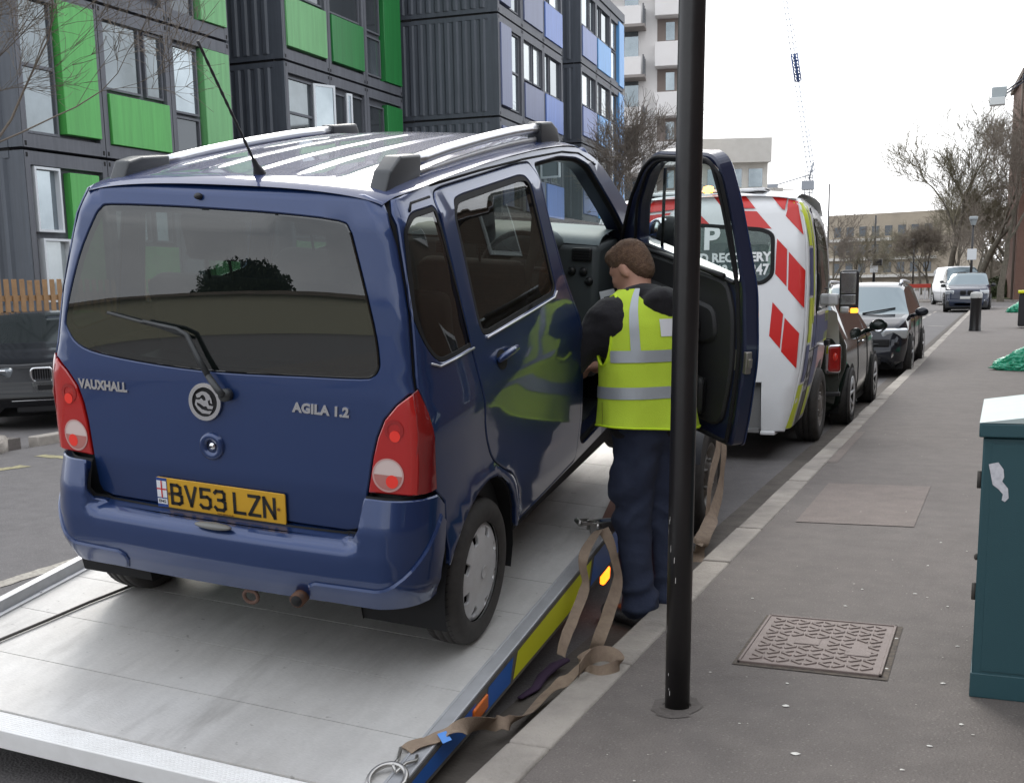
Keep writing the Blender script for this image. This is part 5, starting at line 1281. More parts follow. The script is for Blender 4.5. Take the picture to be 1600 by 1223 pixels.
# eyes
mb = MB()
for s in (1, -1): mb.sphere(hp(s * .030, .0775, -.004), .0105, 0); mb.sphere(hp(s * .030, .0868, -.006), .0042, 1)
mb.build('eye', [mat('eye white', (.7, .68, .65), .2), M_blk], pb)
# hoodie
def folds(vs, amp, f):
    out = []
    for v_ in vs:
        p = V(v_); n1 = noise.noise(V((p.x * f, p.y * f, p.z * f * 1.6))); n2 = noise.noise(V((p.x * f * 2.3 + 9, p.y * f * 2.3, p.z * f * 3.2)))
        d = V((p.x, p.y - .05, 0)); d = d.normalized() if d.length > 1e-3 else V((0, 1, 0))
        out.append(tuple(p + d * (n1 * amp + n2 * amp * .5)))
    return out
hood = [('e', (0, .035, 1.32), (.205, .135, .20), None, .03), ('e', (0, .01, 1.06), (.19, .135, .22), None, .08), ('e', (0, .0, .93), (.195, .14, .10), None, .05),
        ('c', (-.05, .05, 1.485), (-.185, .055, 1.425), .058, .064, .06), ('c', (.05, .05, 1.485), (.185, .06, 1.425), .058, .064, .06), ('c', (-.16, .05, 1.40), (.16, .05, 1.40), .10, .10, .06),
        ('c', tuple(LSH), tuple(LEL), .072, .062, .06), ('c', tuple(LEL), tuple(LEL.lerp(LWR, .93)), .062, .044, .05),
        ('c', tuple(RSH), tuple(REL), .072, .062, .06), ('c', tuple(REL), tuple(REL.lerp(RWR, .93)), .068, .046, .03),
        ('c', (-.075, .03, 1.515), (.075, .03, 1.515), .045, .045, .03), ('e', (.03, -.075, 1.49), (.105, .055, .072), None, .05), ('c', (-.07, .10, 1.50), (.05, .13, 1.49), .038, .038, .03), ('e', (.005, .035, 1.525), (.082, .078, .050), None, .03)]
vs, fs = sdf_mesh(hood, .012, .03); mb = MB(); mb.add(folds(vs, .012, 11), fs, 0, True); mb.build('hoodie', M_hood, person)
# trousers
def folds2(vs):
    out = []
    for v_ in folds(vs, .012, 7):
        p = V(v_); z = p.z; s = -1 if p.x < .01 else 1; c = HIP[(s + 1) // 2].lerp(KN[(s + 1) // 2], min(1, max(0, (.93 - z) / .43))) if z > .5 else KN[(s + 1) // 2].lerp(AN[(s + 1) // 2], (.5 - z) / .4)
        d = V((p.x - c.x, p.y - c.y, 0)); a = atan2(d.y, d.x); d = d.normalized() if d.length > 1e-4 else V((0, 1, 0))
        w_ = z * 26 + 2.2 * sin(a + s) + 3 * noise.noise(V((p.x * 6, p.y * 6, z * 5 + s * 3)))
        amp = .010 * (math.exp(-((z - .50) / .10) ** 2) + 1.1 * math.exp(-((z - .16) / .09) ** 2) + .5 * math.exp(-((z - .84) / .08) ** 2))
        out.append(tuple(p + d * amp * (1 - abs(sin(w_))) * 1.6 - d * amp * .5))
    return out
tr = []
for i in (0, 1):
    tr += [('c', tuple(HIP[i] + V((0, -.01, .0))), tuple(KN[i]), .108, .080, .05), ('c', tuple(KN[i]), tuple(AN[i] + V((0, -.005, .01))), .080, .072, .04), ('e', tuple(AN[i] + V((0, 0, .02))), (.085, .095, .06), None, .04)]
tr += [('e', (0, -.01, .95), (.185, .14, .10), None, .05), ('e', (-.165, .01, .68), (.022, .065, .085), None, .05)]
vs, fs = sdf_mesh(tr, .012, .03); mb = MB(); mb.add(folds2(vs), fs, 0, True); mb.build('trousers', M_trou, person)
for i in (0, 1):
    a, f_ = AN[i], FT[i]; vs, fs = sdf_mesh([('c', (a.x, a.y - .02, .10), (a.x, a.y - .03, .05), .052, .048, .02), ('c', (a.x, a.y - .045, .048), tuple(f_ + V((0, .03, .008))), .046, .046, .03), ('e', (f_.x, f_.y + .03, .045), (.052, .065, .042), None, .02)], .009, .02)
    vs = [(v_[0], v_[1], max(v_[2], .0)) for v_ in vs]; mb = MB(); mb.add(vs, fs, 0, True); mb.build('boot', M_boot, person)
# vest: a wrapped chart, u = arc round the trunk (0 at the back, + to the left side), v = height
VZ = [.93, 1.0, 1.15, 1.3, 1.40, 1.46, 1.505, 1.535, 1.56]
VA = [.258, .248, .238, .234, .226, .206, .170, .136, .100]
VB = [.178, .172, .165, .168, .166, .152, .130, .110, .088]
UW = .245
def vestmap(u, z):
    th = u / UW; a, b = interp(z, VZ, VA), interp(z, VZ, VB); cy = interp(z, [.9, 1.2, 1.45, 1.55], [-.005, .015, .045, .055])
    w_ = .006 * noise.noise(V((th * 2.2, z * 5, 1))) * (1 if z < 1.35 else .5) + .012 * sin(th * 5 + z * 3) * max(0, (1.05 - z) / .15)
    return (-(a + w_) * sin(th), cy - (b + w_) * cos(th), z)
VC = V((0, .03, 1.2))
lim = pi * UW * .96
hem = [(u, .945 + .015 * sin(u * 5) - .012 * cos(u * 2)) for u in rng(lim, -lim, 25)]
vout = [(-lim, 1.30), (-lim * .78, 1.48), (-lim * .62, 1.553), (-.21, 1.556), (-.11, 1.505), (0, 1.485), (.11, 1.505), (.21, 1.556), (lim * .62, 1.553), (lim * .78, 1.48), (lim, 1.30)] + hem
arm_h = lambda s: [(s * (UW * pi / 2 + .004) + (.085 + .058 * max(0, sin(a))) * cos(a), 1.35 + (.178 if sin(a) > 0 else .13) * sin(a)) for a in rng(0, 2 * pi, 25)[:-1]]
mb = MB(); panel(mb, vout, vestmap, [arm_h(1), arm_h(-1)], step=.028, thick=.008, bev=.003, cen=VC, gasket=None)
M_vest = mat('hi-vis lime cloth', (.58, .78, .05), .85, noise_=(9, .35, (.50, .67, .05)), bump=(260, .3))
vest = mb.build('hi_vis_vest', M_vest, person)
mb = MB(); mb.grid(lambda u, z: tuple(V(vestmap(u, z)) + chart_n(vestmap, u, z, VC) * .003), rng(-lim, lim, 50), [0, 1]) if False else None
def vband(pts_fn, n):
    mb = MB(); mb.grid(pts_fn, rng(0, 1, n), [0, .5, 1]); return mb
M_tape = mat('reflective tape', (.42, .45, .48), .45, .35, bump=(300, .2))
def vm(u, z, h=.0035): return tuple(V(vestmap(u, z)) + chart_n(vestmap, u, z, VC) * h)
for z0 in (1.075, 1.235):
    segs = [(-lim, lim)] if z0 < 1.1 else [(-UW * pi / 2 + .075, UW * pi / 2 - .075), (UW * pi / 2 + .075, lim), (-lim, -UW * pi / 2 - .075)]
    for a, b in segs:
        mb = MB(); mb.grid(lambda t, k, a=a, b=b: vm(a + (b - a) * t, z0 + .052 * k), rng(0, 1, 46), [0, .5, 1]); mb.build('reflective_band', M_tape, vest)
for s in (1, -1):
    mb = MB(); mb.grid(lambda t, k: vm(s * (.165 + .010 * t) + (k - .5) * .05, 1.285 + .268 * t), rng(0, 1, 14), [0, .5, 1]); mb.build('reflective_band', M_tape, vest)
# edge piping and the side seam
mb = MB(); ah = dens(arm_h(1), .02); mb.tube([vm(a, b, .001) for a, b in ah], .006, 6, closed=True); ah = dens(arm_h(-1), .02); mb.tube([vm(a, b, .001) for a, b in ah], .006, 6, closed=True)
mb.tube([vm(u, z + .004, .001) for u, z in hem], .005, 6); mb.build('piping', mat('lime piping', (.62, .85, .02), .7), vest)
mb = MB(); mb.grid(lambda t, k: vm(-.115 + .15 * t, 1.345 + .075 * k, .003), rng(0, 1, 6), rng(0, 1, 3)); lb2 = mb.build('back_label', mat('label white', (.75, .75, .78), .6), vest)
mb = MB(); g_ = text_geo('H', .04, .002); decal(mb, ([(-v_[0], v_[1]) for v_ in g_[0]], g_[1]), vestmap, (-.075, 1.378), lift=.006, cen=VC); mb.build('label_print', M_blk, lb2)
mb = MB(); mb.grid(lambda t, k: vm(UW * pi / 2 + .01 + (k - .5) * .004, .92 + .14 * t, .003), rng(0, 1, 8), [0, 1]); mb.build('side_seam', M_blk, vest)
# belt line of the hoodie's hem with small white print
# paper slip held up near the face
pp = PM @ V(hp(-.02, .155, -.075)); mb = MB(); T = Matrix.Translation(pp) @ Matrix.Rotation(radians(20), 4, 'Z') @ Matrix.Rotation(radians(-12), 4, 'Y')
mb.box((-.035, -.0015, -.06), (.035, .0015, .04), M=T, bev=.001, seg=1); mb.box((-.02, -.0022, .0), (.015, -.0015, .012), 1, M=T)
tag(mb.build('paper_card', [mat('card white', (.55, .58, .62), .6), M_blk]), 'small white card in front of the face of the man in the vest', 'card')
# ------------------------------------------------------------------ container blocks along the left side
BD = V((-.01, 1, 0)); BN = V((1, .01, 0)); BO_AB = V((-16.25, 16.85, 0)); BO_C = V((-12.94, 30.47, 0))
M_frame = mat('container frame grey', (.115, .121, .140), .6, noise_=(3, .5, (.095, .10, .115)))
M_corr = mat('container corrugated steel', (.078, .090, .110), .5, noise_=(2, .5, (.062, .072, .09)))
M_win = mat('window glass', (.36, .41, .44), .03, .75, noise_=(.35, .9, (.16, .19, .21)))
M_wdark = mat('window glass dark', (.09, .10, .11), .05, .5)
WV = [M_win, mat('window glass blind', (.52, .56, .57), .08, .45, noise_=(.5, .8, (.3, .33, .34))), mat('window glass dim', (.22, .25, .27), .04, .7, noise_=(.5, .9, (.10, .115, .12))), M_win]
def hash_(a, b, c): return (a * 7 + b * 5 + c * 3 + (c >> 2)) % 4
M_wfr = mat('window frame white', (.62, .65, .68), .5)
def streaks(m_):
    t = m_.node_tree; b = t.nodes['Principled BSDF']; l = b.inputs['Base Color'].links[0]; src = l.from_socket
    tcx = t.nodes.new('ShaderNodeTexCoord'); mp_ = t.nodes.new('ShaderNodeMapping'); mp_.inputs['Scale'].default_value = (7, 7, .35); n_ = t.nodes.new('ShaderNodeTexNoise'); n_.inputs['Scale'].default_value = 1.3; n_.inputs['Detail'].default_value = 7; n_.inputs['Roughness'].default_value = .7
    r_ = t.nodes.new('ShaderNodeMapRange'); r_.inputs[1].default_value = .35; r_.inputs[2].default_value = .72; r_.inputs[3].default_value = 1.08; r_.inputs[4].default_value = .74
    v_ = t.nodes.new('ShaderNodeVectorMath'); v_.operation = 'SCALE'
    t.links.new(tcx.outputs['Object'], mp_.inputs[0]); t.links.new(mp_.outputs[0], n_.inputs[0]); t.links.new(n_.outputs[0], r_.inputs[0]); t.links.new(src, v_.inputs[0]); t.links.new(r_.outputs[0], v_.inputs['Scale']); t.links.new(v_.outputs[0], b.inputs['Base Color'])
streaks(M_frame); streaks(M_corr)
COLS = {'g': (.085, .40, .085), 'l': (.14, .40, .15), 'd': (.018, .20, .045), 's': (.13, .155, .27), 'b': (.13, .22, .55), 'c': (.13, .38, .76), 'p': (.18, .235, .47)}
M_pan = {k: mat('cladding ' + n_, c, .45, noise_=(1.5, .25, tuple(x * .85 for x in c))) for (k, c), n_ in zip(COLS.items(), ('green', 'light green', 'dark green', 'slate', 'blue', 'light blue', 'periwinkle'))}
for q_ in M_pan.values(): streaks(q_)
def block(label, org, dirv, widths, z0, rows, cells, depth=12, lv=2.9):
    BD = V((dirv, 1, 0)).normalized(); BN = V((BD.y, -BD.x, 0))
    root = empty('container_building', label, 'building', tuple(org), group='stacked container blocks')
    fr = Matrix(((BD.x, BN.x, 0, 0), (BD.y, BN.y, 0, 0), (0, 0, 1, 0), (0, 0, 0, 1)))   # local: x along facade, y towards the street, z up
    root.rotation_euler = (0, 0, 0)
    F = fr
    W = sum(widths); mb = MB(); H = z0 + rows * lv
    mb.box((0, -depth, -.5), (W, -.32, H + .1), M=F)                      # core
    holes_w = []
    for r in range(rows):
        x = 0
        for c, wd in enumerate(widths):
            zb = z0 + r * lv; post = .13; g = .012
            X0, X1_, Z0, Z1 = x + g, x + wd - g, zb + .03, zb + lv - .03
            # container end frame
            mb.box((X0, -.30, Z0), (X0 + post, 0, Z1), M=F); mb.box((X1_ - post, -.30, Z0), (X1_, 0, Z1), M=F)
            mb.box((X0 + post, -.30, Z0), (X1_ - post, -.002, Z0 + .24), M=F); mb.box((X0 + post, -.30, Z1 - .24), (X1_ - post, -.002, Z1), M=F)
            cs = cells.get((r, c), cells.get(('*', c), []))
            # infill wall round the openings, by column strips
            ix0, ix1, iz0, iz1 = X0 + post, X1_ - post, Z0 + .24, Z1 - .24
            mb.box((ix0, -.26, iz0), (ix1, -.14, iz1), M=F)
            for cell in cs:
                u0, u1, v0, v1 = [cell[1], cell[2], cell[3], cell[4]]
                a0, a1, c0, c1 = x + wd * u0, x + wd * u1, zb + lv * v0, zb + lv * v1
                if cell[0] == 'w' or cell[0] == 'W' or cell[0] == 'k':
                    f_ = MB(); t_ = .045
                    for q in ((a0, a0 + t_, c0, c1), (a1 - t_, a1, c0, c1), (a0 + t_, a1 - t_, c0, c0 + t_), (a0 + t_, a1 - t_, c1 - t_, c1)): f_.box((q[0], -.14, q[2]), (q[1], -.055 if cell[0] != 'W' else .01, q[3]), M=F)
                    if (c1 - c0) > 1.5: f_.box((a0 + t_, -.14, (c0 + c1) / 2 - .03), (a1 - t_, -.06, (c0 + c1) / 2 + .03), M=F)
                    wo_ = f_.build('window', M_wfr if cell[0] == 'W' else M_frame, root)
                    p_ = MB(); p_.box((a0 + t_, -.13, c0 + t_), (a1 - t_, -.10, c1 - t_), M=F); p_.build('pane', M_wdark if cell[0] == 'k' else WV[hash_(r, c, int(u0 * 100))], wo_)
                elif cell[0] == 'o':
                    f_ = MB(); T = F @ Matrix.Translation((a0, -.05, c0)) @ Matrix.Rotation(radians(cell[5]), 4, cell[6]); w1, h1 = a1 - a0, c1 - c0
                    for q in ((0, .06, 0, h1), (w1 - .06, w1, 0, h1), (.06, w1 - .06, 0, .06), (.06, w1 - .06, h1 - .06, h1)): f_.box((q[0], 0, q[2]), (q[1], .05, q[3]), M=T)
                    wo_ = f_.build('open_window', M_wfr, root); p_ = MB(); p_.box((.06, .01, .06), (w1 - .06, .03, h1 - .06), M=T); p_.build('pane', M_win, wo_)
                else:
                    p_ = MB(); p_.box((a0, -.14, c0), (a1, .045, c1), M=F, bev=.01, seg=1); p_.build('cladding_panel', M_pan[cell[0]], root)
            x += wd
        # joints with corner castings
        xx = 0
        for wd in [0] + list(widths):
            xx += wd
            for dz in (-.10, .10):
                for dx in (-.07, .07):
                    if 0 < xx + dx < W: mb.box((xx + dx - .025, -.001, z0 + r * lv + dz - .04), (xx + dx + .025, .004, z0 + r * lv + dz + .04), 1, M=F)
    mb.build('wall', [M_frame, M_blk], root)
    # corrugated long side facing back down the street
    mb = MB()
    for r in range(rows):
        zb = z0 + r * lv; n = int((depth - .3) / .28)
        prof = []
        for i in range(n):
            y = -.30 - i * .28; prof += [(-.03, y), (-.03, y - .09), (-.075, y - .14), (-.075, y - .23)]
        vs = [(p[0] + .0, p[1], z) for z in (zb + .16, zb + lv - .16) for p in prof]; m_ = len(prof)
        mb.add(vs, [(i, i + 1, m_ + i + 1, m_ + i) for i in range(m_ - 1)], 0, False, F)
        mb.box((-.05, -depth, zb + .03), (.02, -.31, zb + .155), M=F); mb.box((-.05, -depth, zb + lv - .155), (.02, -.31, zb + lv - .03), M=F)
        mb.box((-.04, -.31, zb + .03), (-.001, -.0, zb + lv - .03), M=F)
        mb.box((-.01, -depth, zb - .03), (.02, -.31, zb + .03), 1, M=F)
        mb.box((-.055, -3.0, zb - .04), (.0, -2.7, zb + .035), 1, M=F)
    mb.build('corrugated_side', [M_corr, M_blk], root)
    mb = MB(); mb.box((-.06, -depth, H), (W + .06, .05, H + .35), M=F); mb.build('roof', M_frame, root)
    return root
A = {(0, 0): [('W', .10, .40, .50, .90), ('W', .14, .46, .06, .46), ('g', .50, .86, .12, .88)], ('*', 0): [('w', .06, .46, .10, .92), ('g', .50, .94, .12, .94)],
     ('*', 1): [('w', .08, .60, .46, .92), ('w', .66, .92, .46, .90), ('g', .08, .94, .10, .43)], ('*', 2): [('w', .08, .47, .40, .88), ('k', .08, .47, .10, .38), ('l', .52, .96, .10, .90)],
     (2, 0): [('w', .08, .9, .45, .9), ('s', .08, .92, .1, .4)], (2, 1): [('k', .08, .9, .15, .9)]}
block('nearest grey container block with green panels behind the picket fence', V((-16.25, 16.85, 0)), -.01, [2.2, 2.16, 2.2], 1.28, 5, A)
B_ = {('*', 0): [('w', .08, .50, .55, .92), ('k', .54, .92, .55, .92), ('l', .06, .94, .12, .52)], ('*', 1): [('k', .08, .92, .54, .92), ('d', .08, .94, .12, .52)], ('*', 2): [('w', .06, .46, .12, .48), ('k', .06, .46, .52, .92), ('d', .50, .97, .10, .95)],
      (1, 0): [('w', .06, .62, .30, .88), ('l', .06, .62, .06, .26), ('o', .62, .92, .12, .88, 25, 'Z')], (1, 1): [('k', .10, .44, .12, .86), ('o', .44, .54, .12, .88, 20, 'Z'), ('k', .56, .94, .1, .88)], (1, 2): [('k', .1, .5, .1, .85), ('d', .52, .95, .10, .88)]}
block('second grey container block with light and dark green panels', V((-16.34, 25.72, 0)), -.04, [2.28, 2.1, 2.35], 1.28, 5, B_)
C_ = {('*', 0): [('s', .06, .48, .12, .92), ('w', .52, .90, .12, .90)], ('*', 1): [('w', .08, .50, .50, .92), ('w', .56, .92, .50, .92), ('s', .06, .94, .10, .46)], ('*', 2): [('w', .06, .34, .48, .92), ('w', .40, .94, .48, .92), ('b', .06, .96, .08, .46)],
      (1, 0): [('s', .06, .48, .12, .92), ('k', .52, .90, .12, .50), ('w', .52, .9, .5, .9), ('o', .52, .88, .50, .90, 18, 'X')], (1, 1): [('w', .08, .50, .48, .92), ('k', .56, .90, .48, .92), ('o', .88, 1.2, .50, .90, 110, 'Z'), ('s', .06, .94, .10, .46)]}
block('grey container block with slate and blue panels and two open windows', V((-13.98, 33.57, 0)), -.088, [2.44, 2.44, 2.44], .70, 5, C_, depth=14)
D_ = {('*', 0): [('w', .06, .58, .50, .93), ('w', .66, .92, .50, .93), ('p', .06, .96, .10, .47)], ('*', 1): [('w', .08, .34, .50, .93), ('w', .42, .92, .50, .93), ('c', .06, .96, .08, .47)], ('*', 2): [('w', .08, .52, .10, .50), ('w', .08, .52, .52, .93), ('c', .60, .98, .06, .96)]}
block('farthest grey container block with light blue panels beside the white tower', V((-15.1, 44.28, 0)), -.094, [2.6, 2.65, 2.65], 1.05, 4, D_, depth=14)

# picket fence in front of the first block
fe = empty('picket_fence', 'orange-brown wooden picket fence in front of the container block', 'fence', tuple(BO_AB + BD * -5 + BN * 1.5))
F = Matrix(((BD.x, BN.x, 0, 0), (BD.y, BN.y, 0, 0), (0, 0, 1, 0), (0, 0, 0, 1)))
M_wood = mat('fence timber', (.36, .21, .10), .75, noise_=(7, .8, (.25, .145, .07)))
mb = MB(); random.seed(4)
for i in range(58):
    x = i * .17; h = 1.84 + random.uniform(-.015, .015); mb.box((x, 0, .3), (x + .10, .022, h), M=F, bev=.004, seg=1)
mb.build('pickets', M_wood, fe)
for z in (.7, 1.50):
    mb = MB(); mb.box((-.1, -.05, z), (9.9, -.002, z + .09), M=F); mb.build('rail', M_wood, fe)
sheet('verge', [tuple((BO_AB + BD * -12 + BN * 2.2).xy), tuple((BO_AB + BD * 16 + BN * 2.2).xy), tuple((BO_AB + BD * 16 + BN * -.3).xy), tuple((BO_AB + BD * -12 + BN * -.3).xy)], .05, mat('verge', (.06, .07, .035), .95, noise_=(3, 1, (.09, .08, .05))))

# ------------------------------------------------------------------ white tower with balconies
def frame_at(p, yaw): return Matrix.Translation(p) @ Matrix.Rotation(yaw, 4, 'Z')
M_tow = mat('tower render', (.82, .79, .77), .85, noise_=(.6, .5, (.72, .69, .66)))
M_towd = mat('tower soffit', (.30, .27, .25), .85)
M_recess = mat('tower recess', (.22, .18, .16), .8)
p0 = at_d(974, 430, 72); tower = empty('tower_block', 'tall white tower block with stacked balconies behind the black pole', 'building', (p0.x, p0.y, 0), radians(12))
mb = MB(); mb.box((-8, 0, 0), (4.35, 14, 38)); mb.build('wall', M_tow, tower)
for k in range(13):
    z = k * 2.79 + 2.1
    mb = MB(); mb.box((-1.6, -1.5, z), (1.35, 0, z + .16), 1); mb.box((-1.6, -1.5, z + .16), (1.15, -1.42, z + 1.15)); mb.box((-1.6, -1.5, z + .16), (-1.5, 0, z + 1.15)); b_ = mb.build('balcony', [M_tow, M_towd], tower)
    mb = MB(); mb.box((1.25, -1.5, z + .16), (1.30, 0, z + 1.2), 0)
    for i in range(3): mb.box((1.24, -1.5 + i * .73, z + .14), (1.32, -1.45 + i * .73, z + 1.24), 1)
    mb.build('balcony_screen', [mat('screen glass', (.25, .30, .34), .15, .3), mat('screen post', (.15, .15, .16), .6)], b_)
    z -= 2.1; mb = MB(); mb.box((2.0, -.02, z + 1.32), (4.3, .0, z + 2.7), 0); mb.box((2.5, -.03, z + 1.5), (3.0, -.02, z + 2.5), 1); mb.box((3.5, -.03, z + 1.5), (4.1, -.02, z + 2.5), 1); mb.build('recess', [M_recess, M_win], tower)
    mb = MB(); mb.box((1.9, -.9, z - .05), (4.45, -.02, z + 1.3), bev=.02); mb.build('parapet', M_tow, tower)
    mb = MB(); mb.box((-6.5, -.04, z + .9), (-5, .0, z + 2.2)); mb.build('window', M_win, tower); mb = MB(); mb.box((.1, -.04, z + .3), (.9, 0, z + 2.3)); mb.build('window', M_win, tower)
# lower pale flats right of the pole
M_conc = mat('pale concrete', (.62, .60, .56), .9, noise_=(.8, .8, (.5, .48, .44)))
p0 = at_d(1150, 430, 88); fl_ = empty('flats', 'low pale concrete flats with stepped balconies behind the truck cab', 'building', (p0.x, p0.y, 0), radians(22))
mb = MB(); mb.box((-9, 0, 0), (2.2, 10, 10.8)); mb.build('wall', M_conc, fl_)
mb = MB(); mb.box((-9.3, -.8, 10.0), (2.3, 10, 11.7)); mb.build('roof', M_conc, fl_)
for k, (z, xr) in enumerate(((7.1, 3.0), (4.3, 3.2), (1.5, 3.4))):
    mb = MB(); mb.box((-9, -1.6, z), (xr, 0, z + 1.0)); mb.box((xr, -1.55, z + .82), (xr + .8, -1.45, z + .9)); mb.build('balcony', M_conc, fl_)
    for i in range(7):
        mb = MB(); mb.box((-8.2 + i * 1.5, -.06, z + 1.2), (-7.2 + i * 1.5, 0, z + 2.5)); mb.build('window', M_win if k == 0 else M_wdark, fl_)
# long beige flats at the end of the street
M_beige = mat('beige flats', (.42, .36, .28), .9, noise_=(.25, 1, (.28, .24, .19)))
p0 = at_d(1292, 430, 150); fb = empty('flats', 'long beige flats with horizontal bands at the far end of the street', 'building', (p0.x, p0.y, 0), radians(-14))
mb = MB(); mb.box((0, 0, 0), (16, 10, 9.3)); mb.build('wall', M_beige, fb)
for z in (1.6, 3.7, 6.0):
    mb = MB(); mb.box((-.1, -.8, z), (13.5, 0, z + .35)); mb.build('balcony', M_conc, fb)
for k in range(3):
    for i in range(8):
        mb = MB(); mb.box((.8 + i * 1.6, -.05, 2.2 + k * 2.2), (1.7 + i * 1.6, 0, 3.4 + k * 2.2)); mb.build('window', M_wdark, fb)
# hidden lower wing and the building edge at the right
M_dkb = mat('brown far building', (.17, .14, .115), .9, noise_=(.5, .8, (.12, .10, .085)))
p0 = at_d(1568, 430, 95); fc = empty('far_building', 'brown building behind the bare trees left of the brick wall', 'building', (p0.x, p0.y, 0), radians(-20))
mb = MB(); mb.box((0, 0, 0), (14, 8, 10.6)); mb.build('wall', M_dkb, fc); mb = MB(); mb.box((-.2, -.2, 10.6), (14, 8, 10.9)); mb.build('roof', M_dkb, fc)

# ------------------------------------------------------------------ brick buildings
def brick(name, c1, c2, mortar, sx=1.0):
    m_ = bpy.data.materials.new(name); m_.use_nodes = True; t = m_.node_tree; b = t.nodes['Principled BSDF']; b.inputs['Roughness'].default_value = .85
    tcx = t.nodes.new('ShaderNodeTexCoord'); mp_ = t.nodes.new('ShaderNodeMapping'); mp_.inputs['Rotation'].default_value = (pi / 2, 0, pi / 2)
    br = t.nodes.new('ShaderNodeTexBrick'); br.inputs['Scale'].default_value = 4.4 * sx; br.inputs['Color1'].default_value = (*c1, 1); br.inputs['Color2'].default_value = (*c2, 1); br.inputs['Mortar'].default_value = (*mortar, 1); br.inputs['Mortar Size'].default_value = .018
    sw = t.nodes.new('ShaderNodeSeparateXYZ'); cb = t.nodes.new('ShaderNodeCombineXYZ'); ad = t.nodes.new('ShaderNodeMath'); ad.operation = 'ADD'
    t.links.new(tcx.outputs['Object'], sw.inputs[0]); t.links.new(sw.outputs[0], ad.inputs[0]); t.links.new(sw.outputs[1], ad.inputs[1]); t.links.new(ad.outputs[0], cb.inputs[0]); t.links.new(sw.outputs[2], cb.inputs[1])
    t.links.new(cb.outputs[0], br.inputs[0]); t.links.new(br.outputs[0], b.inputs['Base Color'])
    return m_
M_brick = brick('brown brick', (.095, .050, .032), (.07, .038, .026), (.10, .08, .068))
M_brick2 = brick('red brick', (.17, .085, .06), (.14, .07, .05), (.16, .13, .11))
p0 = at_z(1584, 471); nb = empty('brick_building', 'red brick wall at the right edge beyond the hedge', 'building', (p0.x, p0.y, 0), radians(4))
mb = MB(); mb.box((0, 0, 0), (12, 9, 13)); mb.build('wall', M_brick2, nb); mb = MB(); mb.tube([(-.12, .3, 0), (-.12, .3, 13)], .07, 6); mb.build('drainpipe', M_dkb, nb)
mb = MB(); mb.box((-.2, -.2, 13), (12.2, 9, 13.3)); mb.build('roof', M_dkb, nb)
# terrace along the pavement, to the right of the frame; it shows in the car's side
nb = empty('brick_building', 'brown brick terrace along the right of the pavement, mirrored in the blue car', 'building', (3.2, 2, 0))
mb = MB(); mb.box((0, -16, 0), (9, 30, 5.6)); mb.build('wall', M_brick, nb)
mb = MB(); mb.box((-.25, -16.2, 5.6), (9, 30.2, 5.85)); mb.build('roof', M_dkb, nb)
for k in range(9):
    for z in (1.0, 3.6):
        f_ = MB(); y = -14 + k * 4.8
        if z < 2 and k % 3 == 1: f_.box((-.02, y, .1), (0, y + 1.0, 2.2)); f_.build('door', mat('door paint', (.04, .05, .08), .4), nb)
        else:
            f_.box((-.03, y, z), (0, y + 1.3, z + 1.3)); w_ = f_.build('window', M_wfr, nb); f_ = MB(); f_.box((-.035, y + .07, z + .07), (-.03, y + 1.23, z + 1.23)); f_.build('pane', M_wdark, w_)
# behind the photographer: what the rear window mirrors
M_cream = mat('cream render', (.33, .32, .24), .9)
nb = empty('flats', 'cream two-storey flats behind the photographer, mirrored in the rear window', 'building', (-14, -62, -1.2))
mb = MB(); mb.box((-60, -8, 0), (44, 0, 4.0)); mb.build('wall', M_cream, nb); mb = MB(); mb.box((-60.4, -8, 4.0), (44.4, .4, 4.25)); mb.build('roof', M_dkb, nb)

# ------------------------------------------------------------------ bare trees
M_bark = mat('bark', (.16, .14, .11), .9, noise_=(6, 1, (.09, .08, .06)), bump=(25, .6))
M_twig = mat('twigs', (.19, .16, .13), .9)
M_twigo = mat('olive twigs', (.20, .18, .125), .9)
def bare_tree(loc, h, label, seed, spread=.5, r0=None, depth=6, lean=(0, 0), group='bare winter trees', twig=M_twig, trunkh=.28, dens_=3, leafy=0, thin=1.0):
    rd_ = random.Random(seed); root = empty('bare_tree', label, 'tree', loc, group=group)
    T = MB(); Cn = MB(); r0 = r0 or h * .017
    def seg(mb, p, d, ln, r_, n=4, seg_=6, wob=.12):
        path = [p]; q = p.copy(); dd = d.copy()
        for i in range(n):
            dd = (dd + V((rd_.gauss(0, wob), rd_.gauss(0, wob), rd_.gauss(0, wob * .5) + .03))).normalized(); q = q + dd * ln / n; path.append(q.copy())
        mb.tube(path, [r_ * (1 - .40 * i / n) for i in range(n + 1)], seg_, cap=False); return path, dd
    def grow(p, d, ln, r_, lv):
        mb = T if lv <= 1 else Cn
        path, dd = seg(mb, p, d, ln, r_, 4 if lv < 3 else 3, 8 if lv == 0 else (5 if lv < 3 else 3), .10 + .03 * lv)
        if lv >= depth: return
        k = dens_ + (1 if rd_.random() < .4 else 0) + (1 if lv >= 3 else 0)
        for i in range(k):
            j = rd_.randint(max(1, len(path) - 3), len(path) - 1) if lv else rd_.randint(len(path) - 2, len(path) - 1)
            if i == 0: j = len(path) - 1
            a = rd_.uniform(0, 2 * pi); o = dd.orthogonal().normalized(); o = Matrix.Rotation(a, 3, dd) @ o
            s_ = spread * rd_.uniform(.5, 1.3) * (.4 if i == 0 else 1)
            nd = (dd + o * s_ + V((0, 0, .10))).normalized()
            grow(path[j], nd, ln * rd_.uniform(.60, .86), max(r_ * (.60 if i == 0 else .40), .0042 * thin), lv + 1)
    d0 = V((lean[0], lean[1], 1)).normalized()
    grow(V((0, 0, 0)), d0, h * trunkh, r0, 0)
    T.build('trunk', M_bark, root); Cn.build('crown', [twig], root)
    return root
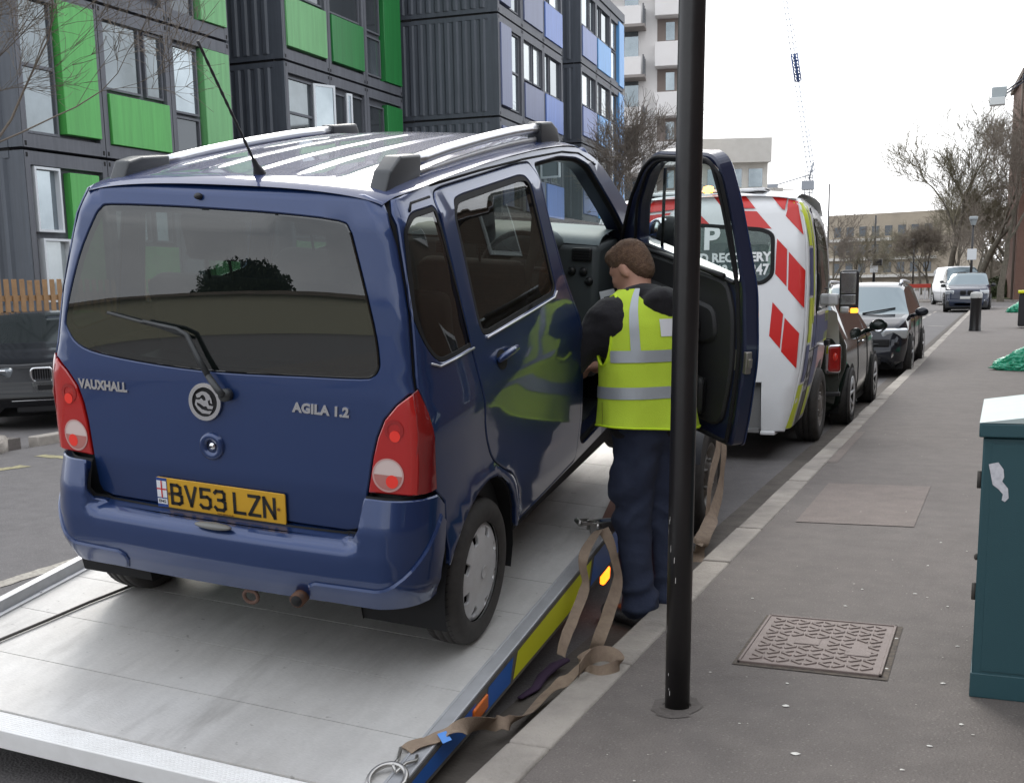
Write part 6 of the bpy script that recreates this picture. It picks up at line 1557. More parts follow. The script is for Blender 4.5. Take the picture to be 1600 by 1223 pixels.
p = at_d(1003, 420, 44); bare_tree((p.x, p.y, 0), 9.0, 'bare dark tree in front of the white tower block', 5, .62, r0=.13, depth=6, thin=2.0, trunkh=.30)
p = at_d(985, 420, 52); bare_tree((p.x, p.y, 0), 7.5, 'small bare tree just right of the blue container panels', 15, .7, r0=.10, depth=5, thin=1.6)
p = at_d(1190, 420, 60); bare_tree((p.x, p.y, 0), 7.5, 'bare tree whose twigs show right above the white truck cab', 9, .7, depth=5, thin=2.2)
for i, (px, D_, hh, lb, sd_, sp) in enumerate(((1300, 62, 5.8, 'bare tree rising right beside the truck mirror', 21, .75), (1335, 75, 5.6, 'dense bare tree left of the beige flats', 22, .8), (1352, 90, 6.0, 'farther bare tree in front of the left end of the beige flats', 29, .8),
                                      (1475, 78, 14.6, 'tall bare tree left of the lamp post with the white sign', 23, .50), (1530, 74, 14.5, 'tallest bare tree right of the lamp post with the white sign', 24, .52), (1500, 95, 10.5, 'bare tree between the two tall trees, farther back', 25, .7),
                                      (1565, 70, 12.6, 'bare tree close to the red brick wall', 26, .62), (1440, 105, 8, 'bare tree in front of the right end of the beige flats', 27, .8), (1548, 85, 9, 'low dense bare tree behind the hedge', 28, .85), (1410, 120, 7.4, 'small bare tree low in front of the middle of the beige flats', 30, .85), (1520, 66, 7, 'low olive tree just behind the parked white van', 31, .9), (1582, 78, 10, 'bare tree partly hidden by the red brick wall', 33, .7), (1455, 88, 7.2, 'low dense tree behind the red barriers', 34, .9))):
    p = at_d(px, 430, D_); bare_tree((p.x, p.y, 0), hh, lb, sd_, sp, depth=6 if hh > 7 else 5, thin=2.6, twig=M_twigo if i % 2 else M_twig, dens_=3)
# street tree at the left edge whose branches cross the first block
p = at_d(-215, 560, 13.5); bare_tree((p.x, p.y, 0), 8.6, 'bare tree at the left edge with twigs crossing the green panels', 44, .62, r0=.07, depth=6, lean=(.15, .1), thin=.8, trunkh=.30, dens_=3)
def evergreen(loc, rad, zc, label):
    root = empty('evergreen_tree', label, 'tree', loc); mb = MB(); mb.tube([(0, 0, 0), (0, 0, zc)], .3, 8); mb.build('trunk', M_bark, root)
    rd_ = random.Random(12); mb = MB()
    for i in range(9000):
        a, b_ = rd_.uniform(0, 2 * pi), math.acos(rd_.uniform(-1, 1)); n = V((sin(b_) * cos(a), sin(b_) * sin(a), cos(b_))); k = rd_.uniform(.55, 1.05) * (1 + .35 * noise.noise(n * 2.3))
        q = V((n.x * rad[0], n.y * rad[1], n.z * rad[2])) * k + V((0, 0, zc)); u = V((rd_.gauss(0, 1), rd_.gauss(0, 1), rd_.gauss(0, .6))).normalized() * .30; v_ = u.orthogonal().normalized() * .15
        mb.add([q - u, q + v_, q + u, q - v_], [(0, 1, 2, 3)])
    mb.build('crown', mat('evergreen leaves', (.03, .045, .02), .8), root)
evergreen((-50, -84, -1), (6.0, 4, 2.0), 5.0, 'dark evergreen tree behind the photographer, mirrored in the rear window')
# woods behind, reads as one mass
mb = MB(); rd_ = random.Random(8)
for i in range(5200):
    t = rd_.random(); px = 1285 + 330 * t; D_ = rd_.uniform(195, 215); top = interp(px, [1285, 1330, 1400, 1450, 1500, 1560, 1620], [402, 398, 402, 372, 352, 318, 300])
    b0 = at_d(px, 440, D_); hh = 1.58 + (436 - top - rd_.uniform(0, 60)) / 1850 * D_
    if hh < 2: continue
    q = V((b0.x, b0.y, hh * rd_.uniform(.0, 1))); d = V((rd_.gauss(0, .7), rd_.gauss(0, .4), abs(rd_.gauss(.6, .5)))).normalized() * rd_.uniform(1.0, 2.8); s_ = d.cross(V((0, 1, .1))).normalized() * rd_.uniform(.05, .14)
    mb.add([q - s_, q + s_, q + d], [(0, 1, 2)])
tag(mb.build('wood', mat('far wood', (.17, .145, .115), .95)), kind='stuff')
# far hills of ground behind the wood
mb = MB(); vs = []
for i in range(41):
    x = -260 + i * 13; vs += [(x, 330, -1), (x, 330, 5.0 + 2.5 * noise.noise(V((x * .02, 3, 0))))]
vs2 = [(v_[0], v_[1] + 30, v_[2]) for v_ in vs]
mb.add(vs, [(2 * i, 2 * i + 2, 2 * i + 3, 2 * i + 1) for i in range(40)]); mb.add([vs[2 * i + 1] for i in range(41)] + [vs2[2 * i] for i in range(41)], [(i, i + 1, 42 + i, 41 + i) for i in range(40)])
o = mb.build('hill', mat('far hill', (.12, .105, .08), .95, noise_=(.3, 1, (.07, .062, .05)))); o['kind'] = 'structure'
# hedge: a mass of small leaves
def leafmass(name, label, cat, loc, rad, n, m_, seed, ls=.05):
    rd_ = random.Random(seed); mb = MB()
    for i in range(n):
        a, z = rd_.uniform(0, 2 * pi), rd_.uniform(-.2, 1); r_ = sqrt(max(0, 1 - z * z)) * rd_.uniform(.75, 1.05); k = 1 + .25 * noise.noise(V((cos(a) * 2, sin(a) * 2, z * 2)))
        q = V((rad[0] * r_ * cos(a) * k, rad[1] * r_ * sin(a) * k, max(.02, rad[2] * z * k))); u = V((rd_.gauss(0, 1), rd_.gauss(0, 1), rd_.gauss(0, 1))).normalized() * ls; v_ = u.orthogonal().normalized() * ls * .6
        mb.add([q - u, q + v_, q + u, q - v_], [(0, 1, 2, 3)])
    mb.sphere((0, 0, rad[2] * .35), (rad[0] * .8, rad[1] * .8, rad[2] * .5), 0)
    o = mb.build(name, m_); o.location = loc; return tag(o, label, cat)
p = at_z(1562, 468); leafmass('hedge', 'dark green clipped hedge at the foot of the red brick wall', 'hedge', tuple(p), (1.6, 1.3, 1.35), 2600, mat('hedge leaves', (.05, .065, .025), .8), 3, .09)
o = sheet('grass', [tuple(at_z(1540, 470).xy), tuple(at_z(1600, 470).xy), tuple(at_z(1600, 462).xy), tuple(at_z(1540, 462).xy)], .13, mat('grass', (.07, .10, .03), .95)); o['kind'] = 'structure'
# ------------------------------------------------------------------ street furniture
M_pole = mat('black pole paint', (.012, .011, .012), .34, noise_=(3, .6, (.022, .020, .020)), bump=(18, .08))
b0 = (at_z(1040, 1103, .1) + at_z(1076, 1103, .1)) / 2; b0.z = .1; tp = at_y(1082, 0, b0.y); dr = (tp - b0).normalized()
mb = MB(); mb.tube([b0 - dr * .05, b0 + dr * .8, b0 + dr * 1.8, b0 + dr * 3, b0 + dr * 4.6], .0435, 40)
pole = mb.build('street_pole', M_pole); tag(pole, 'tall black pole standing at the kerb in front of the man', 'pole')
mb = MB(); random.seed(9)
for i in range(16):
    z = .03 + .75 * random.random() ** 1.6; a = random.uniform(-2.6, -.6) if i % 3 else random.uniform(-3.0, -2.5); q = b0 + dr * z; h_ = random.uniform(.006, .03)
    c_ = lambda e, zz: q + V((cos(a + e) * .0441, sin(a + e) * .0441, zz)); mb.add([c_(0, 0), c_(.05, .003), c_(.07, h_), c_(.01, h_ * .8)], [(0, 1, 2, 3)])
mb.build('chipped_paint', mat('chipped paint', (.5, .48, .46), .8), pole)
mb = MB(); n = 22; vs = [(b0.x + (.085 + .05 * noise.noise(V((cos(2 * pi * i / n) * 2, sin(2 * pi * i / n) * 2, 0)))) * cos(2 * pi * i / n), b0.y + .125 * (1 + .25 * noise.noise(V((i * .6, 2, 0)))) * sin(2 * pi * i / n), .1025) for i in range(n)]
mb.add(vs + [(b0.x + .05 * cos(2 * pi * i / n), b0.y + .05 * sin(2 * pi * i / n), .1045) for i in range(n)], [(i, (i + 1) % n, n + (i + 1) % n, n + i) for i in range(n)], 0, True); o = mb.build('pavement_patch', mat('collar asphalt', (.13, .115, .105), .95, noise_=(30, 1, (.10, .088, .08)), bump=(60, .6))); o['kind'] = 'structure'
# inspection cover
q = [at_z(px, py, .1) for px, py in ((1153, 1033), (1205, 962), (1397, 982), (1377, 1060))]
x0, x1, y0, y1 = -.895, -.365, 4.49, 5.18
M_iron = mat('cast iron', (.21, .165, .15), .6, .1, noise_=(12, .8, (.15, .115, .10)), bump=(120, .3))
mb = MB(); mb.box((x0, y0, .06), (x1, y1, .108), bev=.004, seg=1)
for a, b in (((x0, y0), (x1, y0)), ((x1, y0), (x1, y1)), ((x1, y1), (x0, y1)), ((x0, y1), (x0, y0))):
    lo = (min(a[0], b[0]) - .006, min(a[1], b[1]) - .006, .10); hi = (max(a[0], b[0]) + .006, max(a[1], b[1]) + .006, .1125); mb.box(lo, hi, bev=.002, seg=1)
nx, ny = 9, 7
for i in range(nx):
    for j in range(ny):
        cx_, cy_ = x0 + .055 + (x1 - x0 - .11) * i / (nx - 1), y0 + .07 + (y1 - y0 - .14) * j / (ny - 1)
        if (2 <= i <= 4 and j == 3) or (i == 7 and j in (2, 3)): 
            if i in (3,) or (i == 7 and j == 2): mb.box((cx_ - .05, cy_ - .045, .107), (cx_ + .05, cy_ + .045, .112), bev=.003, seg=1)
            continue
        s_ = 1 if (i + j) % 2 else -1
        for d in (1, -1):
            a = V((cx_ - .020 * s_, cy_)); b = V((cx_ + .020 * s_, cy_ + .034 * d)); dd = (b - a).normalized(); nn = V((-dd.y, dd.x)) * .0065
            T = [(a - nn), (b - nn), (b + nn), (a + nn)]; mb.add([(p.x, p.y, .1075) for p in T] + [(p.x * .9 + (a.x + b.x) / 2 * .1, p.y * .9 + (a.y + b.y) / 2 * .1, .1125) for p in T], [(4, 5, 6, 7), (0, 1, 5, 4), (1, 2, 6, 5), (2, 3, 7, 6), (3, 0, 4, 7)])
tag(mb.build('inspection_cover', M_iron), 'patterned cast iron inspection cover set in the pavement', 'manhole cover')
mb = MB(); mb.add([(x0 - .022, y0 - .03, .1035), (x1 + .03, y0 - .035, .1035), (x1 + .028, y1 + .02, .1035), (x0 - .02, y1 + .016, .1035)], [(0, 1, 2, 3)]); o = mb.build('pavement_patch', mat('cover surround', (.07, .06, .054), .95, noise_=(40, 1, (.16, .13, .10)))); o['kind'] = 'structure'
# green cabinet
M_cab = mat('cabinet green', (.022, .078, .094), .5, noise_=(1.6, .6, (.017, .060, .074)), bump=(260, .12))
M_lid = mat('cabinet lid sky sheen', (.48, .56, .55), .5, noise_=(8, .5, (.38, .46, .45)))  # green lid paled in colour to stand in for reflected sky
X0 = -.048; Y_f = 4.385; Yb = 5.20
zt = at_y(1539, 684, Y_f).z; zl = at_y(1539, 661, Y_f - .02).z
cab_ = empty('street_cabinet', 'dark green roadside cabinet with a pale lid at the right edge', 'cabinet', (X0, Y_f, .1))
Tm = Matrix.Translation((-X0, -Y_f, -.1))
mb = MB(); mb.box((X0, Y_f, .1), (.95, Yb, zt), M=Tm, bev=.006); mb.box((X0 - .004, Y_f - .004, .1), (.954, Yb + .004, .19), M=Tm, bev=.004)
mb.build('cabinet_body', M_cab, cab_)
mb = MB(); mb.box((X0 - .014, Y_f - .022, zt + .004), (.965, Yb + .02, zl), M=Tm, bev=.006); lid = mb.build('lid', M_cab, cab_)
mb = MB(); zc = zl + .075; xm = .45
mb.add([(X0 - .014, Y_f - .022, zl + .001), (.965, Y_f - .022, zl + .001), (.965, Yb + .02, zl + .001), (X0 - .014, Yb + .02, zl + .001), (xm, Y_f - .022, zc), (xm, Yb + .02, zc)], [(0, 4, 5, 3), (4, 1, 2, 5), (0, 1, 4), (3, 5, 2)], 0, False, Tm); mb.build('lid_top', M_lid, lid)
mb = MB(); mb.box((X0 + .03, Y_f - .004, .20), (.44, Y_f - .001, zt - .02), M=Tm, bev=.001); mb.build('door', M_cab, cab_)
mb = MB(); mb.lathe([(.016, 0), (.016, .008), (0, .008)], 12, M=Tm @ Matrix.Translation((.40, Y_f - .004, .72)) @ Matrix.Rotation(pi / 2, 4, 'X')); mb.build('lock', M_steel, cab_)
mb = MB()
for z in (.45, .85): mb.tube([(X0 - .006, Y_f + .03, z), (X0 - .006, Y_f + .03, z + .06)], .008, 8, M=Tm)
mb.sphere((X0 - .004, Y_f + .05, .60), (.008, .012, .012), M=Tm); mb.build('hinge', M_steel, cab_)
st_ = [(1545, 725), (1560, 722), (1568, 733), (1569, 745), (1566, 752), (1575, 763), (1576, 778), (1570, 784), (1565, 781), (1567, 772), (1560, 764), (1551, 757)]
sp = [at_y(a, b, Y_f - .0062) for a, b in st_]; tf = geometry.tessellate_polygon([[V((p.x, p.z, 0)) for p in sp]])
mb = MB(); mb.add([Tm @ p for p in sp], [tuple(t) for t in tf]); mb.build('torn_sticker', mat('sticker remains', (.68, .68, .72), .6, noise_=(60, 1, (.5, .5, .54))), cab_)
# bollard
p = at_z(1523, 517, .1); mb = MB(); T = Matrix.Translation((p.x, p.y, .1))
mb.lathe([(.16, 0), (.155, .05), (.145, .1), (.14, .82), (.15, .84), (.15, .88)], 20, 0, T); bo = mb.build('bollard', M_pole)
tag(bo, 'black bollard on the kerb edge with a pale top', 'bollard')
mb = MB(); mb.lathe([(.152, .88), (.155, .98), (.13, 1.03), (0, 1.05)], 20, 0, T); mb.build('bollard_cap', mat('bollard cap', (.5, .5, .48), .5), bo)
# rubbish bags
def bag(px, py, sc_, label, seed, rot):
    p = at_z(px, py, .1); bm = bmesh.new(); bmesh.ops.create_icosphere(bm, subdivisions=6, radius=1)
    for v_ in bm.verts:
        c = v_.co.copy(); n1 = noise.noise(c * 1.7 + V((seed, 0, 0))); n2 = abs(noise.noise(c * 4.5 + V((0, seed, 0)))); n3 = abs(noise.noise(c * 10 + V((0, 0, seed))))
        tip = max(0, -c.x) ** 2
        v_.co = V((c.x * (1 + .45 * tip), c.y * .75, max(-.02, (c.z + .55) * (.62 - .38 * tip)))) * (1 + .18 * n1 - .22 * n2 - .10 * n3 - .05 * abs(noise.noise(c * 24)))
        v_.co.z = max(0, v_.co.z)
    mb = MB(); mb.bm(bm, 0, True, Matrix.Translation(p) @ Matrix.Rotation(rot, 4, 'Z') @ Matrix.Scale(sc_, 4))
    return tag(mb.build('rubbish_bag', mat('green polythene', (.015, .30, .16), .28, coat=.6, coat_rough=.15, noise_=(9, .8, (.03, .42, .26)))), label, 'rubbish bag', 'green rubbish bags on the pavement')
bag(1597, 578, .38, 'larger crumpled green rubbish bag lying behind the cabinet', 3, 0); bag(1601, 488, .55, 'farther small green rubbish bag by the dark bin', 6, .3)
p = at_z(1606, 512, .1); bin_ = empty('wheelie_bin', 'dark bin with a yellow top cut by the right edge', 'bin', tuple(p))
mb = MB(); mb.box((-.27, -.3, .05), (.27, .3, .95), bev=.04); mb.build('bin_body', M_plas, bin_); mb = MB(); mb.box((-.3, -.34, .96), (.3, .34, 1.04), bev=.02); mb.build('lid', M_yell, bin_)
# floodlight on a wall bracket
c = at_d(1561, 150, 17); fl2 = empty('floodlight', 'white floodlight on a thin bracket against the sky at top right', 'street lamp', tuple(c))
mb = MB(); mb.box((-.10, -.05, -.02), (.10, .09, .12), bev=.01); mb.build('lamp_body', mat('lamp grey', (.42, .47, .48), .4), fl2); mb = MB(); mb.box((-.12, -.07, -.13), (.085, .09, -.022), bev=.008); mb.build('lamp_glass', mat('lamp glass', (.70, .73, .72), .2), fl2)
mb = MB(); e_ = V((.36, 0, .20)); mb.tube([(.09, 0, .02), tuple(e_)], .010, 6); mb.tube([(.09, 0, .06), tuple(e_ + V((0, 0, .05)))], .010, 6); mb.tube([tuple(e_), (3.2 - c.x, 0, .5)], .03, 8); mb.box((.30, -.05, .19), (.50, .05, .27), bev=.02); mb.build('bracket', mat('bracket dark', (.04, .05, .08), .5), fl2)
# lamp posts and signs down the street
def post(px, py, D_, top, label, lantern=None, sign=None, r_=.06, ring=False):
    b = at_d(px, py, D_); t_ = at_d(px, top, D_).z; o = empty('lamp_post', label, 'lamp post', (b.x, b.y, .1), group='lamp posts down the street')
    mb = MB(); mb.tube([(0, 0, 0), (0, 0, t_ - .1)], [r_ * 1.3, r_ * .8], 10); mb.build('post', M_pole, o)
    if lantern: mb = MB(); mb.box((-.20, -.2, t_ - .1), (.20, .2, t_ + .08), bev=.05); mb.lathe([(.10, t_ - .35), (.18, t_ - .1)], 12); mb.build('lantern', mat('lantern glass', (.32, .35, .36), .3), o)
    if ring: mb = MB(); mb.tube([(-.25 + .32 * cos(a), 0, t_ - 3.2 + .42 * sin(a)) for a in rng(0, 2 * pi, 17)[:-1]], .06, 6, closed=True); mb.box((-.1, -.2, t_ - 4.0), (.6, .2, t_ - 3.5), bev=.05); mb.build('bracket', M_pole, o)
    if sign: mb = MB(); zs = at_d(px, sign[0], D_).z; mb.box((-sign[1], -.10, zs - sign[2]), (sign[1], -.06, zs + sign[2]), bev=.01); mb.build('sign_plate', mat('sign white', (.68, .70, .71), .5), o)
    return o
post(1515, 470, 60, 345, 'lamp post with a white sign behind the parked white van', lantern=1, sign=(401, .22, .27)); post(1364, 470, 95, 338, 'dark post with a ring bracket in front of the beige flats', sign=(419, .3, .45), ring=True, r_=.09)
post(1425, 470, 90, 378, 'thin lamp post in front of the right half of the beige flats', lantern=1, r_=.06); post(1291, 470, 70, 290, 'thin dark post just right of the truck cab', r_=.045)
# roadworks barrier and far kerb clutter
p = at_z(1448, 470); o = empty('barrier', 'red and white plastic barrier beyond the junction', 'barrier', tuple(p))
mb = MB(); mb.box((-1.7, 0, .85), (1.7, .06, 1.10), bev=.01); mb.build('barrier_board', mat('barrier red', (.50, .05, .03), .5), o)
mb = MB()
for i in range(9): mb.box((-1.5 + i * .33, .01, .05), (-1.42 + i * .33, .05, .84))
mb.build('barrier_slats', mat('barrier white', (.6, .6, .6), .5), o)
p = at_z(1462, 472); o = empty('litter_bin', 'green litter bin beside the red barrier', 'bin', tuple(p)); mb = MB(); mb.lathe([(.28, 0), (.32, 1.0), (.34, 1.05), (.25, 1.2), (0, 1.25)], 16); mb.build('bin_body', mat('bin green', (.03, .07, .02), .6), o)
p = at_z(1464, 474); o = empty('road_sign', 'small round white sign left of the white van', 'sign', tuple(p)); mb = MB(); mb.tube([(0, 0, 0), (0, 0, 1.7)], .03, 6); mb.build('post', M_pole, o); mb = MB(); mb.lathe([(0, 0), (.26, 0), (.26, .03), (0, .03)], 18, M=Matrix.Translation((0, -.04, 1.75)) @ Matrix.Rotation(pi / 2, 4, 'X')); mb.build('sign_face', mat('sign white', (.68, .70, .71), .5), o)
# tower crane
o = empty('crane', 'pale lattice crane jib with a blue section against the white sky', 'crane', tuple(at_d(1268, 430, 250)))
M_crane = mat('crane white', (.74, .77, .81), .6); M_craneb = mat('crane blue', (.05, .09, .22), .5)
base = V(o.location); A_, B__ = at_d(1268, 268, 250) - base, at_d(1220, -60, 250) - base
def lattice(mb, a, b, wd, n, mi=0, r_=.10):
    t = (b - a); u = V((1, 0, 0)); u = (u - t.normalized() * u.dot(t.normalized())).normalized(); v_ = t.normalized().cross(u)
    cs_ = [(u * x + v_ * y) * wd for x, y in ((-.5, -.3), (.5, -.3), (0, .6))]
    for c in cs_: mb.tube([a + c, b + c], r_, 4, mi)
    for i in range(n):
        p_, q_ = a + t * i / n, a + t * (i + 1) / n
        for k in range(3): mb.tube([p_ + cs_[k], q_ + cs_[(k + 1) % 3]], r_ * .6, 3, mi); mb.tube([p_ + cs_[k], p_ + cs_[(k + 1) % 3]], r_ * .6, 3, mi)
mb = MB(); s0, s1 = A_.lerp(B__, (268 - 127) / 328), A_.lerp(B__, (268 - 85) / 328)
lattice(mb, A_, s0, 1.5, 18); lattice(mb, s1, B__, 1.3, 16); mb.build('jib', M_crane, o)
mb = MB(); lattice(mb, s0, s1, 1.3, 4, 0, .17); t_ = s1 - s0; mb.tube([s0, s1], .3, 6); mb.build('jib_section', M_craneb, o)
mb = MB(); lattice(mb, V((-1, 0, 0)), V((-1, 0, A_.z)), 1.6, 14); mb.box((-2.4, -1, A_.z - 4), (0, 1, A_.z - 2.2), 0); mb.tube([(-1, 0, A_.z - 2), (-.2, 0, A_.z + 1.5)], .2, 5); mb.build('mast', mat('crane mast', (.30, .32, .35), .6), o)
mb = MB(); mb.tube([(-1, 0, A_.z - 1), (-9, 0, A_.z - 3)], .15, 4); mb.box((-9.5, -.8, A_.z - 5.5), (-7.5, .8, A_.z - 2.5)); mb.build('counterweight', mat('crane mast', (.30, .32, .35), .6), o)

# ------------------------------------------------------------------ parked vehicles
def shell_car(name, label, loc, yaw, S, col_, group='cars parked along the street'):
    """S: L, W, H, belt, hood, tail profile; local +Y is the car's forward direction, origin on the ground at the middle"""
    root = empty(name, label, 'van' if 'van' in name else 'car', loc, yaw, group)
    L_, W_, H_ = S['L'], S['W'], S['H']; ys = S['y']; top = S['top']; belt = S['belt']; g0, g1 = S['glass']    # top: silhouette (y,z); belt: (y,z); glass y-range at belt
    zt_ = lambda y: interp(y, [p[0] for p in top], [p[1] for p in top]); zb_ = lambda y: interp(y, [p[0] for p in belt], [p[1] for p in belt])
    hw = W_ / 2
    def plan(y): e = abs(y) / (L_ / 2); return hw * (1 - .22 * max(0, (e - .78) / .22) ** 2 * 1.0 - .05 * e ** 2)
    def section(y):
        w_ = plan(y); zt, zb = zt_(y), zb_(y); gh = max(0, zt - zb); k = min(1, gh / (H_ - 1.0)) if gh > 0 else 0
        end = max(0, (abs(y) / (L_ / 2) - .93) / .07)
        pts = [(w_ * .86, .17 + .1 * end), (w_ * .97, .26 + .05 * end), (w_ * 1.0, .45), (w_ * 1.0, .62), (w_ * .985, zb - .06), (w_ * .955, zb)]
        tum = .20 * k * hw
        pts += [(w_ * .955 - tum * .5 - .01 * k, zb + gh * .5), (w_ * .955 - tum, zb + gh * .86), ((w_ * .955 - tum) * .90, zb + gh * .965), ((w_ * .955 - tum) * .55, zt - .004), (0, zt + .004)]
        return pts
    yy = []
    for a, b in zip(ys[:-1], ys[1:]): yy += [a + (b - a) * i / 3 for i in range(3)]
    yy.append(ys[-1])
    secs = [section(y) for y in yy]; n = len(secs[0]); body_, glass_, ws = MB(), MB(), MB()
    vs = []; 
    for y, s_ in zip(yy, secs): vs += [(x, y, z) for x, z in s_] + [(-x, y, z) for x, z in s_[::-1][1:]]
    m_ = 2 * n - 1; side_f, scr_f, body_f = [], [], []
    for i in range(len(yy) - 1):
        ym = (yy[i] + yy[i + 1]) / 2
        for k in range(m_ - 1):
            f = (i * m_ + k, (i + 1) * m_ + k, (i + 1) * m_ + k + 1, i * m_ + k + 1); kk = k if k < n - 1 else m_ - 2 - k
            slope = (zt_(yy[i + 1]) - zt_(yy[i])) / (yy[i + 1] - yy[i]); inpil = any(abs(ym - p_) < .04 for p_ in S['pillars'])
            if kk in (5, 6) and g0 < ym < g1 and not inpil and zt_(ym) - zb_(ym) > .12: side_f.append((k < n - 1, sum(ym > p_ for p_ in S['pillars']), f))
            elif kk >= 7 and abs(slope) > S.get('sl', .28) and zt_(ym) - zb_(ym) > .03 and S['scr'][0] < ym < S['scr'][1] : scr_f.append(f)
            else: body_f.append(f)
    body_f.append(tuple(range(m_))); body_f.append(tuple((len(yy) - 1) * m_ + k for k in range(m_))[::-1])
    # split by wheel arches: dark discs are added instead
    M_b = mat(name + ' paint', col_, .1, .0, coat=.0, spec=.45)
    bo_ = MB().add(vs, body_f, 0, True).build('body', [M_b, M_blk], root, fixn=True)
    Gm = glass('far car glass', (.10, .11, .11), 1.0)
    Gm = mat('car glass reflective', (.16, .20, .22), .04, .55) if 'saloon' not in name else mat('dark windscreen', (.02, .025, .025), .04, .15)
    for key in sorted({q_[:2] for q_ in side_f}): MB().add(vs, [q_[2] for q_ in side_f if q_[:2] == key], 0, True).build('side_window', mat('car side glass', (.02, .023, .023), .06, .1, coat=.3), root)
    fr_ = [f for f in scr_f if vs[f[0]][1] > -.2]; bk_ = [f for f in scr_f if vs[f[0]][1] <= -.2]
    if fr_: MB().add(vs, fr_, 0, True).build('windscreen', Gm, root)
    if bk_: MB().add(vs, bk_, 0, True).build('rear_window', Gm, root)
    for s in (1, -1):
        for wy in S['wheels']:
            r_ = S['wr']; T = Matrix.Translation((s * (hw - .10), wy, r_)) @ Matrix.Rotation(s * pi / 2, 4, 'Y')
            mb = MB(); mb.lathe([(r_ + .045, .108), (r_ * .5, .108)], 28, 0, T, smooth=False); mb.build('wheel_arch', M_blk, root)
            mb = MB(); mb.lathe([(r_ * .66, .11), (r_ * .9, .128), (r_ * .98, .118), (r_, .09), (r_, -.08), (r_ * .6, -.09)], 32, 0, T); w_ = mb.build('wheel', M_rub, root)
            mb = MB(); mb.lathe([(r_ * .68, .118), (r_ * .62, .105), (r_ * .58, .07), (0, .06)], 28, 1, T)
            for q in range(S.get('spokes', 7)):
                a = 2 * pi * q / S.get('spokes', 7); mb.tube([(r_ * .12 * cos(a), r_ * .12 * sin(a), .085), (r_ * .64 * cos(a), r_ * .64 * sin(a), .108)], r_ * .055, 5, 0, T)
            mb.lathe([(r_ * .14, .08), (r_ * .14, .10), (0, .105)], 14, 0, T); mb.lathe([(r_ * .70, .116), (r_ * .70, .124), (r_ * .60, .112)], 28, 0, T)
            mb.build('rim', [M_hub, M_blk], w_)
    mb = MB()
    for wy in S['wheels']: mb.box((-hw + .2, wy - .4, .12), (hw - .2, wy + .4, .5))
    mb.box((-hw * .9, -L_ / 2 + .3, .14), (hw * .9, L_ / 2 - .3, .3)); mb.build('underbody', M_blk, root)
    for s in (1, -1):
        my = S['mirror']; mb = MB(); mb.sphere((s * (hw + .10), my, zb_(my) + .07), (.11, .07, .075), 0); mb.tube([(s * (hw - .05), my + .02, zb_(my) + .01), (s * (hw + .06), my, zb_(my) + .04)], .03, 6); mb.build('wing_mirror', S.get('mm', M_b), root)
    # door gaps and handles
    mb = MB()
    for gy in S['pillars']:
        for s in (1, -1): mb.tube([(s * (section(gy)[k][0] + .002), gy, section(gy)[k][1]) for k in (1, 2, 3, 4, 5)], .006, 4)
    mb.build('door_gap', M_blk, root)
    return root, section, bo_
# small dark hatchback behind the truck, seen from the rear
S_mini = dict(L=3.72, W=1.68, H=1.41, y=[-1.86, -1.80, -1.65, -1.52, -1.35, -1.15, -.6, 0, .35, .55, .80, .95, 1.3, 1.6, 1.78, 1.86], top=[(-1.86, .86), (-1.80, .93), (-1.66, .97), (-1.35, 1.33), (-1.15, 1.38), (-.3, 1.41), (.35, 1.38), (.95, .98), (1.3, .95), (1.6, .90), (1.78, .80), (1.86, .62)], belt=[(-1.86, .86), (-1.7, .93), (.95, .93), (1.3, .90), (1.86, .62)], glass=(-1.45, .75), pillars=[-.55, .40], scr=(-1.66, .95), wheels=(-1.26, 1.21), wr=.31, mirror=.55)
mini, sec_m, _ = shell_car('small_hatchback', 'small dark green hatchback parked right in front of the truck', (-2.36, 14.77, 0), 0, S_mini, (.012, .020, .016))
for s in (1, -1):
    mb = MB(); c_ = (s * .70, -1.765, .73); mb.sphere(c_, (.085, .05, .165), 0); mb.build('tail_light', M_lamp, mini) if False else None
    T = Matrix.Translation((s * .715, -1.80, .745)) @ Matrix.Rotation(s * radians(28), 4, 'Z')
    mb = MB(); mb.box((-.085, -.03, -.155), (.085, .04, .155), M=T, bev=.045, seg=4); rim_ = mb.build('tail_light', M_chr, mini)
    mb = MB(); mb.box((-.068, -.038, -.135), (.068, .0, .135), M=T, bev=.036, seg=4); mb.build('lens', M_lamp, rim_)
    mb = MB(); mb.sphere(T @ V((0, -.036, .02)), (.035, .012, .045)); mb.build('bulb', M_bulb, rim_)
mb = MB(); mb.box((-.8, -1.90, .36), (.8, -1.80, .40), bev=.01); mb.box((-.55, -1.875, .62), (.55, -1.85, .65), bev=.01); mb.build('bumper_trim', M_plas, mini)
mb = MB(); mb.box((-.26, -1.885, .68), (.26, -1.87, .79)); mb.build('number_plate', MATS['plate yellow'], mini)
mb = MB()
for s in (1, -1): mb.lathe([(.0, 0), (.085, 0), (.085, .01)], 20, M=Matrix.Translation((s * .95, .50, 1.0)) @ Matrix.Rotation(pi / 2, 4, 'X'))
mb.build('mirror_glass', M_chr, mini)
mb = MB()
for s in (1, -1): mb.tube([(s * .85, -.15, .86), (s * .855, -.35, .86)], .014, 6)
mb.build('door_handle', M_chr, mini)
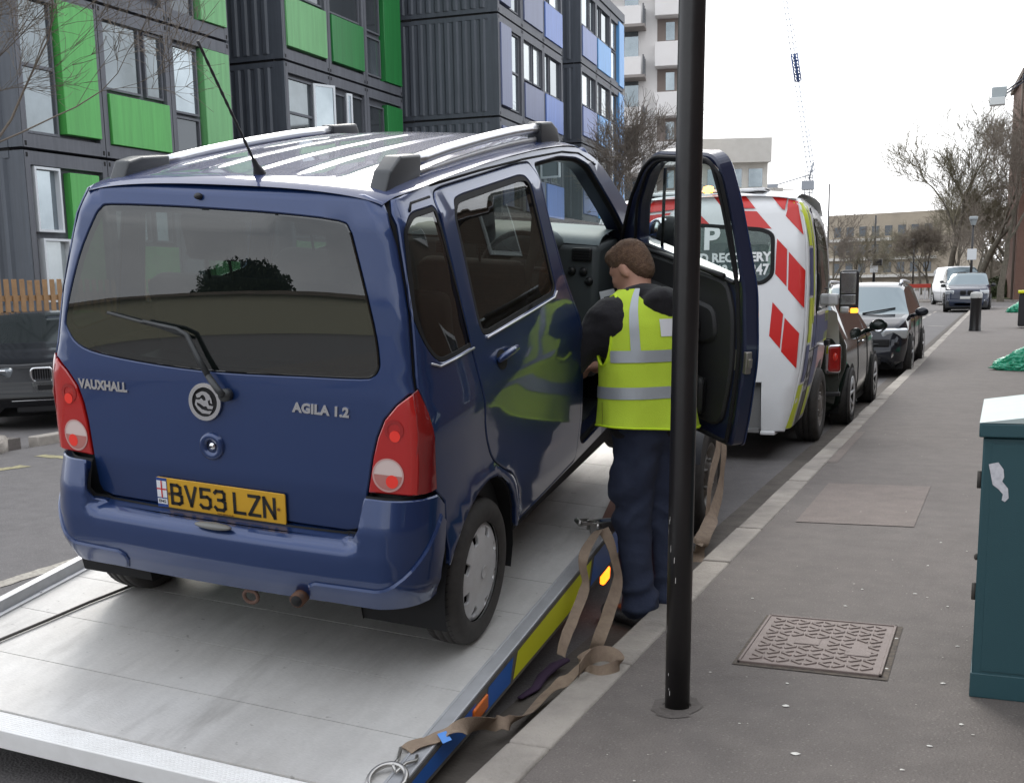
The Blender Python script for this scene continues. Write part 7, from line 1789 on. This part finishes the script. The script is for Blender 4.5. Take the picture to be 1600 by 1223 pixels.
# dark estate facing the camera
S_meg = dict(L=4.50, W=1.78, H=1.50, y=[-2.25, -2.21, -2.0, -1.6, -1.2, -.5, 0, .4, .75, 1.2, 1.35, 1.7, 2.0, 2.15, 2.25], top=[(-2.25, .80), (-2.2, 1.02), (-2.02, 1.38), (-1.7, 1.46), (-.5, 1.50), (.2, 1.48), (.5, 1.43), (1.28, .99), (1.7, .93), (2.0, .84), (2.17, .72), (2.25, .55)], belt=[(-2.25, .80), (-2.1, 1.0), (1.0, .93), (1.28, .96), (1.7, .88), (2.0, .80), (2.25, .55)], glass=(-2.0, 1.05), pillars=[-1.25, -.35, .62], scr=(.2, 1.28), wheels=(-1.33, 1.36), wr=.325, mirror=.78, spokes=5)
meg, sec_g, _ = shell_car('estate_car', 'dark estate car facing us with silver roof rails, behind the small hatchback', (-2.27, 21.95, 0), pi, S_meg, (.016, .018, .024))
for s in (1, -1):
    T = Matrix.Translation((s * .66, 2.07, .70)) @ Matrix.Rotation(-s * radians(28), 4, 'Z') @ Matrix.Rotation(radians(-18), 4, 'X')
    mb = MB(); mb.box((-.22, -.05, -.075), (.20, .06, .085), M=T, bev=.04, seg=3); hl = mb.build('headlight', mat('headlight glass', (.55, .58, .60), .12, .35, coat=1), meg)
    mb = MB(); mb.box((.10, -.04, -.06), (.215, .055, .075), M=Matrix.Translation((s * .66, 2.07, .70)) @ Matrix.Scale(s, 4, (1, 0, 0)) @ Matrix.Rotation(-radians(28), 4, 'Z') @ Matrix.Rotation(radians(-18), 4, 'X'), bev=.02); mb.build('indicator', mat('indicator dull', (.35, .20, .15), .3, coat=.5), hl)
    mb = MB(); mb.lathe([(.085, 0), (.07, .03), (.05, .02), (0, .03)], 20, M=Matrix.Translation((s * .60, 2.20, .38)) @ Matrix.Rotation(-pi / 2, 4, 'X')); mb.build('fog_light', M_chr, meg)
    mb = MB(); mb.tube([(s * .60, y, 1.50 + .02 * (1 - (y / 1.3) ** 2)) for y in rng(-1.75, .10, 9)], .022, 8); mb.tube([(s * .60, .08, 1.515), (s * .60, .22, 1.46)], .03, 8); mb.build('roof_rail', M_alu, meg)
mb = MB(); mb.box((-.62, 2.16, .50), (.62, 2.262, .62), bev=.02); mb.box((-.5, 2.2, .22), (.5, 2.262, .34), bev=.02); mb.build('grille', M_blk, meg)
mb = MB(); mb.tube([(-.75, 2.17, .56), (-.4, 2.262, .54), (.4, 2.262, .54), (.75, 2.17, .56)], .018, 6); mb.build('bumper_strip', M_plas, meg)
mb = MB(); mb.box((-.26, 2.255, .38), (.26, 2.27, .49)); mb.build('number_plate', mat('white plate', (.62, .62, .60), .4), meg)
mb = MB(); mb.tube([(.55, 1.30, .99), (.05, 1.18, 1.06)], .012, 5); mb.tube([(-.10, 1.30, 1.0), (-.60, 1.14, 1.08)], .012, 5); mb.build('wiper', M_blk, meg)
# X-large off-roader facing the camera, far down the street
S_x = dict(L=4.66, W=1.88, H=1.72, y=[-2.33, -2.2, -1.9, -1.4, -.7, 0, .4, .75, 1.1, 1.2, 1.7, 2.1, 2.25, 2.33], top=[(-2.33, .9), (-2.2, 1.25), (-1.9, 1.62), (-1.5, 1.68), (-.5, 1.72), (.3, 1.68), (1.15, 1.18), (1.7, 1.10), (2.1, 1.0), (2.25, .88), (2.33, .6)], belt=[(-2.33, .9), (-2.1, 1.12), (1.0, 1.08), (1.15, 1.12), (1.7, 1.04), (2.33, .6)], glass=(-2.1, 1.0), pillars=[-1.3, -.3, .6], scr=(.3, 1.15), wheels=(-1.42, 1.40), wr=.37, mirror=.75, mm=M_plas)
pX = at_z(1509, 488); suv, _, _ = shell_car('off_roader', 'dark blue off-roader facing us at the far end of the street', (pX.x - .0, pX.y + 2.3, 0), pi, S_x, (.018, .024, .045))
for s in (1, -1):
    mb = MB(); T = Matrix.Translation((s * .70, 2.16, .86)) @ Matrix.Rotation(-s * radians(22), 4, 'Z'); mb.box((-.20, -.04, -.08), (.19, .06, .08), M=T, bev=.035, seg=3); mb.build('headlight', MATS['headlight glass'], suv)
    mb = MB(); mb.box((s * .15 - .12, 2.22, .76), (s * .15 + .12, 2.345, .94), bev=.05, seg=3); mb.build('grille', M_blk, suv)
    mb = MB(); mb.lathe([(.06, 0), (0, .02)], 14, M=Matrix.Translation((s * .68, 2.28, .50)) @ Matrix.Rotation(-pi / 2, 4, 'X')); mb.build('fog_light', M_chr, suv)
mb = MB(); mb.box((-.26, 2.335, .58), (.26, 2.35, .69)); mb.build('number_plate', MATS['white plate'], suv)
mb = MB(); mb.box((-.85, 2.0, .18), (.85, 2.30, .50), bev=.05); mb.box((-.5, 2.26, .28), (.5, 2.33, .42), 1, bev=.02); mb.build('bumper', [M_plas, M_blk], suv)
# white van beyond it
S_v = dict(L=4.9, W=1.95, H=2.1, y=[-2.45, -2.4, -1.5, 0, .6, 1.0, 1.4, 1.75, 1.9, 2.2, 2.4, 2.45], top=[(-2.45, 2.0), (-2.3, 2.08), (.6, 2.1), (1.05, 2.02), (1.75, 1.32), (2.2, 1.12), (2.4, .95), (2.45, .6)], belt=[(-2.45, 1.2), (1.6, 1.2), (2.2, 1.05), (2.45, .6)], glass=(.7, 1.6), pillars=[.65], scr=(.7, 1.75), wheels=(-1.5, 1.55), wr=.33, mirror=1.3, mm=M_plas)
pv = at_z(1487, 478); van, _, _ = shell_car('white_van', 'small white van parked behind the off-roader', (pv.x + .1, pv.y + 3.0, 0), pi + .25, S_v, (.72, .74, .76))
# black saloon in the bay on the left, facing the camera
S_b = dict(L=4.6, W=1.85, H=1.38, y=[-2.3, -2.2, -1.7, -1.2, -.6, 0, .4, .8, 1.0, 1.5, 1.9, 2.15, 2.25, 2.3], top=[(-2.3, .7), (-2.2, .95), (-1.7, 1.02), (-1.0, 1.34), (-.3, 1.38), (.2, 1.34), (.95, .98), (1.5, .91), (1.95, .83), (2.15, .76), (2.3, .55)], belt=[(-2.3, .7), (-1.7, .95), (.9, .90), (1.0, .93), (1.5, .85), (2.3, .55)], glass=(-1.5, .7), pillars=[-.9, -.1], scr=(-1.7, .95), wheels=(-1.40, 1.42), wr=.33, mirror=.55)
pb_ = at_z(92, 668); th_ = 3.90; dr_ = V((-sin(th_), cos(th_), 0)); pc_ = V((pb_.x, pb_.y, 0)) - dr_ * 2.3
bmw, sb, _ = shell_car('saloon_car', 'black saloon with a chrome kidney grille parked in the bay on the left', tuple(pc_), th_, S_b, (.004, .0045, .006))
for s in (1, -1):
    T = Matrix.Translation((s * .68, 2.08, .66)) @ Matrix.Rotation(-s * radians(30), 4, 'Z') @ Matrix.Rotation(radians(-14), 4, 'X')
    mb = MB(); mb.box((-.24, -.05, -.06), (.20, .07, .075), M=T, bev=.035, seg=3); hl = mb.build('headlight', mat('headlight dark', (.20, .22, .24), .10, .4, coat=1), bmw)
    mb = MB(); mb.sphere(T @ V((-s * .09, .055, .0)), (.055, .03, .05)); mb.sphere(T @ V((s * .05, .06, .0)), (.05, .03, .045)); mb.tube([T @ V((-.2, .07, .06)), T @ V((.16, .07, .065))], .012, 6); mb.build('lamp_ring', M_chr, hl)
    # kidney
    K = Matrix.Translation((s * .145, 2.235, .655)) @ Matrix.Rotation(radians(-12), 4, 'X')
    kp = roundp([(-.12, -.085), (.09, -.085), (.125, 0), (.11, .085), (-.11, .085), (-.125, .02)], .04)
    kp = [(a * (1 if s > 0 else 1), b) for a, b in kp]
    mb = MB(); mb.tube([K @ V((a, .055, b)) for a, b in kp], .014, 8, closed=True); kd = mb.build('grille', M_chr, bmw)
    mb = MB(); tf = [tuple(range(len(kp)))]; mb.add([K @ V((a, .035, b)) for a, b in kp], tf, 0)
    for i in range(8): x_ = -.10 + i * .028; mb.box((x_, .036, -.075), (x_ + .008, .052, .075), 1, M=K)
    mb.build('grille_slats', [M_blk, mat('slat grey', (.12, .12, .13), .3, .5)], kd)
    mb = MB(); mb.box((s * .62 - .14, 2.13, .30), (s * .62 + .14, 2.245, .40), bev=.03); mb.build('fog_light', M_blk, bmw)
mb = MB(); mb.box((-.26, 2.285, .44), (.26, 2.30, .55)); mb.box((-.22, 2.30, .465), (-.10, 2.302, .525), 1); mb.box((-.06, 2.30, .465), (.20, 2.302, .525), 1); mb.build('number_plate', [MATS['white plate'], M_blk], bmw)
mb = MB(); mb.tube([(-.85, 2.10, .36), (-.5, 2.29, .345), (.5, 2.29, .345), (.85, 2.10, .36)], .012, 6); mb.box((-.45, 2.24, .20), (.45, 2.30, .30), 1, bev=.02); mb.build('bumper_strip', [M_chr, M_blk], bmw)
# kerb build-out on the left
mb = MB()
def kerbrun(mb, a, b, h_=.13):
    a, b = V(a), V(b); n = max(1, int((b - a).length / .9)); d = (b - a) / n; nn = V((-d.y, d.x)).normalized() * .16
    for i in range(n):
        p_, q_ = a + d * (i + .01), a + d * (i + .99); T = [(p_.x, p_.y), (q_.x, q_.y), (q_.x + nn.x, q_.y + nn.y), (p_.x + nn.x, p_.y + nn.y)]
        bm = bmesh.new(); v0 = [bm.verts.new((x, y, -.1)) for x, y in T]; v1 = [bm.verts.new((x, y, h_)) for x, y in T]
        bm.faces.new(v0[::-1]); bm.faces.new(v1); [bm.faces.new((v0[k], v0[(k + 1) % 4], v1[(k + 1) % 4], v1[k])) for k in range(4)]
        bmesh.ops.bevel(bm, geom=bm.edges[:], offset=.025, segments=2, affect='EDGES'); mb.bm(bm, 0, True)
kerbrun(mb, (-9.30, -8), (-9.30, 9.0)); kerbrun(mb, (-9.32, 9.02), (-9.62, 9.42)); kerbrun(mb, (-9.64, 9.44), (-14, 9.9))
o = mb.build('kerb', M_kerb); o['kind'] = 'structure'
